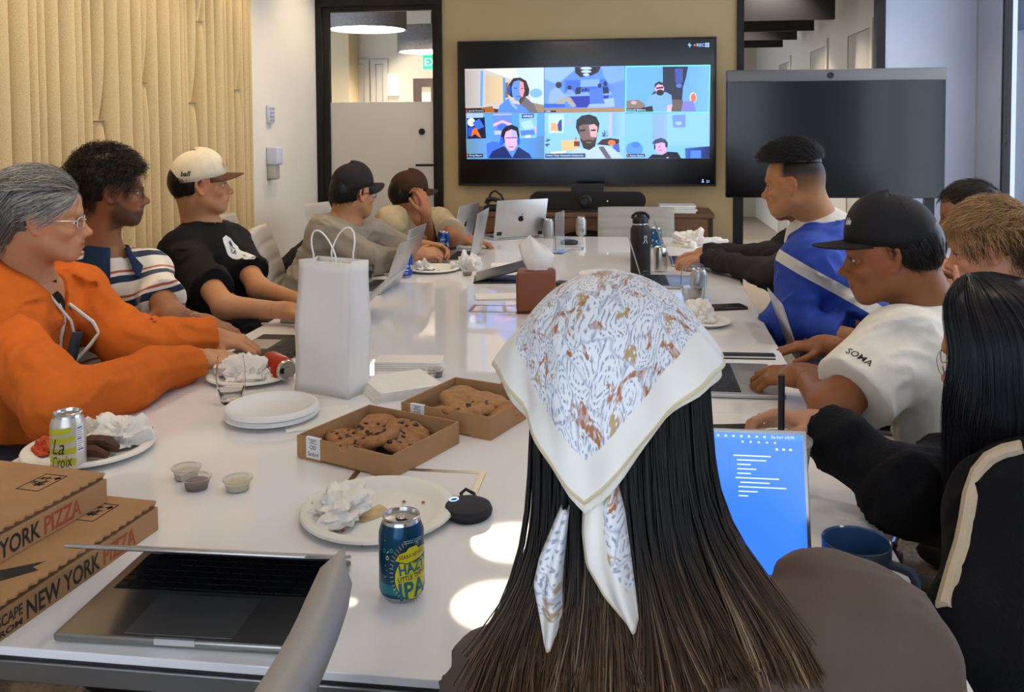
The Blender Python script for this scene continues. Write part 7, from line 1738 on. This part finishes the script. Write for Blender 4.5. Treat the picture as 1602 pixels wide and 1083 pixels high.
# 9 blond man ------------------------------------------------------
S = dict(head=A(1549, 389, 2.55), hs=1.0, face=-67, hpitch=12, neck=A(1610, 470, 2.62), pel=V3((1.36, 2.62, .54)), shL=A(1600, 520, 2.5), shR=A(1640, 500, 2.85), elL=A(1540, 590, 2.42), wrL=A(1494, 508, 2.40), elR=A(1560, 560, 2.75), wrR=A(1500, 540, 2.7),
         skin='#c08b6e', lip='#a8685a', stubble=('#8a5a38', .35), seed=41, brow=mat('blond brow', '#7a5230', .7), hh=.003,
         handL=dict(d=V3((-.2, .05, 1)), n=(-.3, -.85, .1), side=1, fing=((8, 15, 10), (40, 70, 40), (60, 80, 40), (65, 80, 40)), s=.86))
S['top'] = dict(mat=fabric('dark green tee', '#2a2c2a', .9), name='tee_shirt', sleeve='short', off=.015, fold=.006, neckr=.07)
P9 = person('man with tousled blond hair holding a finger to his mouth', S)
blond = lambda d, rr: np.array((.46, .27, .12))*rr.uniform(.35, 1.3) if d[2] > .1 else np.array((.13, .075, .035))*rr.uniform(.5, 1.2)
acc = lambda d: hairline(d, .34, -.6, .0)
def messy(p, n, rr): k = len(p); return cs(.3*rr.randn(k), np.where(p[:, 2] > .07, .9, -.25)+.3*rr.randn(k), np.where(p[:, 2] > .05, -.35, -1)+.2*rr.randn(k))
base = lambda X, Y, Z: np.maximum(ed(X, Y, Z, (0, -.018, .036), (.083, .107, .099)), np.maximum(Y-.065-.9*(Z-.05), -(Z+.06+np.maximum(0, Y+.02)*1.8)+0*X))
add_hair(S, P9, base, [strands(S, roots_on(3500, acc_base(base, (.083, .107, .099), (0, -.018, .036), .006), 43), messy, .062, .42, .2, 9, .001, 5, 44, cols=blond, c0=(0, -.018, .036), rad=(.083, .107, .099))], hair_mat('blond hair', '#8a6238'), '#6b4826')

# 10 dark haired person behind him ---------------------------------
S = dict(head=A(1516, 338, 3.5), hs=1.0, face=-66, hpitch=10, neck=A(1545, 400, 3.55), pel=V3((1.72, 3.6, .54)), shL=A(1535, 450, 3.42), shR=A(1560, 435, 3.75), elL=A(1530, 510, 3.3), wrL=A(1500, 428, 3.25), elR=B(1450, 450, .8), wrR=B(1400, 440, .8),
         skin='#a87450', hh=.006, hv=.004, seed=47, handL=dict(d=V3((-.75, .05, .35)), n=(-.1, -.6, .8), side=1, fing=((40, 50, 30),)*4, s=.95))
S['top'] = dict(mat=fabric('ochre jersey', '#6a5638', .9), name='tee_shirt', sleeve='long', off=.015, fold=.006, neckr=.07, h=.01)
P10 = person('dark haired person seated behind the blond man', S)
acc = lambda d: hairline(d, .34, -.6, .0)
base = lambda X, Y, Z: np.maximum(ed(X, Y, Z, (0, -.018, .034), (.083, .107, .098)), np.maximum(Y-.06-.9*(Z-.05), -(Z+.06+np.maximum(0, Y+.02)*1.8)+0*X))
add_hair(S, P10, base, [strands(S, roots_on(1200, acc, 49), messy, .05, .35, .1, 9, .0011, 5, 50, c0=(0, -.018, .034), rad=(.083, .107, .098), cols=lambda d, rr: np.array((.03, .02, .014))*rr.uniform(.4, 1.6))], M_hblk, '#15100d')

# 11 long black hair, dark cardigan --------------------------------
def loft_hair(path_of, n, seg, radius, seed, cols, jit=.004, tip=.5):
    """n strands; path_of(rr) -> (k,3) world points; cols(rr) -> (k,3)"""
    rr = np.random.RandomState(seed); PP, CC = [], []
    for _ in range(n):
        path, tcol = path_of(rr); PP.append(path); CC.append(tcol)
    k = max(len(p_) for p_ in PP)
    for i in range(n):
        if len(PP[i]) < k: m = k-len(PP[i]); PP[i] = np.concatenate([PP[i], np.tile(PP[i][-1:], (m, 1))]); CC[i] = np.concatenate([CC[i], np.tile(CC[i][-1:], (m, 1))])
    P_ = np.array(PP)
    for _ in range(2): P_[:, 1:-1] = (P_[:, :-2]+P_[:, 1:-1]*2+P_[:, 2:])/4
    V, Q = ring_mesh(P_, radius*rr.uniform(.6, 1.4, (n, 1))*np.linspace(1, tip, k)[None]); return V, Q, np.repeat(np.array(CC).reshape(-1, 3), 3, axis=0)
S = dict(head=A(1580, 556, 1.42), hs=.93, face=-46, hpitch=14, neck=A(1625, 690, 1.45), pel=V3((.80, 1.22, .55)), shL=A(1610, 790, 1.30), shR=A(1600, 720, 1.68), elL=A(1535, 985, 1.22), wrL=A(1470, 1010, 1.40), elR=B(1420, 770, .80), wrR=A(1280, 668, 1.66),
         skin='#b07f60', lip='#a05a50', seed=53, brow=BRB, hh=.003, ears=False, build=.95, neckw=.85,
         handR=dict(d=V3((-.80, .15, .10)), n=(.05, .55, .8), side=-1, fing=((35, 45, 25),)*4, thumb=((.5, .4, -.6), (.2, .8, -.5), (.0, .95, -.3)), s=.9), trousers=fabric('light jeans', '#8f9bb4', .85))
S['top'] = dict(mat=fabric('black boucle', '#0d0d11', .95, bump=.9, bscale=140, sheen=0), name='cardigan', sleeve='long', off=.022, sr=1.0, fold=.009, neckr=.07, slen=1.0, cuff=False)
P11 = person('woman with long black hair and glasses in a dark fluffy cardigan', S); H = S['_H']; o = S['_o']
def p11_path(rr):
    while True:
        a = rr.uniform(-math.pi, math.pi)
        if abs(a) > R(52): break
    # start on the parting, run over the skull along azimuth a (from forward), then hang
    side = np.sign(a); rad = V3((.092, .114, .107))*(1+rr.rand()*.08); c = V3((0, -.014, .03)); t0 = rr.uniform(.0, .2); pts = []
    for t in np.linspace(t0, 1, 7):
        ph = t*math.pi/2; yy = .05*(1-t); pts.append(c+V3((rad[0]*math.sin(a)*math.sin(ph), yy+rad[1]*math.cos(a)*math.sin(ph)*1.0, rad[2]*math.cos(ph))))
    e = pts[-1]; ln = rr.uniform(.15, .27); w = pts
    W = [H.p(*q) for q in pts]; last = W[-1]; out = (last-H.c)*np.array([1, 1, 0]); out = nrm(out)
    for i in range(1, 9):
        s_ = i/8; W.append(last+out*(.004*math.sin(s_*3)+.012*s_)+V3((0, 0, -ln*s_))+V3((.004*math.sin(7*s_+a*5), 0, 0)))
    k = len(W); col_ = np.tile(np.array((.007, .007, .010))*rr.uniform(.5, 2.2), (k, 1)); return np.array(W), col_
st = loft_hair(p11_path, 2300, 15, .00105, 61, None)
base = lambda X, Y, Z: np.maximum(np.where(Z > .03, ed(X, Y, Z, (0, -.014, .03), (.086, .107, .1)), np.sqrt((X/.086)**2+((Y+.014)/.107)**2)*.09-.09), np.maximum(-(Z+.13), np.maximum(Y-.02-.35*np.maximum(Z, 0)-.5*np.maximum(Z-.06, 0), -1)+0*X))
V, Q, C = st; lo = np.array([-.13, -.16, -.22]); F = Field(lo, [.13, .15, .17], .005); X, Y, Z = F.full(); F.F = (base(X, Y, Z)+np.zeros(F.F.shape)).astype(np.float32); Vb, Qb = F.mesh(); Vb = (H.Q @ (Vb.T*H.s)).T+H.c
C2 = np.concatenate([np.tile(np.array((.006, .006, .008)), (len(Vb), 1)), C]); link('hair', np_mesh('hair', [(Vb, Qb), (V, Q)], o, lambda _: C2), hair_mat('glossy black hair', '#0c0c10', .28), P11)
glasses(S, P11, mat('clear rose frame', '#b8a49a', .2, metal=.3), .026, .023, .0015, round_=2.2)
# cream trim along the open front and a cream top under it
u0, f0, r0, n0, pl = S['_up'], S['_fwd'], S['_rt'], S['neck'], S['pel']; Ls = np.linalg.norm(n0-pl); M_crm2 = fabric('cream fleece trim', '#b9a68c', .95, bump=.8, bscale=150)
for x in (-1, 1):
    pts = [pl+u0*Ls*t+r0*x*(.05+.03*t)+f0*(.155-.05*max(0, t-.6)/.4-.03*(1-t)) - o for t in (.05, .25, .45, .65, .8, .92, 1.0)]; MB().tube(pts, [.012, .014, .014, .014, .014, .013, .011], 8).build('cardigan_trim', M_crm2, P11, smooth=True)
cbv = S['_shirt'].data; cbv = BVHTree.FromPolygons([v.co for v in cbv.vertices], [list(p.vertices) for p in cbv.polygons]); pts = []
for (u, v) in ((1600, 700), (1572, 706), (1548, 718), (1530, 740), (1518, 775), (1512, 815), (1505, 850), (1494, 885), (1484, 920), (1476, 950)):
    hit, n_, i_, d_ = cbv.ray_cast(CAM-Vector(o), ray(u, v).normalized(), 4)
    if hit is not None: pts.append(hit)
if len(pts) > 3: MB().tube(pts, .011, 8).build('cardigan_trim', M_crm2, P11, smooth=True)
hq = S['handR']; d_ = nrm(hq['d']); n_ = nrm(V3(hq['n'])-d_*np.dot(V3(hq['n']), d_)); Qh = np.stack([np.cross(d_, n_)*hq['side'], d_, n_], 1); dr = V3((0, math.cos(R(35)), -math.sin(R(35)))); rp = V3(S['wrR'])+Qh @ ((V3((.0095, .0945, .002))+dr*.022)*hq['s'])
ax = Vector(Qh @ dr); MB().lathe([(.0088, -.002), (.0108, -.002), (.0108, .002), (.0088, .002), (.0088, -.002)], 18, Matrix.Translation(Vector(rp-o)) @ ax.to_track_quat('Z', 'Y').to_matrix().to_4x4()).build('ring', M_chrome, P11, smooth=True)
# 12 headscarf wearer with her back to the camera -------------------
HZ = .88
S = dict(head=A(962, 618, HZ), hs=.96, face=10, hpitch=10, hroll=2, neck=A(1030, 985, .885), pel=V3((.06, .66, .54)), shL=A(838, 1150, .87), shR=A(1342, 1032, .93), elL=A(690, 1330, 1.0), wrL=V3((-.10, 1.16, .79)), elR=A(1440, 1250, 1.08), wrR=V3((.20, 1.17, .79)),
         skin='#b98864', seed=67, hh=.005, ears=False, brow=BRB, handL=dict(d=V3((.3, .95, -.05)), n=(0, 0, 1), side=1, fing=TYPE), handR=dict(d=V3((-.3, .95, -.05)), n=(0, 0, 1), side=-1, fing=TYPE))
S['top'] = dict(mat=fabric('taupe jacket', '#5c4d43', .8, bump=.15, bscale=250, sheen=.05), name='jacket', sleeve='long', off=.026, sr=1.0, fold=.006, neckr=.06, h=.0075)
P12 = person('woman in a taupe jacket and patterned headscarf seen from behind', S); H = S['_H']; o = S['_o']
# long hair down the back: left and right outlines as real curves hanging behind the shoulders
def curve(pts, Zs): return np.array([A(u, v, Z) for (u, v), Z in zip(pts, Zs)])
Lc = curve([(838, 560), (826, 650), (832, 760), (828, 850), (806, 925), (775, 985), (748, 1040), (735, 1120), (728, 1230)], [.86, .84, .82, .80, .785, .78, .78, .79, .80])
Rc = curve([(1108, 560), (1114, 640), (1118, 730), (1130, 810), (1172, 880), (1225, 950), (1270, 1030), (1300, 1120), (1320, 1230)], [.87, .855, .84, .825, .815, .81, .81, .82, .83])
tt = np.linspace(0, 1, 9); ts = np.linspace(0, 1, 26)
Lf = np.stack([np.interp(ts, tt, Lc[:, i]) for i in range(3)], 1); Rf = np.stack([np.interp(ts, tt, Rc[:, i]) for i in range(3)], 1)
for _ in range(3): Lf[1:-1] = (Lf[:-2]+Lf[1:-1]*2+Lf[2:])/4; Rf[1:-1] = (Rf[:-2]+Rf[1:-1]*2+Rf[2:])/4
def sheet(s, depth=0.0):
    q = Lf*(1-s)+Rf*s; x = 2*s-1; bul = (.085*(1-.55*ts))*(1-abs(x)**2.4); q = q.copy(); q[:, 1] -= bul-depth; return q
CL = [(q_, np.random.RandomState(900+i)) for i, q_ in enumerate(np.linspace(.0, 1, 95))]; CLp = [(c_[1].uniform(.0, .016), c_[1].uniform(3, 6), c_[1].rand()*6.28, c_[1].randn()*.014, c_[1].rand(), c_[1].uniform(0, .012)) for c_ in CL]
def p12_path(rr):
    ci = rr.randint(len(CL)); cp = CLp[ci]; s = min(1, max(0, CL[ci][0]+rr.randn()*.006)); q = sheet(s, cp[5]+rr.uniform(0, .012)); k0 = 0; n_ = int(rr.uniform(19, 27)); q = q[:max(14, min(n_, len(q)))]
    t = np.linspace(0, 1, len(q)); a, f, ph = cp[0], cp[1], cp[2]+rr.randn()*.12; dr = cp[3]+rr.randn()*.006
    q[:, 0] += (a*np.sin(f*t+ph)+dr*np.maximum(0, t-.3))*t; q[:, 1] += .005*np.sin(f*1.3*t+ph*2)*t
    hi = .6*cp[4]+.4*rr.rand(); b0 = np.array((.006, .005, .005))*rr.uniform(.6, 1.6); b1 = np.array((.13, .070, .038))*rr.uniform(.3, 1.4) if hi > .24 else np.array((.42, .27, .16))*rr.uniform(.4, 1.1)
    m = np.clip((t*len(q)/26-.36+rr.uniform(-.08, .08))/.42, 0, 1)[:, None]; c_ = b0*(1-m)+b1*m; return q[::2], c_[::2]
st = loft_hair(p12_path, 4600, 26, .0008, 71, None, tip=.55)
P = [[Vector(p_-o) for p_ in sheet(s, .020)] for s in np.linspace(0.0, 1, 25)]
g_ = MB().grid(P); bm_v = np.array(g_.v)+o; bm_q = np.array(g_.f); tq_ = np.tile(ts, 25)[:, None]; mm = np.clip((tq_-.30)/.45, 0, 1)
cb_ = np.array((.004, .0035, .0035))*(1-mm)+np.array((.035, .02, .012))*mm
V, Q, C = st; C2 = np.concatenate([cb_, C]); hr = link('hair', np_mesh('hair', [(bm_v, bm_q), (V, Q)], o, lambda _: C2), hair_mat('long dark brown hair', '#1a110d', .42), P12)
# skull cap of hair under the scarf
F = Field([-.13, -.15, -.1], [.13, .14, .16], .006); X, Y, Z = F.full(); F.F = (np.maximum(ed(X, Y, Z, (0, -.014, .026), (.086, .107, .085)), np.maximum(Y-.06-.8*(Z-.04), -(Z+.08))+0*X)).astype(np.float32); Vb, Qb = F.mesh(); Vb = (H.Q @ (Vb.T*H.s)).T+H.c
link('hair_crown', np_mesh('hair', [(Vb, Qb)], o, lambda V: np.tile(np.array((.006, .005, .005)), (len(V), 1))), hair_mat('long dark brown hair', '#1a110d', .42), P12)
# the scarf
def scarf_material():
    m = bpy.data.materials.new('printed silk scarf'); m.use_nodes = True; nt = m.node_tree; N, L = nt.nodes, nt.links; b = N['Principled BSDF']; b.inputs['Roughness'].default_value = .5; b.inputs['Sheen Weight'].default_value = .3
    uv = N.new('ShaderNodeUVMap'); uv.uv_map = 'pattern'; at = N.new('ShaderNodeAttribute'); at.attribute_name = 'hem'
    def tex(kind, scale, **k):
        t = N.new(kind); t.inputs['Scale'].default_value = scale
        for a, v in k.items(): t.inputs[a].default_value = v
        return t
    def link_(a, b_): L.new(a, b_)
    def mrange(src, a, b_, c=0, d=1):
        r = N.new('ShaderNodeMapRange'); r.inputs[1].default_value, r.inputs[2].default_value, r.inputs[3].default_value, r.inputs[4].default_value = a, b_, c, d; L.new(src, r.inputs[0]); return r.outputs[0]
    def mixc(f, a, b_):
        x = N.new('ShaderNodeMix'); x.data_type = 'RGBA'; 
        if hasattr(f, 'node'): L.new(f, x.inputs[0])
        else: x.inputs[0].default_value = f
        for q, i in ((a, 6), (b_, 7)):
            if isinstance(q, str): x.inputs[i].default_value = (*srgb(q), 1)
            else: L.new(q, x.inputs[i])
        return x.outputs[2]
    def mul(a, b_):
        x = N.new('ShaderNodeMath'); x.operation = 'MULTIPLY'; L.new(a, x.inputs[0]); L.new(b_, x.inputs[1]); return x.outputs[0]
    n0 = tex('ShaderNodeTexNoise', 14, Detail=3); L.new(uv.outputs[0], n0.inputs[0])
    ad = N.new('ShaderNodeMix'); ad.data_type = 'RGBA'; ad.blend_type = 'ADD'; ad.inputs[0].default_value = .06; L.new(uv.outputs[0], ad.inputs[6]); L.new(n0.outputs[1], ad.inputs[7])
    v1 = tex('ShaderNodeTexVoronoi', 26); v1.feature = 'F1'; L.new(ad.outputs[2], v1.inputs[0])                    # petals
    wv = N.new('ShaderNodeMath'); wv.operation = 'MULTIPLY'; L.new(v1.outputs['Distance'], wv.inputs[0]); wv.inputs[1].default_value = 42
    sn = N.new('ShaderNodeMath'); sn.operation = 'SINE'; L.new(wv.outputs[0], sn.inputs[0])
    fl = mrange(sn.outputs[0], -.2, .9)
    w2 = tex('ShaderNodeTexWave', 48, Distortion=9, Detail=3); w2.inputs['Detail Scale'].default_value = 2.2; L.new(uv.outputs[0], w2.inputs[0])
    ln = mrange(w2.outputs['Fac'], .25, .75)
    c = mixc(mul(fl, ln), '#d8d8da', '#868c9c')
    v2 = tex('ShaderNodeTexVoronoi', 26); v2.feature = 'DISTANCE_TO_EDGE'; L.new(ad.outputs[2], v2.inputs[0]); c = mixc(mrange(v2.outputs['Distance'], .0, .05, .75, 0), c, '#9aa0b2')
    n1 = tex('ShaderNodeTexNoise', 23, Detail=4, Roughness=.6, Distortion=1.6); L.new(uv.outputs[0], n1.inputs[0]); m1 = mrange(n1.outputs[0], .565, .585)
    v3 = tex('ShaderNodeTexVoronoi', 130); L.new(uv.outputs[0], v3.inputs[0]); m3 = mrange(v3.outputs['Distance'], .4, .6, 1, .5)
    c = mixc(mul(m1, m3), c, '#9a5a24')
    n2 = tex('ShaderNodeTexNoise', 21, Detail=2); mp = N.new('ShaderNodeMapping'); mp.inputs['Location'].default_value = (3, 5, 0); L.new(uv.outputs[0], mp.inputs[0]); L.new(mp.outputs[0], n2.inputs[0]); m2 = mrange(n2.outputs[0], .63, .66); v4 = tex('ShaderNodeTexVoronoi', 170); L.new(uv.outputs[0], v4.inputs[0]); c = mixc(mul(m2, mrange(v4.outputs['Distance'], .3, .45, .0, .9)), c, '#a8854a')
    bd = mrange(at.outputs['Fac'], .0275, .0285, 1, 0); c = mixc(bd, c, '#dcd6cc')
    st_ = mrange(at.outputs['Fac'], .0030, .0036, 1, 0); c = mixc(st_, c, '#c9b890')
    L.new(c, b.inputs['Base Color']); nb = tex('ShaderNodeTexNoise', 900); bp = N.new('ShaderNodeBump'); bp.inputs['Strength'].default_value = .08; L.new(nb.outputs[0], bp.inputs['Height']); L.new(bp.outputs[0], b.inputs['Normal'])
    return m
M_scarf = scarf_material(); M_lin = fabric('cream silk hem', '#d6cfc0', .6)
def cloth(name, G, hem, uv, m, parent, thick=.0012):
    nu, nv = len(G), len(G[0]); me = bpy.data.meshes.new(name); vs_ = [tuple(p) for r_ in G for p in r_]; fs_ = [(i*nv+j, (i+1)*nv+j, (i+1)*nv+j+1, i*nv+j+1) for i in range(nu-1) for j in range(nv-1)]
    me.from_pydata(vs_, [], fs_); at = me.attributes.new('hem', 'FLOAT', 'POINT'); at.data.foreach_set('value', np.array(hem, np.float32).ravel())
    ul = me.uv_layers.new(name='pattern'); U = np.array(uv, np.float32).reshape(-1, 2); li = np.zeros(len(me.loops), np.int32); me.loops.foreach_get('vertex_index', li); ul.data.foreach_set('uv', U[li].ravel())
    ob = link(name, me, m, parent, smooth=True, angle=180); sm = ob.modifiers.new('thick', 'SOLIDIFY'); sm.thickness = thick; sm.offset = 1; return ob
def scarf_point(a, zz_end, t, ex=0.0, ph=0.0):
    """a azimuth from the back (towards the wearer's right), t crown -> hem; head space"""
    c = V3((0, -.014, .032)); rad = V3((.0945, .1155, .094)); La = .155
    if zz_end >= c[2]:
        pe = math.asin(min(1, (zz_end-c[2])/rad[2])); phi = math.pi/2+(pe-math.pi/2)*t; dn = 0; l = (math.pi/2-phi)*.105
        tot = (math.pi/2-pe)*.105
    else:
        tot = La+(c[2]-zz_end); l = tot*t
        if l < La: phi = math.pi/2*(1-l/La); dn = 0
        else: phi = 0; dn = l-La
    fl = max(0, (t-.55)/.45)
    flare = (.004+.020*math.exp(-((abs(a)-1.25)/.5)**2))*fl**2+.010*fl*math.exp(-(a/.5)**2)
    wr = .0022*math.sin(9*a+5*t+ph)*t+.0016*math.sin(17*a-9*t)*t+.0020*math.sin(26*(t-.2)+3*a)*math.exp(-((a+.5)/.6)**2)
    k = 1+ex/.1
    r = np.array([rad[0]*math.sin(a)*math.cos(phi), -rad[1]*math.cos(a)*math.cos(phi), rad[2]*math.sin(phi)])*k
    out = nrm(V3((math.sin(a), -math.cos(a), .0)) if dn else r/rad); return c+r+out*(flare+wr)-V3((0, 0, dn)), tot-l
def hem_z(a, low=0.0):
    d = abs(math.degrees(a)); z = np.interp(d, [0, 8, 20, 40, 62, 85, 110, 140, 180], [-.078, -.066, -.042, -.004, .028, .040, .044, .055, .075]); return z-low
for name, lowr, ex, mm in (('headscarf', 0, 0, M_scarf), ('headscarf_lining', .010, -.004, M_lin)):
    G, Hm, UV = [], [], []; nA, nT = 97, 44
    for i in range(nA):
        a = math.pi*(-1+2*i/(nA-1)); row, hm, uv_ = [], [], []; ze = hem_z(a, lowr*(.4+.6*math.sin(3*a+1)**2))
        for j in range(nT):
            t = (j+.02)/(nT-1+.02); q, dist = scarf_point(a, ze, t, ex); row.append(H.p(*q)-o); hm.append(max(0, dist)*.76+.0005); ll = (t*.26); uv_.append((math.sin(a)*(.02+ll)*.9+.5, -math.cos(a)*(.02+ll)*.9+.5))
        G.append(row); Hm.append(hm); UV.append(uv_)
    ob = cloth(name, G, Hm, UV, mm, P12)
    if name == 'headscarf': ob['label'] = 'white and rust printed silk headscarf with a cream border'
def tail(pl_, pr_, Zs, name='scarf_tail', sgn=1):
    n = 24; Lq = np.array([A(u, v, z) for (u, v), z in zip(pl_, Zs)]); Rq = np.array([A(u, v, z) for (u, v), z in zip(pr_, Zs)]); t0 = np.linspace(0, 1, len(pl_)); t1 = np.linspace(0, 1, n); Lq = np.stack([np.interp(t1, t0, Lq[:, i]) for i in range(3)], 1); Rq = np.stack([np.interp(t1, t0, Rq[:, i]) for i in range(3)], 1)
    G, Hm, UV = [], [], []
    for j in range(n):
        row, hm, uv_ = [], [], []
        for i in range(13):
            s = i/12; q = Lq[j]*(1-s)+Rq[j]*s; q = q-V3((0, .012*math.sin(math.pi*s)+.004*math.sin(3*math.pi*s+3*t1[j]), 0)); row.append(q-o); wd = np.linalg.norm(Rq[j]-Lq[j]); hm.append(max(.0008, min((1-t1[j])*.105, s*wd*1.4+.0 if sgn < 0 else (.06+s))+.0006)); uv_.append((.2+s*wd*1.2, .3+t1[j]*.13))
        G.append(row); Hm.append(hm); UV.append(uv_)
    cloth(name, G, Hm, UV, M_scarf, P12)
tail([(915, 772), (912, 830), (918, 880), (945, 930), (984, 980)], [(962, 745), (976, 800), (984, 860), (992, 920), (998, 970)], [.765, .752, .745, .742, .742], sgn=-1)
tail([(880, 790), (846, 870), (837, 910), (845, 960), (852, 1012)], [(890, 790), (881, 880), (878, 920), (880, 960), (868, 996)], [.768, .757, .752, .75, .75], sgn=1)
# ------------------------------------------------------------------ chairs in place
chair(-1.86, 2.12, 82, 'grey ribbed chair of the man in the orange hoodie')
chair(-1.84, 2.74, 85, 'grey ribbed chair of the curly haired man')
chair(-1.52, 3.35, 76, 'grey ribbed chair of the man in the cream cap')
p = A(410, 400, 4.25); chair(-1.44, 4.06, 76, 'grey ribbed chair of the man in the grey sweatshirt')
chair(-1.88, 4.60, 80, 'grey ribbed chair of the nearly hidden person')
chair(-1.62, 5.35, 120, 'grey ribbed chair behind the man in the brown cap')
p = T(995, 362, .75); chair(.03, 5.68, 180, 'empty grey ribbed chair at the far end of the table').scale = (1, 1, .93)
chair(1.08, 4.25, -82, 'grey ribbed chair of the person in the charcoal sweater')
chair(.98, 3.22, -80, 'grey ribbed chair of the man in the blue jacket')
chair(.98, 2.16, -84, 'grey ribbed chair of the man in the white tee')
chair(1.50, 2.66, -75, 'grey ribbed chair of the blond man')
chair(1.84, 3.62, -78, 'grey ribbed chair of the person behind the blond man')
chair(.92, 1.20, -80, 'grey ribbed chair of the woman with long black hair')
chair(.06, .56, 0, 'grey ribbed chair of the woman in the headscarf')
chair(-.62, .69, -90, 'empty grey ribbed chair turned sideways at the near end')
